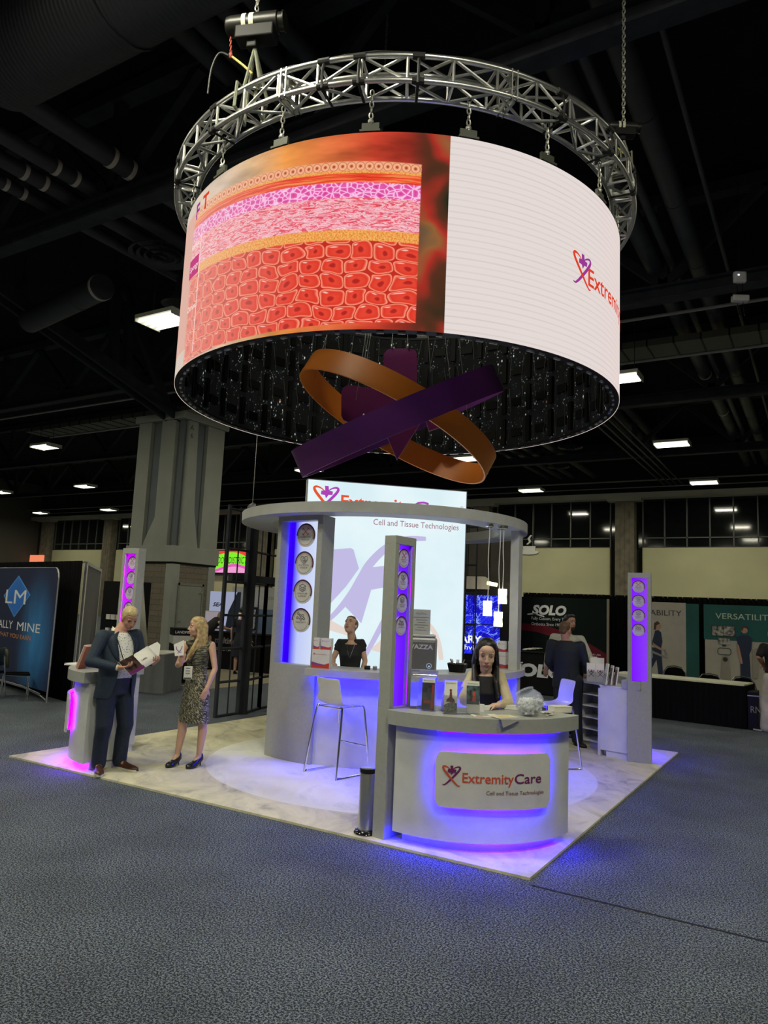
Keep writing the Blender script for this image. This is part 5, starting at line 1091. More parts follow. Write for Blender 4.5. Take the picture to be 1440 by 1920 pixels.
# --- blue video wall
t = thing('blue_video_wall', 'bright blue video wall with white lettering behind the lightbox', 'video wall', (-2.5, 9.0, 0))
n = NT('blue_video_picture', emission=True); v = n.tc.outputs['Object']; x, y, z = n.xyz(v); nz = n.noise(n.vec(x, z), 1.4, 4, .6, 2.0); w1 = n.noise(n.vec(n.ma('MULTIPLY', n.ma('ADD', x, z), 1.2), n.ma('MULTIPLY', n.ma('SUBTRACT', x, z), 5)), 1.2, 3, .5, 1.5)
c = n.mix(n.band(nz, .50, .515, .012), n.ramp(nz, [(.3, (.005, .004, .12)), (.5, (.012, .01, .75)), (.75, (.02, .03, .9))]), (.35, .55, 1)); c = n.mix(n.ma('MULTIPLY', n.band(w1, .56, .57, .008), .8), c, (.25, .4, 1)); n.done(c)
mb = MB(); mb.bb((-4.0, 8.98, .80), (-2.05, 9.04, 2.27)); mb.build('screen', MAT['blue_video_picture'], t)
f = planemap((0, 8.97, 0), (1, 0, 0)); sw = emat('screen_text_white', (.9, .95, 1), 1)
text('LIBRARY', f, -2.50, 1.07, .19, sw, t, width=1.15, align='RIGHT', bold=.03); text('healthview', f, -2.42, .90, .13, sw, t, width=1.0, align='RIGHT')
mb = MB(); mb.bb((-4.1, 9.05, 0), (-1.6, 9.15, 2.6)); mb.build('screen_frame', black_m, t); mb = MB()
for X in (-3.3, -2.74): mb.bb((X-.012, 8.965, .80), (X+.012, 8.975, 2.27))
mb.bb((-4, 8.965, 1.53), (-2.05, 8.975, 1.55)); mb.build('screen_joints', black_m, t)
mb = MB(); mb.poly(planemap((0, 8.99, 0), (1, 0, 0)), [(-3.2, 2.42), (-2.35, 2.42), (-2.35, 2.62), (-2.40, 2.70), (-2.48, 2.74), (-3.2, 2.74)], -.05, 0); mb.build('header_sign', mat('header_pale', (.35, .33, .30), .6), t)
t = thing('dark_booth_wall', 'dark grey wall panel rising behind the blue video wall', 'display panel', (-3, 12, 0)); mb = MB(); mb.bb((-5.2, 12.0, 0), (-2.93, 12.1, 4.6)); mb.build('panel', mat('brown_grey_board', (.085, .08, .065), .8, noise=(2, .2)), t); mb = MB()
for X in (-4.3, -3.6): mb.bb((X-.01, 11.99, 0), (X+.01, 12, 4.6))
mb.build('panel_joints', black_m, t)
area('booth_spot', (-2.0, 8.3, 2.55), .25, 8, (1, .9, .6), (-.2, .9, -.6))
t = thing('booth_spotlight', 'small lit spotlight above the blue video wall', 'spotlight', (-2.0, 8.35, 2.55)); mb = MB(); mb.tube((0, 0, 0), (.0, .72, .03), .012); mb.build('arm', black_m, t, local=True); mb = MB(); mb.tube((-.12, 0, 0), (.12, 0, -.04), .045, n=12); mb.build('lamp_head', emat('warm_lamp', (1, .85, .4), 5), t, local=True)
# --- black stand with orthotics banner
drape('black_drape', 'long black drape behind the dark banner and the teal banners', -1.85, 8.5, 10.1, 2.40)
t = thing('dark_green_banner', 'black green banner with big white lettering and a wine red arc', 'banner', (-.7, 9.8, 0)); f = planemap((0, 9.8, 0), (1, 0, 0))
mb = MB(); mb.bb((-2.05, 9.80, 0), (.37, 9.84, 2.285)); mb.build('banner_fabric', mat('banner_black_green', (.006, .012, .011), .8, spec=.15), t)
wine = mat('banner_wine', (.14, .015, .03), .8, spec=.15); P = [(-2.05, 1.62), (-1.2, 1.60), (-.5, 1.42), (.0, 1.18), (.37, .98), (.37, .70), (-.05, .66), (-.3, .98), (-.8, 1.28), (-1.4, 1.42), (-2.05, 1.44)]
mb = MB(); mb.poly(f, P, .001, .003); mb.build('wine_arc', wine, t); mb = MB(); mb.bb((.37, 9.78, .2), (.42, 9.84, 2.29)); mb.build('banner_edge', mat('edge_tan', (.3, .27, .2), .7), t)
text('SOLO', f, -1.50, 1.86, .23, bw, t, width=.88, bold=.05, shear=.2, d=.005); text('Fully Custom. Every Time.', f, -1.51, 1.72, .075, bw, t, width=.98); text('Orthotics Since 1983', f, -1.51, 1.58, .075, bw, t, width=.78)
mb = MB(); mb.ribbon(f, smoothpts([(-1.62, 1.845), (-1.45, 1.86), (-1.3, 1.835), (-1.18, 1.80)], 5), .03, .005); mb.build('swoosh', bw, t); text('sololabs.com', f, -1.48, .80, .045, bw, t, width=.38); text('MADE IN THE USA', f, -.32, .93, .045, bw, t, width=.55)
mb = MB(); mb.poly(f, disc(-.16, 1.10, .09), .003, .005); mb.build('round_mark', bw, t); mb = MB(); mb.poly(f, disc(-.16, 1.10, .07), .005, .006); mb.build('round_mark_core', wine, t); text('F', f, -.18, 1.06, .08, bw, t, d=.008)
t = thing('black_podium_counter', 'black display counter with white lettering below the dark banner', 'counter', (-.7, 8.7, 0)); f = planemap((0, 8.6, 0), (1, 0, 0))
mb = MB(); mb.bb((-2.4, 8.6, 0), (.05, 8.94, .95)); mb.build('counter_body', mat('counter_black', (.004, .004, .005), .5, spec=.2), t, bevel=.03); mb = MB(); mb.bb((-2.5, 8.55, .95), (.12, 8.95, .99)); mb.build('counter_top', mat('counter_gloss', (.02, .02, .02), .15), t, bevel=.01)
text('SOLO', f, -1.62, .42, .28, bw, t, width=1.38, bold=.05, shear=.1)
t = thing('orthotic_sample', 'pile of pale orthotic insoles on the black counter', 'insoles', (-1.15, 8.75, .99)); mb = MB()
for i in range(5): mb.box((.07*i-.15, .02*i, .02+.012*i), (.09, .24, .012), .5*i+.3)
tag(mb.build('insoles', paper, t, local=True), kind='stuff')
# --- right stand: teal banners, skirted table, three chairs
teal = mat('banner_teal', (.006, .085, .075), .7, noise=(1.5, .15)); offw = mat('banner_off_white', (.40, .38, .32), .8); navy = mat('print_navy', (.012, .025, .06), .7); skinp = mat('print_skin', (.42, .25, .17), .7); hairp = mat('print_hair', (.06, .035, .02), .7)
t = thing('teal_banner', 'off-white banner with teal edge and a walking woman in navy, beside the right tower', 'banner', (1.9, 9.5, 0)); f = planemap((0, 9.5, 0), (1, 0, 0))
mb = MB(); mb.bb((1.0, 9.5, 0), (2.19, 9.52, 2.25)); mb.build('banner_cloth', offw, t); mb = MB(); mb.bb((2.19, 9.5, 0), (2.46, 9.52, 2.235)); mb.build('teal_edge', teal, t)
text('ABILITY', f, 2.10, 1.95, .13, ink_dark, t, width=.68, align='RIGHT'); text('PORT', f, 1.40, 1.95, .13, ink_dark, t, width=.36, align='RIGHT')
PD = [0]
def printed(P, m, nm): PD[0] += .0012; mb = MB(); mb.poly(f, P, PD[0], PD[0]+.001); mb.build(nm, m, t)
printed([(1.53, 1.60), (1.60, 1.62), (1.66, 1.57), (1.69, 1.36), (1.66, 1.22), (1.54, 1.22), (1.45, 1.30)], navy, 'printed_top'); printed(disc(1.59, 1.70, .075, 16), skinp, 'printed_face'); printed([(1.50, 1.62), (1.51, 1.77), (1.58, 1.82), (1.64, 1.77), (1.56, 1.72), (1.55, 1.62)], hairp, 'printed_hair')
printed([(1.46, 1.22), (1.66, 1.22), (1.70, .62), (1.60, .62), (1.56, .95), (1.42, .68), (1.34, .74), (1.48, 1.0)], navy, 'printed_trousers'); printed([(1.47, 1.34), (1.52, 1.30), (1.70, 1.19), (1.69, 1.15), (1.50, 1.24)], skinp, 'printed_arm'); printed([(1.71, 1.19), (1.75, 1.20), (1.79, 1.08), (1.75, 1.06)], ink_grey, 'printed_handset'); printed([(1.45, 1.10), (1.78, .99), (1.80, 1.02), (1.47, 1.15)], ink_grey, 'printed_bar')
t = thing('teal_banner', 'teal and white banner with x-ray screens and a nurse in navy at the right edge', 'banner', (3.3, 9.5, 0))
mb = MB(); mb.bb((2.58, 9.5, 0), (4.6, 9.52, 1.55)); mb.build('white_lower', offw, t); mb = MB(); mb.bb((2.56, 9.495, 1.47), (4.6, 9.515, 2.235)); mb.build('teal_upper', teal, t); text('VERSATILITY', f, 2.80, 1.93, .13, mat('print_mint', (.45, .55, .42), .6), t, width=1.16, d=.008); PD[0] = 0
f = planemap((0, 9.49, 0), (1, 0, 0))
printed(rrect(2.72, 1.55, 3.19, 1.78, .015), ink_dark, 'printed_monitor'); xr = NT('xray_print', rough=.6); q = xr.noise(xr.tc.outputs['Object'], 14, 3); xr.done(xr.ramp(q, [(.35, (.04, .04, .035)), (.6, (.42, .42, .36))]))
for a, b in ((2.735, 2.955), (2.965, 3.175)): printed([(a, 1.565), (b, 1.565), (b, 1.77), (a, 1.77)], MAT['xray_print'], 'printed_xray')
printed([(2.85, 1.38), (3.08, 1.38), (3.08, 1.51), (2.85, 1.51)], MAT['xray_print'], 'printed_console'); printed([(2.93, 1.34), (3.0, 1.34), (3.0, 1.38), (2.93, 1.38)], ink_dark, 'printed_neck'); mb = MB(); mb.ribbon(f, [(a, b) for a, b in rrect(2.84, 1.16, 3.10, 1.30, .05)+[rrect(2.84, 1.16, 3.10, 1.30, .05)[0]]], .014, .004); mb.build('printed_handle', mat('print_dark_teal', (.02, .06, .05), .6), t)
printed([(2.93, 1.14), (3.04, 1.14), (3.09, .60), (2.88, .60)], mat('print_stone', (.28, .26, .21), .7), 'printed_column'); printed(disc(2.985, 1.06, .05, 14), ink_dark, 'printed_knob')
printed([(3.22, 1.56), (3.30, 1.60), (3.44, 1.60), (3.52, 1.54), (3.50, 1.30), (3.46, 1.20), (3.48, .62), (3.28, .62), (3.28, 1.2), (3.24, 1.32)], navy, 'printed_scrubs'); printed(disc(3.37, 1.70, .065, 16), skinp, 'printed_face'); printed([(3.31, 1.70), (3.32, 1.78), (3.38, 1.81), (3.44, 1.78), (3.43, 1.74), (3.36, 1.76), (3.33, 1.68)], hairp, 'printed_hair'); printed([(3.22, 1.40), (3.26, 1.38), (3.33, 1.0), (3.29, .98), (3.24, 1.2)], skinp, 'printed_arm')
printed([(3.52, 1.3), (3.62, 1.35), (3.66, 1.1), (3.6, .7), (3.52, .7)], MAT['print_stone'], 'printed_machine')
t = thing('skirted_table', 'long table with white top and black pleated skirt at right', 'table', (2.8, 7, 0)); yA, yB = 6.66, 6.42
mb = MB(); mb.poly(lambda x, y, d=0: Vector((x, y, .745+d)), [(1.2, 6.80), (3.60, 6.50), (3.69, 7.24), (1.29, 7.54)], 0, .025); mb.build('table_top', mat('table_cream', (.66, .66, .48), .6), t)
mb = MB(); V = []; a = Vector((1.2, 6.78, 0)); b = Vector((3.62, 6.48, 0)); Q = [a, b, Vector((3.71, 7.24, 0))]
for a, b in zip(Q, Q[1:]):
    L = (b-a).length; N = int(L/.02); u = (b-a)/N; nn = Vector((u.y, -u.x, 0)).normalized()
    for i in range(N): p = a+u*i+nn*(.014*math.sin(i*1.3)+.006*math.sin(i*.4)); V.append([mb.b.verts.new(p+U0*z) for z in (.005, .4, .745)])
for a, b in zip(V, V[1:]):
    for j in (0, 1): mb.b.faces.new([a[j], b[j], b[j+1], a[j+1]])
mb.build('table_skirt', mat('skirt_black', (.004, .004, .005), .9, spec=.12), t, smooth=True)
for i, (x, y) in enumerate(((1.9, 6.95), (2.7, 6.9))): flat('paper_sheet', 'white sheet on the skirted table, '+('near the tower' if i == 0 else 'farther right'), (x, y, .771), .2, .3, .18, paper, 'paper')
def round_chair(x, y, z, lb):
    t = thing('stacking_chair', lb, 'chair', (x, y, 0), 0, 'black round-backed chairs behind the skirted table'); f = planemap((0, .2, 0), (1, 0, 0)); P = [(-.21, z-.42), (.21, z-.42), (.21, z-.2), (.19, z-.1), (.13, z-.02), (0, z), (-.13, z-.02), (-.19, z-.1), (-.21, z-.2)]
    mb = MB(); mb.poly(f, P, -.04, .02); mb.build('backrest', black_cloth, t, local=True, bevel=.015); mb = MB(); mb.bb((-.22, -.22, .42), (.22, .2, .48)); mb.build('seat', black_cloth, t, local=True, bevel=.02)
    mb = MB(); mb.path([(-.235, .2, .0), (-.235, .2, z-.2), (-.20, .2, z-.08), (-.14, .2, z), (0, .2, z+.025), (.14, .2, z), (.20, .2, z-.08), (.235, .2, z-.2), (.235, .2, 0)], .012, 7); mb.build('back_frame', mat('frame_steel', (.3, .3, .28), .3, .8), t, local=True)
    for s in (-1, 1): mb = MB(); mb.tube((s*.2, -.2, 0), (s*.2, -.2, .43), .012); mb.build('leg', MAT['frame_steel'], t, local=True)
round_chair(2.18, 7.85, .90, 'black round-backed chair behind the skirted table, nearest the tower'); round_chair(2.86, 7.8, .80, 'black round-backed chair in the middle behind the skirted table'); round_chair(3.46, 7.7, .80, 'black round-backed chair behind the right end of the skirted table')
t = thing('black_case', 'black case with grey lettering under the table end by the man in the polo shirt', 'case', (3.75, 6.55, 0)); mb = MB(); mb.bb((-.10, -.05, 0), (.06, .4, .66)); mb.build('case_body', black_m, t, local=True, bevel=.01); mb = MB(); mb.bb((-.1, -.055, .58), (.15, -.05, .60)); mb.build('case_latch', chrome, t, local=True); text('RN', planemap((3.70, 6.49, 0), (1, 0, 0)), 0, .30, .12, ink_grey, t, width=.16)
# --- far background: food signs, coffee sign, distant stands behind the lattice
t = thing('green_led_sign', 'bright green and pink lit sign with black lettering behind the lattice frame', 'sign', (-36.5, 36.3, 5)); n = NT('food_sign_picture', emission=True); v = n.tc.outputs['Object']; x, y, z = n.xyz(v); q = n.ma('ADD', z, n.ma('MULTIPLY', n.ma('SINE', n.ma('MULTIPLY', x, 1.1)), .28))
c = n.mix(n.step(q, 4.30, 4.34), (.85, .35, .62), (.8, .10, .55)); c = n.mix(n.step(q, 4.52, 4.56), c, (.22, .86, .03)); c = n.mix(n.step(n.ma('ADD', q, n.ma('MULTIPLY', x, .12)), 1.15, 1.2), c, (.85, .06, .05)); n.done(c)
mb = MB(); mb.bb((-40.2, 36.3, 4.12), (-33.9, 36.5, 5.86)); mb.build('lit_face', MAT['food_sign_picture'], t); text('DOWNTOWN FOOD DISTRICT', planemap((0, 36.28, 0), (1, 0, 0)), -34.4, 4.85, .55, ink_dark, t, width=6.6, align='RIGHT', shear=.2)
mb = MB(); mb.bb((-41.4, 36.5, 4.0), (-33.8, 36.9, 5.95)); mb.build('sign_back', black_m, t)
t = thing('red_lit_sign', 'small red lit sign at the left edge above the drape', 'sign', (-62, 36, 5.2)); mb = MB(); mb.bb((-62.6, 36.3, 4.7), (-60.6, 36.52, 5.5)); mb.build('lit_face', emat('red_sign', (.9, .25, .12), 1), t)
t = thing('coffee_sign', 'pale coffee cup shaped sign on the far wall right of the kiosk', 'sign', (-11.2, 36.7, 6.1)); f = planemap((-11.3, 36.83, 6.15), (1, 0, 0)); pc = mat('cup_sign_white', (.85, .85, .80), .5)
mb = MB(); mb.poly(f, [(-.42, .02), (.42, .02), (.38, -.25), (.2, -.42), (-.2, -.42), (-.38, -.25)], -.05, .02); mb.build('cup_shape', pc, t); mb = MB(); mb.poly(f, [(.62*math.cos(a), -.38+.14*math.sin(a)) for a in [2*PI*i/20 for i in range(20)]], -.05, .04); mb.build('saucer_shape', pc, t)
mb = MB(); mb.poly(f, [(-.1, .12), (.12, .3), (.02, .5), (.18, .72), (.08, .74), (-.12, .52), (-.02, .3), (-.2, .14)], -.05, .02); mb.ribbon(f, smoothpts([(-.42, 0), (-.62, -.05), (-.6, -.22), (-.36, -.24)], 5), .07, .0); mb.build('steam_shape', pc, t)
# stand behind the lattice
t = thing('pale_sign_stand', 'pale blue white roll-up sign with slanted black lettering behind the lattice', 'banner', (-12.3, 9.9, 0)); f = planemap((0, 10, 0), (1, 0, 0))
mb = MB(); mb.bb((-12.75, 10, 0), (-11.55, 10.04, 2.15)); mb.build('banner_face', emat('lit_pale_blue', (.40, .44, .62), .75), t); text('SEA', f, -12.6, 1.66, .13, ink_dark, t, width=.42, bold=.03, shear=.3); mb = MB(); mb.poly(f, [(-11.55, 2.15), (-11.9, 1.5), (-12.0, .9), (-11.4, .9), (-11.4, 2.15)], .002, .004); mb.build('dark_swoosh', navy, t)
t = thing('blue_grey_booth_wall', 'pale and slate blue exhibition wall behind the lattice frame', 'display panel', (-10, 11, 0)); f = planemap((0, 10.9, 0), (1, 0, 0)); mb = MB(); mb.bb((-12.6, 10.9, 0), (-8.2, 11, 1.62)); mb.build('slate_lower', mat('slate_blue', (.10, .15, .20), .7), t)
mb = MB(); mb.bb((-12.6, 10.9, 1.62), (-8.2, 11, 2.35)); mb.build('pale_upper', mat('pale_sand', (.38, .38, .34), .7), t); text('CONSTRUCTION HOLDINGS', f, -11.0, 1.95, .10, MAT['slate_blue'], t, width=2.0); mb = MB()
for i in range(6): mb.bb((-9.5, 10.885, 1.35-.13*i), (-8.7, 10.895, 1.38-.13*i))
mb.build('printed_lines', mat('pale_sand'), t)
for i, (x, z, lb) in enumerate(((-11.7, 1.3, 'left'), (-10.2, 1.1, 'right'))):
    q = thing('framed_picture', 'dark framed picture on the slate wall behind the lattice, '+lb, 'picture', (x, 10.85, z), 0, 'framed pictures behind the lattice'); mb = MB(); mb.bb((-.3, 0, -.38), (.3, .04, .38)); mb.build('picture_frame', black_m, q, local=True); mb = MB(); mb.bb((-.24, -.01, -.30), (.24, 0, .30)); mb.build('picture_print', mat('print_greys', (.25, .25, .25), .6, noise=(9, .8)), q, local=True)
t = thing('black_booth_counter', 'black counter with grey lettering behind the lattice frame', 'counter', (-9.2, 7.4, 0)); f = planemap((0, 6.95, 0), (1, 0, 0)); mb = MB(); mb.bb((-10.0, 7.0, 0), (-6.6, 7.7, .98)); mb.build('counter_body', MAT['counter_black'], t); mb = MB(); mb.bb((-10.05, 6.95, .98), (-6.6, 7.75, 1.03)); mb.build('counter_top', mat('counter_gloss'), t)
text('multimedia', planemap((0, 6.99, 0), (1, 0, 0)), -9.55, .70, .17, ink_grey, t, width=1.1, bold=.02); text('MEDICAL MARKETING', planemap((0, 6.99, 0), (1, 0, 0)), -9.7, .50, .10, mat('ink_pale', (.4, .4, .4), .6), t, width=1.3)
for i, (x, lb) in enumerate(((-10.0, 'left of the bending person'), (-8.75, 'right of the bending person'))):
    q = thing('desktop_screen', 'desktop screen with white frame on the black counter, '+lb, 'monitor', (x, 7.3, 1.03), -.1, 'desktop screens behind the lattice'); mb = MB(); mb.bb((-.30, -.02, .10), (.30, .02, .52)); mb.build('screen_case', mat('imac_white', (.65, .65, .65), .4), q, local=True); mb = MB(); mb.bb((-.27, -.025, .17), (.27, -.02, .49)); mb.build('lit_picture', emat('warm_picture' if i else 'office_picture', (.6, .42, .38) if i else (.35, .30, .33), .8), q, local=True); mb = MB(); mb.bb((-.08, -.06, 0), (.08, .06, .012)); mb.bb((-.03, .0, .01), (.03, .02, .12)); mb.build('screen_foot', mat('imac_white'), q, local=True)
t = thing('dark_display_rack', 'dark rack with white lettered head and small goods behind the magenta tower', 'display rack', (-9.6, 3.6, 0)); mb = MB(); mb.bb((-10.2, 3.7, 0), (-9.0, 4.1, 2.2)); mb.build('rack_body', black_m, t); f = planemap((0, 3.69, 0), (.9, .2, 0), (.2, -.9, 0)); text('SEARCH', f, -10.9, 1.95, .12, bw, t, width=.7, bold=.03); text('SPEED', f, -10.9, 1.76, .12, bw, t, width=.6, bold=.03)
mb = MB()
for i in range(5): mb.box((-9.9+.18*i, 3.68, 1.35), (.12, .06, .12)); mb.box((-9.9+.2*i, 3.68, 1.05), (.1, .06, .08))
tag(mb.build('small_goods', paper, t), kind='stuff')
# ================================================================ people
skin_a = mat('skin_ruddy', (.52, .27, .18), .5, noise=(14, .08)); skin_b = mat('skin_fair', (.60, .36, .25), .5, noise=(14, .06)); skin_c = mat('skin_warm', (.68, .44, .33), .5, noise=(14, .05)); skin_d = mat('skin_mid', (.40, .22, .15), .5, noise=(14, .08))
lip_m = mat('lip_rose', (.40, .11, .09), .45); eye_w = mat('eye_white', (.7, .68, .64), .3); eye_d = mat('eye_dark', (.02, .012, .01), .2)
V3 = lambda *a: Vector(a)
def fuse(mb, name, m, parent, vox, it=4, fac=.5):
    o = mb.build(name, m, parent); md = o.modifiers.new('r', 'REMESH'); md.mode = 'VOXEL'; md.voxel_size = vox; md.use_smooth_shade = True
    if it: sm = o.modifiers.new('s', 'SMOOTH'); sm.factor = fac; sm.iterations = it+(2 if name == 'body' else 0)
    return o
class Fig:
    """a person laid out in world coordinates from a facing template; joints may be overridden"""
    def __init__(s, label, root, facing, H=1.75, group=None, name='person', z0=0.018):
        s.e = thing(name, label, 'person', (root[0], root[1], z0), group=group); k = s.k = H/1.75
        s.f = V3(facing[0], facing[1], 0).normalized(); s.r = V3(s.f.y, -s.f.x, 0)   # r = the person's right-hand side
        s.o = V3(root[0], root[1], 0)
        P = s.P
        s.J = dict(pel=P(0, 0, .93), neck=P(0, -.01, 1.455), hipR=P(.09, 0, .90), hipL=P(-.09, 0, .90), kneeR=P(.10, .02, .50), kneeL=P(-.10, .02, .50), ankR=P(.105, -.02, .085), ankL=P(-.105, -.02, .085),
                   toeR=P(.125, .15, .03), toeL=P(-.125, .15, .03), shR=P(.185, -.01, 1.405), shL=P(-.185, -.01, 1.405), elR=P(.245, -.03, 1.13), elL=P(-.245, -.03, 1.13), wrR=P(.255, .06, .89), wrL=P(-.255, .06, .89), head=P(0, .025, 1.625))
        s.hr = None
    def P(s, right, fwd, z): return s.o+s.r*right*s.k+s.f*fwd*s.k+U0*z*s.k
    def set(s, **k):
        for a, b in k.items(): s.J[a] = V3(*b)
        return s
    def headrot(s, yaw=0, pitch=0, roll=0, dirv=None):
        """pitch > 0 looks down; yaw > 0 turns to the person's left"""
        f = V3(dirv[0], dirv[1], 0).normalized() if dirv else s.f
        f = Matrix.Rotation(yaw, 3, 'Z') @ f; r = V3(f.y, -f.x, 0); ff = f*math.cos(pitch)-U0*math.sin(pitch); u = U0*math.cos(pitch)+f*math.sin(pitch)
        r2 = r*math.cos(roll)+u*math.sin(roll); u2 = u*math.cos(roll)-r*math.sin(roll)
        s.hm = Matrix((r2, ff, u2)).transposed(); return s
    def H(s, x, y, z): return s.J['head']+s.hm @ (V3(x, y, z)*s.hs)
    def torso(s, mb, L, n=24, dz=0):
        a, b = s.J['pel'], s.J['neck']; R = []
        for z, rx, ry, off in L:
            t = (z*s.k-a.z)/(b.z-a.z); c = a.lerp(b, t) if t > 0 else V3(a.x, a.y, z*s.k); c = V3(c.x, c.y, z*s.k)+s.f*off*s.k
            R.append([c+s.r*rx*s.k*math.cos(2*PI*i/n)+s.f*ry*s.k*math.sin(2*PI*i/n) for i in range(n)])
        mb.loft(R)
    def limb(s, mb, pts, rad):
        for i in range(len(pts)-1): mb.cap(pts[i], rad[i], pts[i+1], rad[i+1], 14)
    def hand(s, mb, side, d, n, curl=.5, sc=1, spread=1, thumb=.6):
        """palm, four jointed fingers and a thumb; d = pointing direction, n = palm normal"""
        w = s.J['wr'+side]; d = V3(*d).normalized(); n = V3(*n); n = (n-d*n.dot(d)).normalized(); l = d.cross(n)*(1 if side == 'R' else -1)*sc
        l = -l if side == 'R' else -l; k = sc
        M = Matrix((d, l.normalized(), n)).transposed()
        mb.ell(w+d*.048*k, (.052*k, .040*k, .0155*k), M); mb.cap(w-d*.02*k, .026*k, w+d*.03*k, .028*k, 10)
        for i, (off, L_) in enumerate(((-.0305, .058), (-.0105, .072), (.0105, .078), (.0305, .072))):
            p = w+d*(.085-abs(off)*.25)*k+l*off; a = 0; q = d+l*off*(2.2*spread)
            for j, (sl, rr) in enumerate(((.42, .0088), (.32, .0082), (.26, .0074))):
                a += curl*(.7 if j == 0 else 1.0); dd = (q.normalized()*math.cos(a)+n*math.sin(a)); p2 = p+dd*L_*sl*1.05*k; mb.cap(p, rr*k, p2, rr*.93*k, 8); p = p2
        p = w+d*.022*k+l*.030; dd = (d*.65+l/k*.75+n*thumb*.4).normalized(); p2 = p+dd*.038*k; mb.cap(p, .0125*k, p2, .0105*k, 8); dd2 = (d*.85+l/k*.35+n*thumb).normalized(); p3 = p2+dd2*.034*k; mb.cap(p2, .0105*k, p3, .0085*k, 8)
    def headmesh(s, mb, female=True, jaw=1.0):
        h = s.H; M = s.hm; k = s.hs; E = lambda c, r: mb.ell(h(*c), tuple(q*k for q in r), M, 20, 14)
        E((0, -.012, .030), (.073, .092, .085)); E((0, .022, -.040), (.056*jaw, .062, .072)); E((0, .052, -.098), (.022*jaw, .020, .018))
        E((0, .020, -.004), (.062, .0635, .070)); jl = .026 if female else .030
        for q in (-1, 1):
            E((q*.030, .040, -.028), (.030, .036, .036)); E((q*jl*jaw, .018, -.070), (.026, .042, .028)); E((q*.073, -.005, -.012), (.010, .018, .030)); E((q*.030, .066, .026), (.026, .014, .009))
        mb.cap(h(0, .078, .012), .008*k, h(0, .097, -.026), .0115*k, 10)
        for q in (-1, 1): E((q*.0105, .087, -.031), (.0085, .010, .0075))
        E((0, .073, -.060), (.026, .014, .016)); E((0, .050, .050), (.052, .032, .036))
        mb.cap(h(0, -.026, -.05), (.044 if female else .058)*k, s.J['neck']+U0*.0, (.048 if female else .062)*k, 16)
    def face(s, closed=False, brow=(.08, .05, .03), lips=True, smile=0):
        h = s.H; k = s.hs; M = s.hm
        for q in (-1, 1):
            mb = MB(); mb.ell(h(q*.030, .0725, .006), (.0125*k, .008*k, (.0022 if closed else .0068)*k), M); e = mb.build('eye', eye_d if closed else eye_w, s.e, smooth=True)
            if not closed: mb = MB(); mb.ell(h(q*.030, .0795, .006), (.0058*k, .003*k, .0062*k), M); mb.build('iris', eye_d, e, smooth=True)
            mb = MB(); mb.path([h(q*.014, .0835, .014), h(q*.030, .083, .0175), h(q*.044, .074, .013)], .0016*k, 5); mb.build('lashes', eye_d, s.e)
            mb = MB(); mb.path([h(q*.013, .0865, .030), h(q*.030, .085, .0365), h(q*.048, .071, .031)], [.0026*k, .0030*k, .0014*k], 6); mb.build('eyebrow', mat('brow_%d' % int(brow[0]*1000), brow, .8), s.e, smooth=True)
        if lips:
            mb = MB(); mb.path([h(-.024, .076, -.060+smile), h(-.010, .0885, -.0565), h(0, .0895, -.0585), h(.010, .0885, -.0565), h(.024, .076, -.060+smile)], [.0018*k, .0042*k, .0038*k, .0042*k, .0018*k], 6); mb.path([h(-.018, .080, -.064), h(0, .0885, -.0685), h(.018, .080, -.064)], [.002*k, .0052*k, .002*k], 6); mb.build('lips', lip_m, s.e, smooth=True)
TM = [(.80, .15, .10, 0), (.88, .165, .115, -.01), (.96, .155, .11, -.005), (1.06, .14, .105, 0), (1.18, .150, .112, 0), (1.30, .168, .115, 0), (1.38, .160, .10, 0), (1.44, .10, .075, -.01), (1.48, .06, .055, -.01)]
TMB = [(.80, .16, .11, 0), (.88, .17, .125, 0), (.96, .168, .14, .02), (1.06, .165, .155, .035), (1.16, .162, .152, .03), (1.28, .172, .135, .01), (1.38, .168, .108, 0), (1.44, .10, .08, -.01), (1.48, .06, .06, -.01)]
TF = [(.80, .16, .11, -.005), (.88, .168, .118, -.01), (.97, .150, .105, -.005), (1.08, .118, .088, 0), (1.18, .128, .095, .005), (1.27, .145, .118, .018), (1.35, .145, .095, .005), (1.41, .115, .07, 0), (1.46, .05, .05, -.01)]
def grow(L, d, z0=None, z1=None): return [(z, rx+d, ry+d, o) for z, rx, ry, o in L if (z0 is None or z >= z0) and (z1 is None or z <= z1)]
def legs(f, mb, g=0, ank=.034, thigh=.082, knee=.052, calf=.052, low=True):
    J = f.J; k = f.k
    for q in 'RL':
        a, b, c = J['hip'+q], J['knee'+q], J['ank'+q]; bk = -f.f*.018*k
        mb.cap(a, (thigh+g)*k, a.lerp(b, .55), (thigh*.82+g)*k); mb.cap(a.lerp(b, .55), (thigh*.82+g)*k, b, (knee+g)*k)
        mb.cap(b, (knee+g)*k, b.lerp(c, .32)+bk, (calf+g)*k); mb.cap(b.lerp(c, .32)+bk, (calf+g)*k, c, (ank+g)*k)
def feet(f, mb, r=.030):
    for q in 'RL': a, t = f.J['ank'+q], f.J['toe'+q]; mb.cap(a, .034*f.k, V3(*a).lerp(t, .35)-U0*.012, r*1.1); mb.cap(a-U0*.04*f.k, r, t, r*.75)
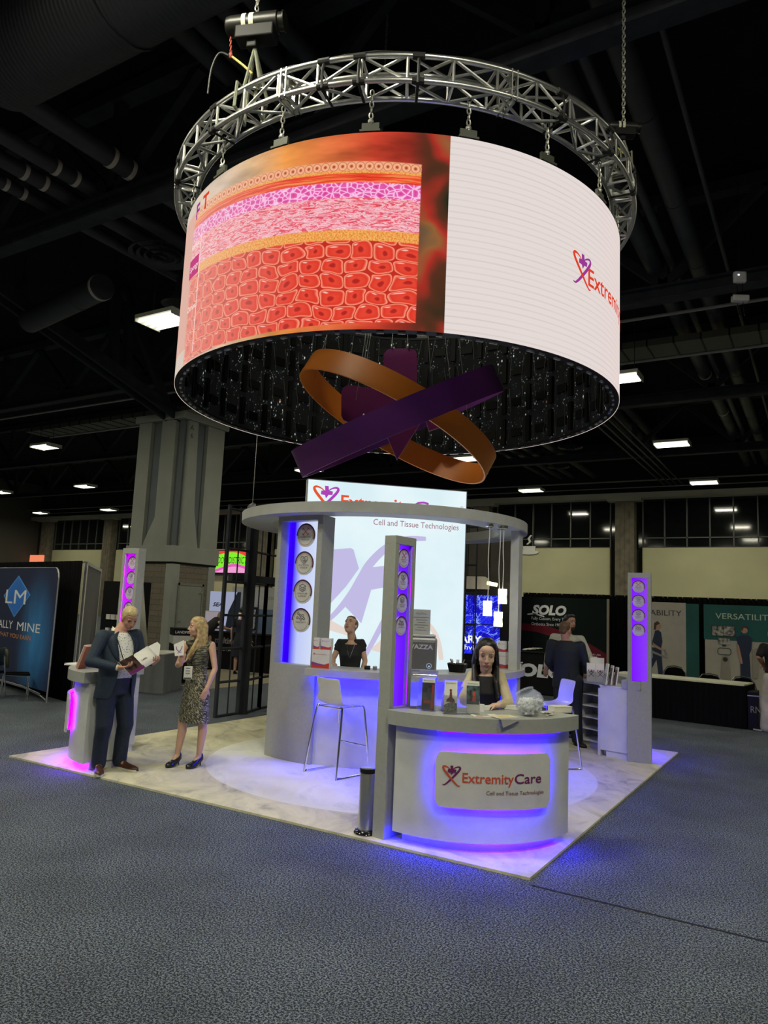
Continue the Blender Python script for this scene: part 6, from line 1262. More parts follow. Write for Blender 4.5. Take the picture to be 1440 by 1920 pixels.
def arms(f, mb, up=.043, el=.036, wr=.026, g=0):
    for q in 'RL': J = f.J; mb.cap(J['sh'+q], (up+.008+g)*f.k, J['sh'+q].lerp(J['el'+q], .5), (up+g)*f.k); mb.cap(J['sh'+q].lerp(J['el'+q], .5), (up+g)*f.k, J['el'+q], (el+g)*f.k); mb.cap(J['el'+q], (el+g)*f.k, J['el'+q].lerp(J['wr'+q], .35), (el+.003+g)*f.k); mb.cap(J['el'+q].lerp(J['wr'+q], .35), (el+.003+g)*f.k, J['wr'+q], (wr+g)*f.k)
def shoes(f, m, sole, heel=0, name='shoe', low=False):
    for q in 'RL':
        a, t = f.J['ank'+q], f.J['toe'+q]; d = (t-a); d.z = 0; d.normalize(); s_ = V3(d.y, -d.x, 0); fl = t.z-.03; mb = MB(); mb2 = MB()
        bk = V3(a.x, a.y, 0)-d*.055; L = (V3(t.x, t.y, 0)-bk).length+.045; R = []; R2 = []
        for u, w, h in ((0, .020, .05), (.06, .034, .068), (.2, .038, .075), (.38, .037, .070), (.55, .044, .050), (.75, .048, .038), (.92, .036, .030), (1.0, .014, .018)):
            c = bk+d*(L*u)+U0*(fl+.022+(heel*(1-min(1, u*2)) if heel else 0)); R.append([c+s_*w*math.cos(x)+U0*max(0, math.sin(x))*h*(1.25 if u < .3 and not low else 1)-(U0*.012 if math.sin(x) < -.01 else U0*0) for x in [2*PI*i/14 for i in range(14)]])
            R2.append([c+s_*(w+.004)*math.cos(x)-U0*(.0+(.022 if math.sin(x) < 0 else 0)) for x in [2*PI*i/14 for i in range(14)]])
        mb.loft(R); o = mb.build(name, m, f.e, smooth=True)
        if sole: mb2.loft(R2); mb2.build('sole', sole, o)
        if heel: mb3 = MB(); mb3.tube(bk+d*.02+U0*(fl+heel+.02), bk+d*.02+U0*(f.e.location.z), .012, .006); mb3.build('heel', m, o)
def lanyard(f, mb, z0, z1, off, w=.10):
    a, b = f.J['pel'], f.J['neck']
    for q in (-1, 1):
        P = [b+f.r*q*.055*f.k+U0*.02-f.f*.03]
        for z, ww, o in z0: c = a.lerp(b, (z*f.k-a.z)/(b.z-a.z)); c.z = z*f.k; P.append(c+f.r*q*ww*f.k+f.f*o*f.k)
        mb.path(P, .0045, 6)

# ---------------------------------------------------------------- 1 man in the blue suit reading
m = Fig('older man with blond grey hair in a blue suit, looking down at an open brochure', (-1.655, -2.83), (.985, -.17), 1.78)
m.hs = 1.02; m.set(head=(-1.575, -2.785, 1.615), shR=(-1.672, -3.035, 1.415), shL=(-1.635, -2.635, 1.425), elR=(-1.66, -3.17, 1.165), elL=(-1.575, -2.56, 1.165), wrR=(-1.43, -3.01, 1.115), wrL=(-1.43, -2.545, 1.145), neck=(-1.655, -2.835, 1.475),
                   kneeR=(-1.635, -2.945, .50), kneeL=(-1.60, -2.70, .49), ankR=(-1.72, -2.905, .10), ankL=(-1.685, -2.665, .10), toeR=(-1.53, -3.035, .05), toeL=(-1.44, -2.665, .05))
m.headrot(yaw=-.12, pitch=.55, roll=0)
mb = MB(); m.torso(mb, TMB); legs(m, mb); feet(m, mb); arms(m, mb, .050, .040, .030); m.headmesh(mb, False, 1.12)
m.hand(mb, 'R', (.85, .55, .05), (.1, .3, .95), .55, 1.08); m.hand(mb, 'L', (.75, -.30, .20), (.2, -.3, .95), .45, 1.08); fuse(mb, 'body', skin_a, m.e, .0055)
m.face(True, (.30, .24, .15))
shirt = mat('patterned_shirt', (.66, .66, .60), .7); n = NT('shirt_print', rough=.8); q = n.vor(n.tc.outputs['Object'], 55, 'F1', 1).outputs['Distance']; n.done(n.mix(n.step(q, .22, .3), (.10, .12, .20), (.74, .74, .66)))
mb = MB(); m.torso(mb, grow(TMB, .010, .93, 1.45)); fuse(mb, 'shirt', MAT['shirt_print'], m.e, .01)
mb = MB()                                                    # collar
for q in (-1, 1):
    b = m.J['neck']; c0 = b+m.r*q*.072+U0*.045-m.f*.03; c1 = b+m.f*.055+m.r*q*.02-U0*.01; c2 = b+m.f*.085+m.r*q*.062-U0*.055; c3 = b+m.r*q*.10-U0*.01+m.f*.0
    mb.face([c0, c1, c2, c3])
o = mb.build('shirt_collar', mat('collar_white', (.72, .74, .62), .6), m.e); md = o.modifiers.new('s', 'SOLIDIFY'); md.thickness = .006
suit = mat('suit_blue', (.017, .032, .055), .75, noise=(60, .18), bump=.2, bscale=9); suit2 = mat('suit_trouser_blue', (.010, .018, .038), .75, noise=(60, .18), bump=.2, bscale=9); lining = mat('jacket_black_shade', (.01, .012, .02), .8)
R = []; a_, b_ = m.J['pel'], m.J['neck']; N = 30
for z, rx, ry, off, op in ((1.475, .085, .075, -.01, .55), (1.45, .135, .09, -.01, .50), (1.415, .20, .115, -.005, .46), (1.34, .215, .140, .0, .44), (1.24, .205, .160, .012, .42), (1.14, .200, .175, .022, .42), (1.04, .198, .182, .024, .44), (.94, .205, .175, .012, .48), (.86, .215, .165, 0, .54), (.775, .220, .160, -.005, .62)):
    t = (z-a_.z)/(b_.z-a_.z); c = a_.lerp(b_, max(0, t)); c = V3(c.x, c.y, z)+m.f*off; row = []
    for i in range(N+1): th = PI/2+op+(2*PI-2*op)*i/N; w = .006*math.sin(th*5+z*20) if z < 1.3 else 0; row.append(c+m.r*(rx+w)*math.cos(th)+m.f*(ry+w)*math.sin(th))
    R.append(row)
mb = MB(); V = [[mb.b.verts.new(p) for p in r] for r in R]
for a, b in zip(V, V[1:]):
    for i in range(N): mb.b.faces.new([a[i], a[i+1], b[i+1], b[i]])
o = mb.build('jacket', suit, m.e, smooth=True); md = o.modifiers.new('s', 'SOLIDIFY'); md.thickness = .014; md = o.modifiers.new('u', 'SUBSURF'); md.levels = 1; md.render_levels = 2
for col_ in (0, -1):                                         # lapels follow the front edges
    E = [r[col_] for r in R[:6]]; In = [r[3 if col_ == 0 else -4] for r in R[:6]]; mb = MB(); L = [[p+m.f*.016, p.lerp(q, k)+m.f*.020+(p-q).normalized()*0] for (p, q), k in zip(zip(E, In), (.35, .75, 1.0, 1.0, .65, .12))]
    V = [[mb.b.verts.new(p) for p in r] for r in L]
    for a, b in zip(V, V[1:]): mb.b.faces.new([a[0], a[1], b[1], b[0]])
    o = mb.build('lapel', suit, m.e, smooth=True); md = o.modifiers.new('s', 'SOLIDIFY'); md.thickness = .006
for q in 'RL':
    mb = MB(); J = m.J; w = J['el'+q].lerp(J['wr'+q], .86); mb.cap(J['sh'+q]+U0*.0, .078, J['sh'+q].lerp(J['el'+q], .5), .066); mb.cap(J['sh'+q].lerp(J['el'+q], .5), .066, J['el'+q], .060); mb.cap(J['el'+q], .060, w, .043); mb.cap(J['neck'].lerp(J['sh'+q], .45)-U0*.02, .055, J['sh'+q], .074)
    for t in (.35, .6, .8): p = J['el'+q].lerp(w, t); d = (w-J['el'+q]).normalized(); mb.cap(p-d*.004, .053-.006*t, p+d*.004, .053-.006*t)
    fuse(mb, 'sleeve', suit, m.e, .009, 3); mb = MB(); mb.cap(w, .030, J['wr'+q]-(J['wr'+q]-w)*.1, .031); mb.build('cuff', MAT['collar_white'], m.e, smooth=True)
mb = MB(); m.torso(mb, [(.80, .17, .125, 0), (.88, .178, .138, 0), (.95, .176, .150, .02), (1.0, .172, .155, .025)]); legs(m, mb, .022, .052, .088, .062, .054)
fuse(mb, 'trousers', suit2, m.e, .010, 5)
mb = MB(); hairg = mat('hair_blond_grey', (.55, .44, .22), .7, noise=(50, .3), bump=.6, bscale=60)
h = m.H; E = lambda c, r: mb.ell(h(*c), tuple(q*m.hs for q in r), m.hm, 18, 12)
E((0, -.024, .048), (.080, .090, .079)); E((.0, -.075, .0), (.066, .045, .06)); E((0, .005, .075), (.066, .072, .055))
for q in (-1, 1): E((q*.066, -.02, .030), (.014, .045, .042)); E((q*.062, -.04, -.01), (.014, .03, .04))
fuse(mb, 'hair', hairg, m.e, .006, 3)
mb = MB(); lanyard(m, mb, [(1.34, .10, .165), (1.2, .06, .195), (1.10, .02, .205)], 0, 0); mb.build('lanyard', black_m, m.e)
shoes(m, mat('shoe_brown', (.075, .030, .018), .35), mat('sole_white', (.62, .62, .58), .6))
# the brochure he holds
t = thing('open_brochure', 'open glossy brochure held in both hands by the man in the blue suit', 'brochure', (-1.36, -2.8, 1.15))
c = V3(-1.385, -2.775, 1.175); u = V3(-.15, .93, .33).normalized(); v = V3(-.72, -.25, .62).normalized(); nn = u.cross(v).normalized()
f = lambda x, y, d=0: c+u*x+v*y+nn*(d+.35*(abs(x)-.02)**2)
mb = MB(); mb.grid(f, -.235, .225, -.10, .10, 10, 2, 0); o = mb.build('pages', paper, t, smooth=True); md = o.modifiers.new('s', 'SOLIDIFY'); md.thickness = .003
mb = MB(); mb.grid(f, -.235, -.01, -.06, .10, 5, 2, .003); mb.build('photo_page', mat('brochure_photo', (.05, .028, .025), .3, noise=(16, .9)), t); mb = MB(); mb.grid(f, -.235, .0, -.10, -.06, 5, 1, .004); mb.build('plum_band', mat('leaflet_plum'), t)
text('CARE', f, .02, -.02, .022, ink_dark, t, width=.09, d=.005)
mb = MB(); mb.poly(planemap(c+u*.225+nn*.015, u*.6+U0*.55, nn, v), [(0, -.09), (.12, -.03), (.12, .02), (0, .09)], 0, .002); mb.build('raised_flap', paper, t)

# ---------------------------------------------------------------- 2 woman in the tweed dress
w = Fig('blond woman in a sleeveless grey tweed dress holding up a white card', (-1.20, -2.10), (-.12, -.99), 1.60, z0=.018)
for kk in list(w.J): w.J[kk] = w.J[kk]+U0*.05*(1 if kk not in ('toeR', 'toeL') else .25)
w.hs = .97; w.set(head=(-1.218, -2.135, 1.538), neck=(-1.205, -2.09, 1.385), shR=(-1.325, -2.165, 1.345), shL=(-1.062, -2.045, 1.345), elR=(-1.372, -2.235, 1.11), wrR=(-1.195, -2.355, 1.150), elL=(-.985, -2.045, 1.09), wrL=(-.990, -2.150, .880),
                  ankR=(-1.345, -2.165, .125), toeR=(-1.325, -2.290, .048), ankL=(-1.135, -2.045, .125), toeL=(-1.125, -2.185, .048), kneeR=(-1.305, -2.16, .515), kneeL=(-1.105, -2.06, .515))
w.headrot(dirv=(-.56, -.83), pitch=-.02, roll=.04)
mb = MB(); w.torso(mb, [(a+.055, b*.98, c_, d) for a, b, c_, d in TF]); legs(w, mb, 0, .031, .080, .052, .055); feet(w, mb, .024); arms(w, mb, .040, .033, .023); w.headmesh(mb, True, .95)
w.hand(mb, 'R', (.40, -.25, .85), (-.6, .5, .2), .75, .88); w.hand(mb, 'L', (-.22, -.22, -1), (-.8, .4, 0), .35, .92); fuse(mb, 'body', skin_b, w.e, .0052)
w.face(False, (.16, .10, .05), smile=.002)
n = NT('tweed_cloth', rough=.9); v_ = n.tc.outputs['Object']; x, y, z = n.xyz(v_); s1_ = n.noise(n.vec(n.ma('MULTIPLY', n.ma('ADD', x, z), 60), n.ma('MULTIPLY', n.ma('SUBTRACT', x, z), 14), n.ma('MULTIPLY', y, 20)), 1.6, 3, .7); sh_ = n.noise(n.vec(n.ma('MULTIPLY', x, 12), n.ma('MULTIPLY', y, 12), n.ma('MULTIPLY', z, 70)), 1.5, 3, .7)
q = n.mix(n.step(z, 1.09, 1.12), n.ramp(s1_, [(.40, (.012, .012, .010)), (.52, (.10, .095, .06)), (.60, (.42, .40, .30))]), n.ramp(sh_, [(.40, (.015, .016, .014)), (.55, (.10, .10, .065)), (.66, (.30, .29, .20))])); n.done(q)
mb = MB(); w.torso(mb, [(.545, .222, .150, 0), (.62, .215, .148, 0), (.75, .205, .145, 0), (.90, .192, .138, -.01), (1.02, .165, .120, -.005), (1.12, .135, .10, 0), (1.22, .142, .110, .008), (1.32, .158, .132, .02), (1.40, .156, .110, .005), (1.445, .135, .085, 0), (1.485, .075, .062, -.005)]); 
for q_ in 'RL': mb.cap(w.J['neck'].lerp(w.J['sh'+q_], .4)-U0*.02, .045, w.J['sh'+q_].lerp(w.J['neck'], .12), .048)
fuse(mb, 'dress', MAT['tweed_cloth'], w.e, .009, 3)
hairb = mat('hair_blond', (.46, .33, .15), .6, noise=(30, .35), bump=.7, bscale=45); h = w.H; mb = MB(); E = lambda c, r: mb.ell(h(*c), tuple(q*w.hs for q in r), w.hm, 18, 12)
E((0, -.024, .046), (.083, .090, .082)); E((0, .0, .068), (.070, .074, .060))
for q in (-1, 1): E((q*.071, -.004, .015), (.016, .040, .055))
for q in (-1, 1):
    for i in range(4): a = h(q*(.072-.008*i), -.008-.026*i, .02); b = h(q*(.084-.006*i), -.012-.03*i, -.12); c3 = h(q*(.100-.010*i), .045-.03*i, -.245-.02*i); d3 = h(q*(.085-.01*i), .095-.035*i, -.36); mb.cap(a, .021, b, .022, 10); mb.cap(b, .022, c3, .024, 10); mb.cap(c3, .024, d3, .012, 10)
for i in range(5): x_ = -.06+.03*i; mb.cap(h(x_, -.085, .02), .032, h(x_*1.2, -.095, -.16), .03, 10); mb.cap(h(x_*1.2, -.095, -.16), .03, h(x_*1.2, -.085, -.33), .016, 10)
fuse(mb, 'hair', hairb, w.e, .007, 2)
mb = MB(); lanyard(w, mb, [(1.40, .085, .115), (1.30, .07, .15), (1.20, .055, .13), (1.12, .035, .12)], 0, 0); mb.build('lanyard', black_m, w.e)
bc = V3(-1.175, -2.265, 1.06); mb = MB(); fr_b = Matrix((V3(.96, .25, 0), V3(-.1, .35, 0), U0)).transposed(); f = planemap(bc, (.93, .30, .06), None, (.0, 0, 1)); mb.poly(f, rrect(-.05, -.085, .05, .055, .006), -.004, .0); bd = mb.build('name_badge', paper, w.e)
mb = MB(); mb.poly(f, [(-.045, -.08), (.045, -.08), (.045, -.068), (-.045, -.068)], .001, .002)
for i in range(3): mb.poly(f, [(-.025, .03-.028*i), (.025, .03-.028*i), (.025, .036-.028*i), (-.025, .036-.028*i)], .001, .002)
mb.build('badge_print', ink_dark, bd)
shoes(w, mat('court_shoe_black', (.012, .012, .013), .25), None, .065, low=True)
t = thing('white_card', 'white card with coloured print held up by the woman in the tweed dress', 'card', (-1.16, -2.42, 1.3)); f = planemap((-1.165, -2.425, 1.235), (.85, .52, .12), None, (-.10, .0, 1)); mb = MB(); mb.poly(f, [(-.045, 0), (.05, 0), (.055, .165), (-.06, .125)], 0, .002); mb.build('card_face', paper, t)
mb = MB(); mb.ribbon(f, smoothpts([(-.03, .10), (-.02, .06), (.01, .05), (.035, .10)], 5), .008, .004); mb.ribbon(f, [(-.02, .03), (.03, .04)], .005, .004); mb.build('card_print', mat('print_violet', (.25, .1, .3), .5), t)

# ---------------------------------------------------------------- 3 staff woman behind the bar looking up
s = Fig('woman in a black short-sleeved top behind the bar, looking up to the side', (-.31, -.33), (.47, -.88), 1.70)
s.hs = 1.05; s.set(head=(-.315, -.355, 1.605), neck=(-.315, -.325, 1.455), shR=(-.430, -.395, 1.385), shL=(-.205, -.262, 1.395), elL=(-.150, -.235, 1.17), wrL=(-.165, -.285, .97), elR=(-.49, -.46, 1.17), wrR=(-.42, -.55, 1.13)); s.headrot(yaw=-.38, pitch=-.52, roll=-.08)
mb = MB(); s.torso(mb, TF); legs(s, mb); feet(s, mb); arms(s, mb, .041, .034, .024); s.headmesh(mb, True, .95); s.hand(mb, 'L', (0, -.3, -.95), (-.8, -.3, 0), .4, .9); s.hand(mb, 'R', (.6, -.6, 0), (0, 0, -1), .4, .9); fuse(mb, 'body', skin_b, s.e, .0060)
s.face(False, (.10, .06, .03)); blk = mat('black_knit', (.008, .008, .010), .8, noise=(40, .3))
mb = MB(); s.torso(mb, [(a, b*.94, c_, e_) for a, b, c_, e_ in grow(TF, .016, .95, 1.42)]); 
for q in 'RL': J = s.J; mb.cap(J['neck'].lerp(J['sh'+q], .45)-U0*.03, .042, J['sh'+q], .047); mb.cap(J['sh'+q], .047, J['sh'+q].lerp(J['el'+q], .38), .048)
for q, sg in (('R', 1), ('L', -1)): mb.cap(s.J['sh'+q]+s.r*sg*.01, .05, s.J['sh'+q]+s.r*sg*.055-U0*.035, .022)
fuse(mb, 'top', blk, s.e, .009, 2); mb = MB(); s.torso(mb, grow(TF, .014, .80, 1.0)); legs(s, mb, .018, .05); fuse(mb, 'trousers', mat('trousers_black', (.010, .010, .014), .8), s.e, .012, 3)
mb = MB(); s.torso(mb, [(.985, .172, .128, -.005), (1.02, .166, .122, -.005)]); mb.build('belt', black_m, s.e); mb = MB(); c = s.P(-.02, .128, 1.0); mb.box(c, (.05, .02, .035), M=Matrix((s.r, s.f, U0)).transposed().to_4x4()); mb.build('belt_buckle', chrome, s.e)
mb = MB(); h = s.H; E = lambda c, r: mb.ell(h(*c), tuple(q*s.hs for q in r), s.hm, 18, 12); E((0, -.030, .035), (.078, .086, .082)); E((0, .02, .085), (.06, .05, .03)); E((0, -.09, .0), (.035, .03, .035)); mb.cap(h(.0, -.10, -.03), .020, s.P(-.085, .03, 1.40), .014)
for q in (-1, 1): E((q*.064, -.02, .02), (.016, .045, .045))
fuse(mb, 'hair', mat('hair_brown', (.13, .08, .04), .6, noise=(40, .3), bump=.5), s.e, .007, 2); mb = MB(); mb.path([s.P(.05, .06, 1.43), s.P(.03, .13, 1.33), s.P(0, .15, 1.24), s.P(-.03, .13, 1.33), s.P(-.06, .06, 1.43)], .003, 5); mb.build('necklace', chrome, s.e)
mb = MB(); mb.path([s.P(-.10, .13, 1.12), s.P(-.105, .135, 1.05), s.P(-.10, .14, .99)], .009, 6); mb.build('hip_tag', paper, s.e)
shoes(s, black_m, None)

# ---------------------------------------------------------------- 4 woman at the front counter
d = Fig('woman with long black hair and sheer cream sleeves at the front counter', (2.26, -2.05), (.36, -.93), 1.66)
d.hs = 1.13; d.set(head=(2.285, -2.105, 1.478), neck=(2.262, -2.055, 1.345), shR=(2.150, -2.095, 1.285), shL=(2.384, -2.008, 1.290), elR=(2.118, -2.26, 1.085), wrR=(2.235, -2.375, 1.095), elL=(2.515, -2.135, 1.085), wrL=(2.485, -2.34, 1.075), pel=(2.24, -2.0, .88))
d.headrot(yaw=.08, pitch=.30, roll=.03)
mb = MB(); TFd = [(a*.945, b*.92, c_, e_) for a, b, c_, e_ in TF]; d.torso(mb, TFd); legs(d, mb); feet(d, mb); arms(d, mb, .038, .032, .022); d.headmesh(mb, True, .95)
d.hand(mb, 'R', (.80, -.35, -.15), (.2, .6, -.6), .55, .88); d.hand(mb, 'L', (-.72, -.50, -.12), (.2, .1, -.95), .65, .88); fuse(mb, 'body', skin_c, d.e, .0050); d.face(True, (.02, .012, .01))
mb = MB(); d.torso(mb, grow(TFd, .014, .85, 1.30)+[(1.355, .105, .075, 0)]); fuse(mb, 'black_top', blk, d.e, .008, 2)
mb = MB(); d.torso(mb, grow(TF, .012, .75, .95)); legs(d, mb, .016, .05); fuse(mb, 'trousers', MAT['trousers_black'], d.e, .012, 3)
chif = mat('cream_chiffon', (.62, .53, .34), .5, noise=(20, .1), bump=.4, bscale=30, alpha=.82)
for q in 'RL':
    mb = MB(); J = d.J; ww = J['el'+q].lerp(J['wr'+q], .72); mb.cap(J['sh'+q]+U0*.0, .046, J['sh'+q].lerp(J['el'+q], .45), .047); mb.cap(J['sh'+q].lerp(J['el'+q], .45), .047, J['el'+q]-U0*.01, .052); mb.cap(J['el'+q]-U0*.01, .050, ww, .034); fuse(mb, 'sheer_sleeve', chif, d.e, .007, 2)
mb = MB(); h = d.H; E = lambda c, r: mb.ell(h(*c), tuple(q*d.hs for q in r), d.hm, 20, 14); E((0, -.024, .045), (.084, .090, .083)); E((0, -.010, .066), (.072, .068, .062)); hb = mat('hair_black', (.010, .009, .010), .38, noise=(30, .3), bump=.4, bscale=40)
for q in (-1, 1): E((q*.076, -.004, .012), (.018, .042, .062))
for q in (-1, 1):
    sg = -q
    for i in range(4):
        a = h(q*.080, -.012-.025*i, .0); b = h(q*.090, -.02-.025*i, -.10); c3 = d.P(q*(.100-.01*i), .115-.045*i, 1.31); e3 = d.P(q*(.125 if q < 0 else .10)-q*.012*i, .155-.05*i, 1.17 if q < 0 else 1.22); mb.cap(a, .021, b, .022, 10); mb.cap(b, .022, c3, .026, 10); mb.cap(c3, .026, e3, .018, 10)
for i in range(4): x_ = -.06+.04*i; mb.cap(h(x_, -.08, .02), .034, d.P(x_*1.3, -.09, 1.36), .034, 10); mb.cap(d.P(x_*1.3, -.09, 1.36), .034, d.P(x_*1.3, -.10, 1.1), .02, 10)
fuse(mb, 'hair', hb, d.e, .006, 2); shoes(d, black_m, None)
t = thing('scissors', 'black handled scissors held by the woman at the front counter', 'scissors', (2.33, -2.45, 1.12)); mb = MB()
p = d.J['wrR']+V3(.075, -.04, 0); mb.path([p+V3(.0, 0, .0), p+V3(.02, -.01, .06), p+V3(.03, -.02, .12)], .006, 6); mb.path([p+V3(.02, 0, .0), p+V3(.02, -.01, .06), p+V3(.015, -.01, .13)], .006, 6); mb.build('blades', mat('blade_dark', (.03, .03, .035), .3, .5), t)
mb = MB(); mb.path([p+V3(.02*math.cos(a), .004, -.02+.022*math.sin(a)) for a in [2*PI*i/14 for i in range(14)]], .005, 6, closed=True); mb.build('handle', black_m, t)

# ---------------------------------------------------------------- 5, 6 two men talking behind, right of the kiosk
b5 = Fig('man in a dark navy suit seen from behind, right of the kiosk', (1.66, 2.48), (-.30, .95), 1.78)
b5.hs = 1.02; b5.set(head=(1.600, 2.47, 1.640), shL=(1.405, 2.42, 1.43), shR=(1.800, 2.55, 1.42), neck=(1.605, 2.485, 1.47), elR=(1.875, 2.56, 1.17), wrR=(1.845, 2.68, 1.02), elL=(1.36, 2.42, 1.17), wrL=(1.40, 2.60, 1.02), pel=(1.62, 2.48, .93), toeR=(1.90, 2.40, .045), ankR=(1.78, 2.50, .10)); b5.headrot(yaw=-.55, pitch=0)
mb = MB(); b5.torso(mb, TM); legs(b5, mb); feet(b5, mb); arms(b5, mb, .048, .04, .03); b5.headmesh(mb, False, 1.1); b5.hand(mb, 'R', (-.2, .6, -.6), (0, 0, -1), .5); b5.hand(mb, 'L', (.2, .6, -.6), (0, 0, -1), .5); fuse(mb, 'body', skin_a, b5.e, .007); b5.face(False, (.12, .07, .04))
navy_s = mat('navy_suit', (.007, .011, .022), .75, noise=(50, .2), bump=.2, bscale=9)
mb = MB(); b5.torso(mb, [(.80, .200, .150, 0), (.88, .198, .148, 0), (.98, .185, .140, 0), (1.08, .178, .135, 0), (1.2, .188, .14, 0), (1.32, .205, .135, 0), (1.39, .20, .115, 0), (1.44, .13, .09, -.01), (1.465, .08, .07, -.01)]); J = b5.J
for q in 'RL': mb.cap(J['neck'].lerp(J['sh'+q], .4)-U0*.03, .055, J['sh'+q], .072); mb.cap(J['sh'+q], .074, J['el'+q], .058); mb.cap(J['el'+q], .058, J['el'+q].lerp(J['wr'+q], .75), .045)
fuse(mb, 'jacket', navy_s, b5.e, .010, 3); mb = MB(); c = b5.P(0, -.148, .90); mb.box(c+U0*.0, (.006, .02, .26), M=Matrix((b5.r, b5.f, U0)).transposed().to_4x4()); mb.build('jacket_vent', lining, b5.e)
mb = MB(); b5.torso(mb, grow(TM, .016, .80, 1.0)); legs(b5, mb, .024, .055, .086, .062, .054); fuse(mb, 'trousers', navy_s, b5.e, .012, 4)
mb = MB(); mb.cap(J['neck']+U0*.03, .062, J['neck']+U0*.012, .068); mb.build('shirt_collar', MAT['collar_white'], b5.e, smooth=True)
for q in 'RL': mb = MB(); mb.cap(J['el'+q].lerp(J['wr'+q], .72), .038, J['el'+q].lerp(J['wr'+q], .92), .034); mb.build('cuff', MAT['collar_white'], b5.e, smooth=True)
mb = MB(); h = b5.H; E = lambda c, r: mb.ell(h(*c), tuple(q*b5.hs for q in r), b5.hm, 18, 12); E((0, -.028, .045), (.080, .088, .082)); E((0, -.075, -.01), (.062, .035, .05)); E((0, .03, .095), (.055, .045, .028)); fuse(mb, 'hair', mat('hair_auburn', (.13, .07, .035), .7, noise=(40, .3)), b5.e, .008, 2)
shoes(b5, mat('shoe_dark_brown', (.03, .018, .012), .4), black_m)
g = Fig('bearded man in a pale zipped jacket facing the man in the navy suit', (1.36, 3.32), (.25, -.97), 1.87)
g.hs = 1.02; g.set(head=(1.425, 3.28, 1.745), elR=(1.10, 3.2, 1.22), wrR=(1.12, 3.05, 1.02), shL=(1.575, 3.36, 1.49), elL=(1.72, 3.30, 1.25), wrL=(1.78, 3.12, 1.12)); g.headrot(yaw=.75, pitch=0)
mb = MB(); g.torso(mb, TM); legs(g, mb); feet(g, mb); arms(g, mb, .048, .04, .03); g.headmesh(mb, False, 1.1); g.hand(mb, 'L', (.3, -.6, -.5), (0, 0, -1), .5); g.hand(mb, 'R', (.2, -.6, -.5), (0, 0, -1), .5); fuse(mb, 'body', skin_d, g.e, .008); g.face(False, (.02, .015, .012))
pale_j = mat('pale_grey_jacket', (.42, .42, .36), .8, noise=(20, .1)); mb = MB(); g.torso(mb, grow(TM, .026, .85, 1.46)); J = g.J
for q in 'RL': mb.cap(J['neck'].lerp(J['sh'+q], .4)-U0*.03, .055, J['sh'+q], .066); mb.cap(J['sh'+q], .066, J['el'+q], .055); mb.cap(J['el'+q], .055, J['el'+q].lerp(J['wr'+q], .85), .042)
mb.cap(J['neck']+U0*.015, .072, J['neck']-U0*.02, .08); fuse(mb, 'jacket', pale_j, g.e, .011, 3)
mb = MB(); g.torso(mb, grow(TM, .018, .80, .96)); legs(g, mb, .022, .055); fuse(mb, 'trousers', mat('trousers_black'), g.e, .013, 3)
mb = MB(); h = g.H; E = lambda c, r: mb.ell(h(*c), tuple(q*g.hs for q in r), g.hm, 18, 12); E((0, -.026, .050), (.080, .088, .080)); E((0, .03, .10), (.055, .05, .03)); fuse(mb, 'hair', mat('hair_black'), g.e, .009, 2)
mb = MB(); E((0, .040, -.085), (.048, .044, .036)); 
for q in (-1, 1): E((q*.048, .01, -.055), (.014, .04, .04))
fuse(mb, 'beard', mat('beard_dark', (.03, .02, .015), .8), g.e, .008, 1); shoes(g, black_m, None)
mb = MB(); mb.path([g.P(.03, .14, 1.42), g.P(.0, .155, 1.2), g.P(.0, .15, .95)], .004, 5); mb.build('zip', ink_dark, g.e)

# ---------------------------------------------------------------- 7 man in the black polo at the right edge, 8 seated figure at the left edge
p7 = Fig('man in a black polo shirt and white trousers at the right edge of the photo', (4.10, 6.45), (-.55, .50), 1.80, z0=0)
p7.hs = 1.02; p7.set(elL=(3.86, 6.30, 1.28), wrL=(3.92, 6.62, 1.12), shL=(3.93, 6.36, 1.46), ankL=(3.94, 6.44, .09), toeL=(3.78, 6.50, .04), kneeL=(3.96, 6.42, .5), ankR=(4.2, 6.5, .09), toeR=(4.1, 6.62, .04)); p7.headrot(pitch=.35)
mb = MB(); p7.torso(mb, TM); legs(p7, mb); feet(p7, mb); arms(p7, mb, .050, .042, .03); p7.headmesh(mb, False, 1.1); p7.hand(mb, 'L', (.1, .8, -.3), (0, 0, -1), .5); p7.hand(mb, 'R', (-.2, .8, -.3), (0, 0, -1), .5); fuse(mb, 'body', skin_a, p7.e, .009); p7.face(False, (.05, .03, .02))
mb = MB(); p7.torso(mb, grow(TM, .024, .92, 1.46)); J = p7.J
for q in 'RL': mb.cap(J['neck'].lerp(J['sh'+q], .4)-U0*.03, .055, J['sh'+q], .07); mb.cap(J['sh'+q], .07, J['sh'+q].lerp(J['el'+q], .75), .066)
fuse(mb, 'polo_shirt', blk, p7.e, .012, 3); mb = MB(); p7.torso(mb, grow(TM, .02, .80, 1.0)); legs(p7, mb, .034, .062, .09, .066, .062); fuse(mb, 'trousers', mat('trousers_white', (.48, .44, .38), .8, noise=(5, .15), bump=.8, bscale=14), p7.e, .012, 2)
mb = MB(); p7.torso(mb, [(.99, .182, .137, 0), (1.02, .18, .135, 0)]); mb.build('belt', black_m, p7.e)
mb = MB(); h = p7.H; E = lambda c, r: mb.ell(h(*c), tuple(q*p7.hs for q in r), p7.hm, 18, 12); E((0, -.028, .045), (.080, .088, .082)); E((0, -.07, -.01), (.062, .035, .05)); fuse(mb, 'hair', mat('hair_black'), p7.e, .009, 2); shoes(p7, black_m, mat('sole_white', (.6, .6, .55), .6))
p8 = Fig('seated figure in dark clothes cut by the left edge of the photo', (-7.72, -.62), (-.8, -.6), 1.75, z0=0)
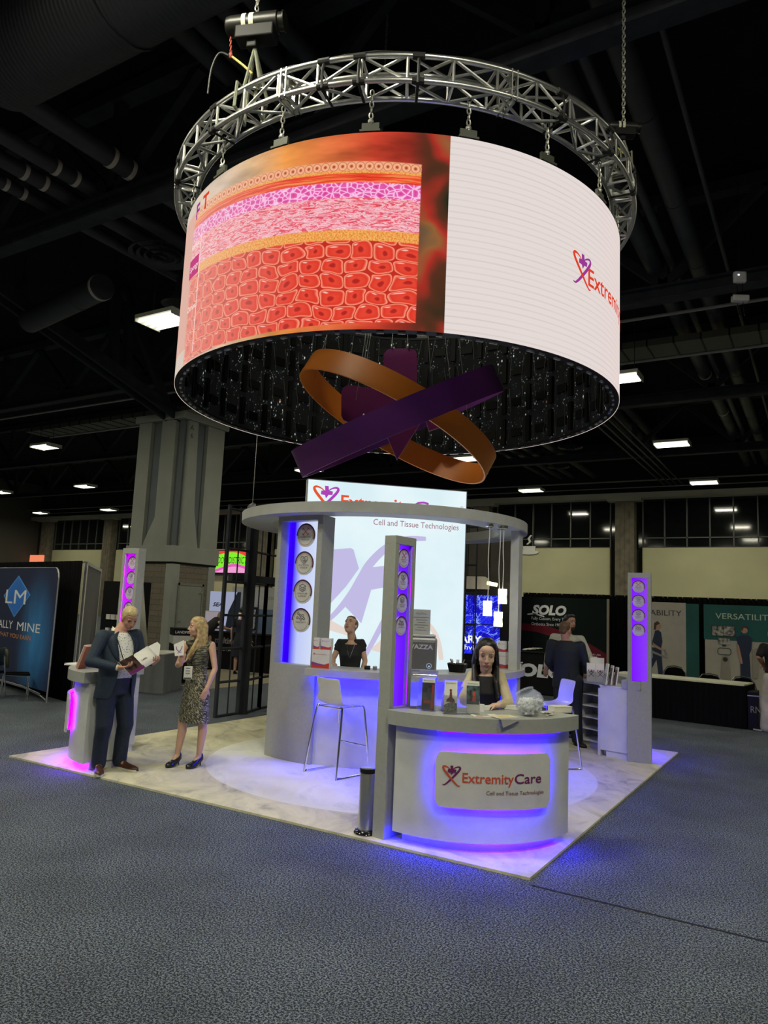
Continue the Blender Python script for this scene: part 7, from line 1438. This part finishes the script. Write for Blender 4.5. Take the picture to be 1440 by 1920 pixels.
p8.set(pel=(-7.72, -.62, .52), neck=(-7.74, -.64, 1.04), hipR=(-7.76, -.55, .50), hipL=(-7.68, -.70, .50), kneeR=(-8.12, -.86, .52), kneeL=(-8.04, -1.0, .52), ankR=(-8.16, -.9, .09), ankL=(-8.08, -1.04, .09), toeR=(-8.28, -1.0, .03), toeL=(-8.2, -1.14, .03), shR=(-7.86, -.48, .99), shL=(-7.62, -.80, .99), elR=(-7.95, -.6, .75), elL=(-7.72, -.92, .75), wrR=(-8.1, -.8, .68), wrL=(-7.95, -1.02, .68), head=(-7.77, -.66, 1.21)); p8.hs = 1; p8.headrot(pitch=.2); p8.k = 1
def tors8(mb, g_):
    a, b = p8.J['pel'], p8.J['neck']; mb.cap(a, .15+g_, a.lerp(b, .5), .14+g_, 16); mb.cap(a.lerp(b, .5), .14+g_, a.lerp(b, .82), .14+g_, 16)
mb = MB(); tors8(mb, 0); legs(p8, mb); feet(p8, mb); arms(p8, mb); p8.headmesh(mb, False); p8.hand(mb, 'R', (-.5, -.5, -.1), (0, 0, -1), .4); p8.hand(mb, 'L', (-.5, -.5, -.1), (0, 0, -1), .4); fuse(mb, 'body', skin_d, p8.e, .010)
mb = MB(); tors8(mb, .02); arms(p8, mb, .056, .05, .04); 
for q in 'RL': mb.cap(p8.J['neck']-U0*.06, .08, p8.J['sh'+q], .07)
fuse(mb, 'jacket', mat('trousers_black'), p8.e, .013, 2); mb = MB(); legs(p8, mb, .02, .05); fuse(mb, 'trousers', mat('trousers_black'), p8.e, .013, 2)
mb = MB(); h = p8.H; mb.ell(h(0, -.028, .045), (.08, .088, .082), p8.hm); mb.build('hair', mat('hair_black'), p8.e, smooth=True); shoes(p8, black_m, None)
side_chair((-7.66, -.56, 0), math.atan2(-.8, .6), 'dark chair under the seated figure at the left edge', mat('chair_dark_olive'), black_cloth)
# ---------------------------------------------------------------- 9, 10 two people behind the lattice
p9 = Fig('person in a dark sleeveless dress bending over the black counter behind the lattice', (-9.45, 6.55), (.1, 1), 1.66, z0=0)
p9.set(pel=(-9.45, 6.35, .93), neck=(-9.42, 6.85, 1.30), head=(-9.40, 7.0, 1.42), shR=(-9.27, 6.82, 1.26), shL=(-9.60, 6.82, 1.26), elR=(-9.2, 7.0, 1.10), elL=(-9.66, 7.0, 1.10), wrR=(-9.25, 7.2, 1.08), wrL=(-9.55, 7.2, 1.08)); p9.hs = 1; p9.headrot(pitch=.7)
mb = MB(); a, b = p9.J['pel'], p9.J['neck']; mb.cap(a, .15, b, .10); legs(p9, mb); feet(p9, mb); arms(p9, mb); p9.headmesh(mb); p9.hand(mb, 'R', (0, 1, 0), (0, 0, -1), .3); p9.hand(mb, 'L', (0, 1, 0), (0, 0, -1), .3); fuse(mb, 'body', skin_b, p9.e, .010)
mb = MB(); mb.cap(a-U0*.02, .175, b-U0*.02, .13); mb.cap(a-U0*.35, .20, a, .18); fuse(mb, 'dress', blk, p9.e, .014, 2); mb = MB(); h = p9.H; mb.ell(h(0, -.02, .03), (.088, .1, .1), p9.hm); mb.cap(h(0, -.05, 0), .07, h(.02, .0, -.2), .05); fuse(mb, 'hair', mat('hair_light_brown', (.22, .14, .07), .7), p9.e, .012, 1); shoes(p9, black_m, None)
p10 = Fig('person in a long dark dress standing with their back turned behind the lattice', (-8.05, 6.35), (-.5, .85), 1.72, z0=0); p10.hs = 1; p10.headrot(pitch=.1)
mb = MB(); p10.torso(mb, TF); legs(p10, mb); feet(p10, mb); arms(p10, mb); p10.headmesh(mb); p10.hand(mb, 'R', (0, 0, -1), (1, 0, 0), .3); p10.hand(mb, 'L', (0, 0, -1), (1, 0, 0), .3); fuse(mb, 'body', skin_b, p10.e, .010)
mb = MB(); p10.torso(mb, [(.45, .22, .18, 0), (.8, .2, .16, 0)]+grow(TF, .025, .88, 1.42)); J = p10.J
for q in 'RL': mb.cap(J['sh'+q], .06, J['sh'+q].lerp(J['el'+q], .6), .055)
fuse(mb, 'dress', mat('dress_dark_blue', (.012, .014, .028), .8), p10.e, .014, 2); mb = MB(); h = p10.H; mb.ell(h(0, -.02, .035), (.085, .095, .09), p10.hm); mb.build('hair', mat('hair_black'), p10.e, smooth=True); shoes(p10, black_m, None)
# ---------------------------------------------------------------- end
